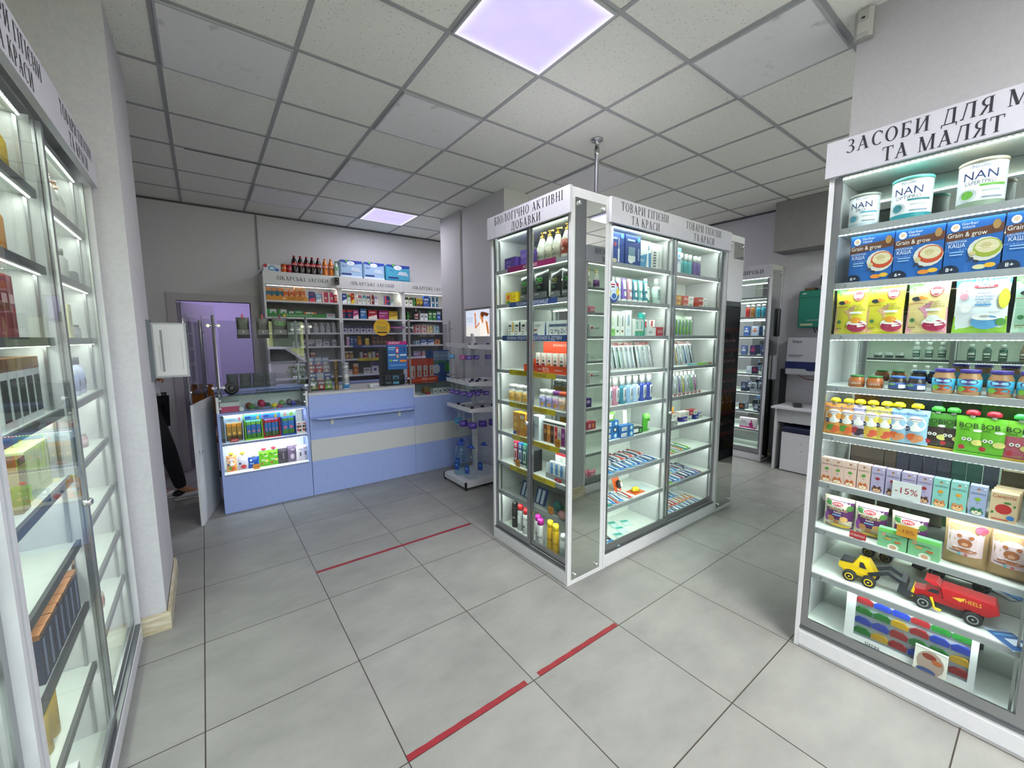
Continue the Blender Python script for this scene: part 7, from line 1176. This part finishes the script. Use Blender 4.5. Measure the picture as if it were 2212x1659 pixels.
# column poster boards beside the stand, at the far counter end
t = thing('promo_stand', 'blue cold remedy cardboard display on the lower counter', 'display', (2.40, 4.78, 1.06)); b = B(); b.box(-.17, .17, 0, .01, -.05, .34, M('#2a5a9a', .5), c=0); b.deco([('r', .3, .95, .62, .95, '#9ab8d8'), ('t', 'ПРОТИДІЯ', .62, .88, .07, '#1d3b7a', .55), ('t', 'ЗАСТУДИ', .62, .70, .09, '#1d3b7a', .55), ('p', [(.3, .5), (.8, .55), (.8, .62), (.3, .58)], '#3a9a4a'), ('e', .4, .3, .16, .18, '#c8d8e8'), ('e', .85, .35, .12, .2, '#2a8a3a')], .34, .34, lambda x, z, o: (x, -.001-o, z)); part('card', b, t); part('foot', B().box(-.1, .1, -.05, .1, -.06, -.05, '#c8c8cc'), t)
t = thing('display_stand', 'orange cardboard display of slim tubes behind the lower counter glass', 'display', (2.10, 4.62, 1.043)); b = B(); b.box(-.17, .17, .04, .05, 0, .26, ORG); b.box(-.18, .18, -.05, .05, 0, .05, ORG); b.deco([('t', '95%', .52, .5, .6, '#f0e4dc'), ('r', .65, .9, .3, .6, '#e8a080')], .36, .05, lambda x, z, o: (x, -.05-o, z)); part('card', b, t)
for i in range(4): b = B(); b.box(-.025, .025, -.01, .01, 0, .13, '#d8d4d0'); b.deco([('r', .3, .7, .1, .6, '#c8702a'), ('e', .5, .8, .2, .2, '#9aa890')], .05, .13, lambda x, z, o: (x, -.01-o, z)); part('tube_carton', b, t, (-.12+.08*i, .0, .05))
part('foot', B().box(-.15, .15, -.05, .05, -.001, .0, BLUED), t)
# ------------------------------------------------------------------ floor tapes
TP = noise_mat('worn_red_tape', '#7a1620', '#8c1a26', 14, .45)
for x0, x1, y, nm in ((.497, 1.69, 2.856, 'long thin red floor tape line toward the service counter'), (.497, 1.062, 1.325, 'wide red floor tape line nearest the camera'), (1.135, 1.69, 1.325, 'wide red floor tape line beyond the joint, near the island')):
    b = B(); hw = .013; n = 14
    top = [(x0+(x1-x0)*i/n, hw+.0012*math.sin(i*2.3)) for i in range(n+1)]; bot = [(x1-(x1-x0)*i/n, -hw-.0012*math.sin(i*1.7)) for i in range(n+1)]
    b.prism(top[::-1]+bot[::-1], 0, .0012, TP, plane='xy'); tag(link('floor_tape', b.mesh('floor_tape'), None, (0, y, .0003)), nm, 'floor tape', 'red queue lines on the floor')
# ------------------------------------------------------------------ ceiling light panels
def panel(i, j, lit, label):
    cx, cy_ = 1.713+.6*(i+.5), 2.007+.6*(j+.5)
    t = thing('ceiling_light', label, 'ceiling light', (cx, cy_, CH-.012), 0, 'square ceiling light panels')
    b = B(); 
    for a in ((-.29, .29, -.29, -.28), (-.29, .29, .28, .29), (-.29, -.28, -.28, .28), (.28, .29, -.28, .28)): b.box(*a, -.002, .008, M('#b8b8bc', .4))
    part('frame', b, t); d = B(); d.box(-.28, .28, -.28, .28, 0, .006, LIT if lit else OFF); part('diffuser', d, t)
OFF = stained_mat()
def lit_mat():
    m, nt, n, l, b = nodemat('lit_lilac_diffuser')
    tc = n.new('ShaderNodeTexCoord'); sp = n.new('ShaderNodeSeparateXYZ'); l.new(tc.outputs['Object'], sp.inputs[0])
    def mth(op, a, bb=None):
        x = n.new('ShaderNodeMath'); x.operation = op
        for i, v in enumerate((a, bb)):
            if isinstance(v, (int, float)): x.inputs[i].default_value = v
            elif v is not None: l.new(v, x.inputs[i])
        return x.outputs[0]
    mx = mth('MAXIMUM', mth('ABSOLUTE', sp.outputs[0]), mth('ABSOLUTE', sp.outputs[1]))
    e = n.new('ShaderNodeMapRange'); e.inputs[1].default_value = .20; e.inputs[2].default_value = .28; e.inputs[3].default_value = 0; e.inputs[4].default_value = 1; l.new(mx, e.inputs[0])
    ns = n.new('ShaderNodeTexNoise'); ns.inputs['Scale'].default_value = 5; l.new(tc.outputs['Object'], ns.inputs[0])
    f = mth('MULTIPLY', mth('POWER', e.outputs[0], 3), .8); f2 = mth('ADD', f, mth('MULTIPLY', ns.outputs[0], .25))
    cr = n.new('ShaderNodeValToRGB'); cr.color_ramp.elements[0].color = lin('#bfb4ff'); cr.color_ramp.elements[1].color = lin('#f4f0ff'); l.new(f2, cr.inputs[0])
    l.new(cr.outputs[0], b.inputs['Emission Color']); b.inputs['Emission Strength'].default_value = 1.0; b.inputs['Base Color'].default_value = (.02, .02, .02, 1); b.inputs['Specular IOR Level'].default_value = 0; return m
LIT = lit_mat()
for i, j, lit, nm in ((-1, -1, 1, 'large lilac lit ceiling panel nearest the camera'), (0, 5, 1, 'small-looking lilac lit ceiling panel above the service counter'), (-1, -5, 1, 'added unseen lit ceiling panel above the entrance'), (4, 4, 1, 'added unseen lit ceiling panel over the far aisle'), (4, -4, 1, 'added unseen lit ceiling panel over the drinks fridge side'),  # last three lit panels are unseen, added to brighten the room
    (-3, 1, 0, 'stained unlit ceiling panel above the cosmetics case column'), (-1, 1, 0, 'stained unlit ceiling panel beside the large lit panel'), (1, -2, 0, 'smudged unlit ceiling panel by the motion sensor'), (-1, 3, 0, 'unlit ceiling panel with dark smudges along two edges'), (-2, 5, 0, 'unlit ceiling panel near the inner door'), (2, 1, 0, 'unlit ceiling panel right behind the support pole')): panel(i, j, lit, nm)
b = B(); b.box(-.01, 1.45, -.006, .006, 0, .003, M('#4a4a48', .5)); tag(link('dropped_rail', b.mesh('dropped_rail'), None, (.0, 4.42, CH-.0075)), 'dark gap strip along a sagging ceiling rail', 'rail')
# ------------------------------------------------------------------ person behind the column
def person():
    t = thing('person', 'person in white coat and black trousers walking behind the wall column', 'person', (-.46, 5.1, 0))
    J = dict(pel=(-.02, 0, .92), sp=(-.03, 0, 1.12), ch=(-.03, 0, 1.32), nk=(-.02, 0, 1.47), hd=(0, 0, 1.56), hr=(.0, -.09, .90), kr=(.12, -.09, .50), ar=(.19, -.05, .10), tr=(.33, -.04, .035), hl=(-.02, .09, .90), kl=(.02, .09, .50), al=(-.03, .07, .10), tl=(.10, .07, .035),
             sr=(-.03, -.18, 1.40), er=(.0, -.23, 1.14), wr=(.06, -.16, 1.19), pr=(.08, -.14, 1.20), sl=(-.03, .18, 1.40), el=(-.02, .24, 1.14), wl=(.06, .22, .95), pl=(.08, .22, .90))
    R = dict(pel=.14, sp=.12, ch=.14, nk=.05, hd=.055, hr=.09, kr=.058, ar=.038, tr=.028, hl=.09, kl=.058, al=.038, tl=.028, sr=.06, er=.042, wr=.026, pr=.03, sl=.06, el=.042, wl=.026, pl=.03)
    E = [('pel', 'sp'), ('sp', 'ch'), ('ch', 'nk'), ('nk', 'hd'), ('pel', 'hr'), ('hr', 'kr'), ('kr', 'ar'), ('ar', 'tr'), ('pel', 'hl'), ('hl', 'kl'), ('kl', 'al'), ('al', 'tl'), ('ch', 'sr'), ('sr', 'er'), ('er', 'wr'), ('wr', 'pr'), ('ch', 'sl'), ('sl', 'el'), ('el', 'wl'), ('wl', 'pl')]
    J = dict(J); R = dict(R)
    for s_, w_, y_ in (('r', (.08, -.14, 1.20), 0), ('l', (.08, .22, .90), 0)):
        for k in range(4):
            dx, dz = (.03, -.0) if s_ == 'r' else (.005, -.035)
            oy = -.03+.02*k
            J[f'f{s_}{k}a'] = (w_[0]+dx*1.1, w_[1]+oy*.8, w_[2]+dz); J[f'f{s_}{k}b'] = (w_[0]+dx*1.9+.004, w_[1]+oy, w_[2]+dz*1.8-.02); J[f'f{s_}{k}c'] = (w_[0]+dx*1.7, w_[1]+oy, w_[2]+dz*1.9-.045)
            R[f'f{s_}{k}a'] = .010; R[f'f{s_}{k}b'] = .0085; R[f'f{s_}{k}c'] = .0075; E += [('p'+s_, f'f{s_}{k}a'), (f'f{s_}{k}a', f'f{s_}{k}b'), (f'f{s_}{k}b', f'f{s_}{k}c')]
        J[f't{s_}a'] = (w_[0]+.01, w_[1]+.045, w_[2]-.01); J[f't{s_}b'] = (w_[0]+.035, w_[1]+.05, w_[2]-.03); R[f't{s_}a'] = .0105; R[f't{s_}b'] = .009; E += [('p'+s_, f't{s_}a'), (f't{s_}a', f't{s_}b')]
    def skin(keys, rad, name, mat, grow=0):
        idx = {k: i for i, k in enumerate(keys)}; me = bpy.data.meshes.new(name)
        me.from_pydata([J[k] for k in keys], [(idx[a], idx[b_]) for a, b_ in E if a in idx and b_ in idx], []); me.materials.append(mat)
        o = bpy.data.objects.new(name, me); COL.objects.link(o); o.parent = t
        md = o.modifiers.new('skin', 'SKIN'); md.use_smooth_shade = True
        for i, k in enumerate(keys): r_ = rad[k]+grow; me.skin_vertices[0].data[i].radius = (r_, r_); 
        me.skin_vertices[0].data[0].use_root = True
        s_ = o.modifiers.new('sub', 'SUBSURF'); s_.levels = 2; s_.render_levels = 2; return o
    SK = M('#b07a5c', .55)
    skin(['pel']+[k for k in J if k != 'pel'], R, 'body', SK)
    skin(['pel', 'sp', 'ch', 'sr', 'er', 'wr', 'sl', 'el', 'wl', 'hr', 'hl'], R, 'coat', M('#c8c8ce', .7), .016)
    skin(['pel', 'hr', 'kr', 'ar', 'hl', 'kl', 'al'], R, 'trousers', M('#101014', .8), .014)
    b = B(); b.ball((.01, 0, 1.64), (.092, .075, .115), SK, 18, 12); b.ball((.098, 0, 1.625), (.016, .012, .02), SK, 8, 6)
    for sy in (-1, 1): b.ball((.01, sy*.076, 1.635), (.018, .01, .03), SK, 8, 6); b.ball((.086, sy*.03, 1.655), (.010, .012, .008), M('#e8e8e8', .3), 8, 6); b.ball((.094, sy*.03, 1.655), (.004, .005, .005), M('#2a1a10', .3), 8, 6)
    b.ball((.088, 0, 1.585), (.012, .024, .006), M('#8a4a44', .5), 8, 6); b.prism([(.05, 1.5), (-.04, 1.45), (-.04, 1.6), (.04, 1.58)], -.035, .035, SK); part('head', b, t)
    b = B(); b.ball((-.012, 0, 1.665), (.098, .084, .108), M('#2a1a12', .6), 16, 10); part('hair', b, t)
    for (x, y, a) in ((.19, -.05, .1), (-.03, .07, 0)):
        b = B(); b.ball((x+.06, y, .035), (.13, .046, .034), M('#c8c4c4', .6), 14, 8); b.ball((x-.02, y, .06), (.055, .043, .035), M('#1a1a1e', .6), 12, 8); b.box(x-.06, x+.19, y-.042, y+.042, 0, .014, M('#d4d0cc', .6), c=.006); part('shoe', b, t, label='white shoe with dark heel')
person()
# ------------------------------------------------------------------ parked car outside the entrance
t = thing('car', 'pale lilac-white car parked outside, glimpsed as a reflection in the counter glass', 'car', (1.3, -4.9, -.06))
CP = M('#cfc6dc', .2, .1)
b = B(); b.prism([(-2.1, .28), (2.0, .28), (2.1, .5), (2.05, .72), (1.2, .88), (.55, 1.38), (-.9, 1.42), (-1.7, .95), (-2.1, .85)], -.85, .85, CP); part('body', b, t, bevel=.05)
b = B(); b.prism([(1.02, .93), (.5, 1.32), (-.85, 1.35), (-1.4, .98)], -.86, .86, M('#15181c', .1)); part('windows', b, t)
for x in (-1.3, 1.3):
    for sy in (-1, 1): b = B(); b.lathe([(.2, -.1), (.33, -.1), (.34, .1), (.2, .1)], M('#0e0e10', .7), 24); b.lathe([(.22, .1), (.2, .11), (.05, .11)], M('#3a3c40', .3, .8), 10); o = part('wheel', b, t, (x, sy*.8, .34)); o.rotation_euler = (-sy*PI/2, 0, 0)
b = B(); b.ball((1.95, .5, .7), (.12, .2, .06), M('#e8ecf0', .1), 10, 6); b.ball((1.95, -.5, .7), (.12, .2, .06), M('#e8ecf0', .1), 10, 6); part('headlight', b, t)
rr = random.Random(2); b = B()
for i in range(420):
    a = rr.random()*2*PI; r_ = rr.random()**.5*.34; z = .1+rr.random()*.8; x, y = r_*math.cos(a)*(1.1-z*.3), r_*math.sin(a)*(1.1-z*.3); q = Matrix.Rotation(rr.random()*6, 4, Vector((rr.random()-.5, rr.random()-.5, rr.random()-.5)).normalized())
    b.add([tuple(q @ Vector(p)+Vector((x, y, z))) for p in ((-.04, 0, 0), (0, .02, 0), (.05, 0, 0), (0, -.02, 0))], [(0, 1, 2, 3)], ('#5a8a3a', '#3f6f2a', '#7aa04a')[i % 3])
t = thing('garden_shrub', 'leafy green shrub outside the entrance, seen only in the glass reflection', 'shrub', (2.0, -3.2, -.06)); part('foliage', b, t); b = B(); b.tube((0, 0, 0), (0, 0, .5), .02, '#4a3a2a', 8); part('stem', b, t)
seen = {}
for l_, n_ in LABELS:
    k_ = l_.lower(); seen.setdefault(k_, []).append(n_)
    if not 4 <= len(l_.split()) <= 16: print('LABEL LENGTH', len(l_.split()), l_)
for k_, v_ in seen.items():
    if len(v_) > 1: print('LABEL DUP', len(v_), k_)
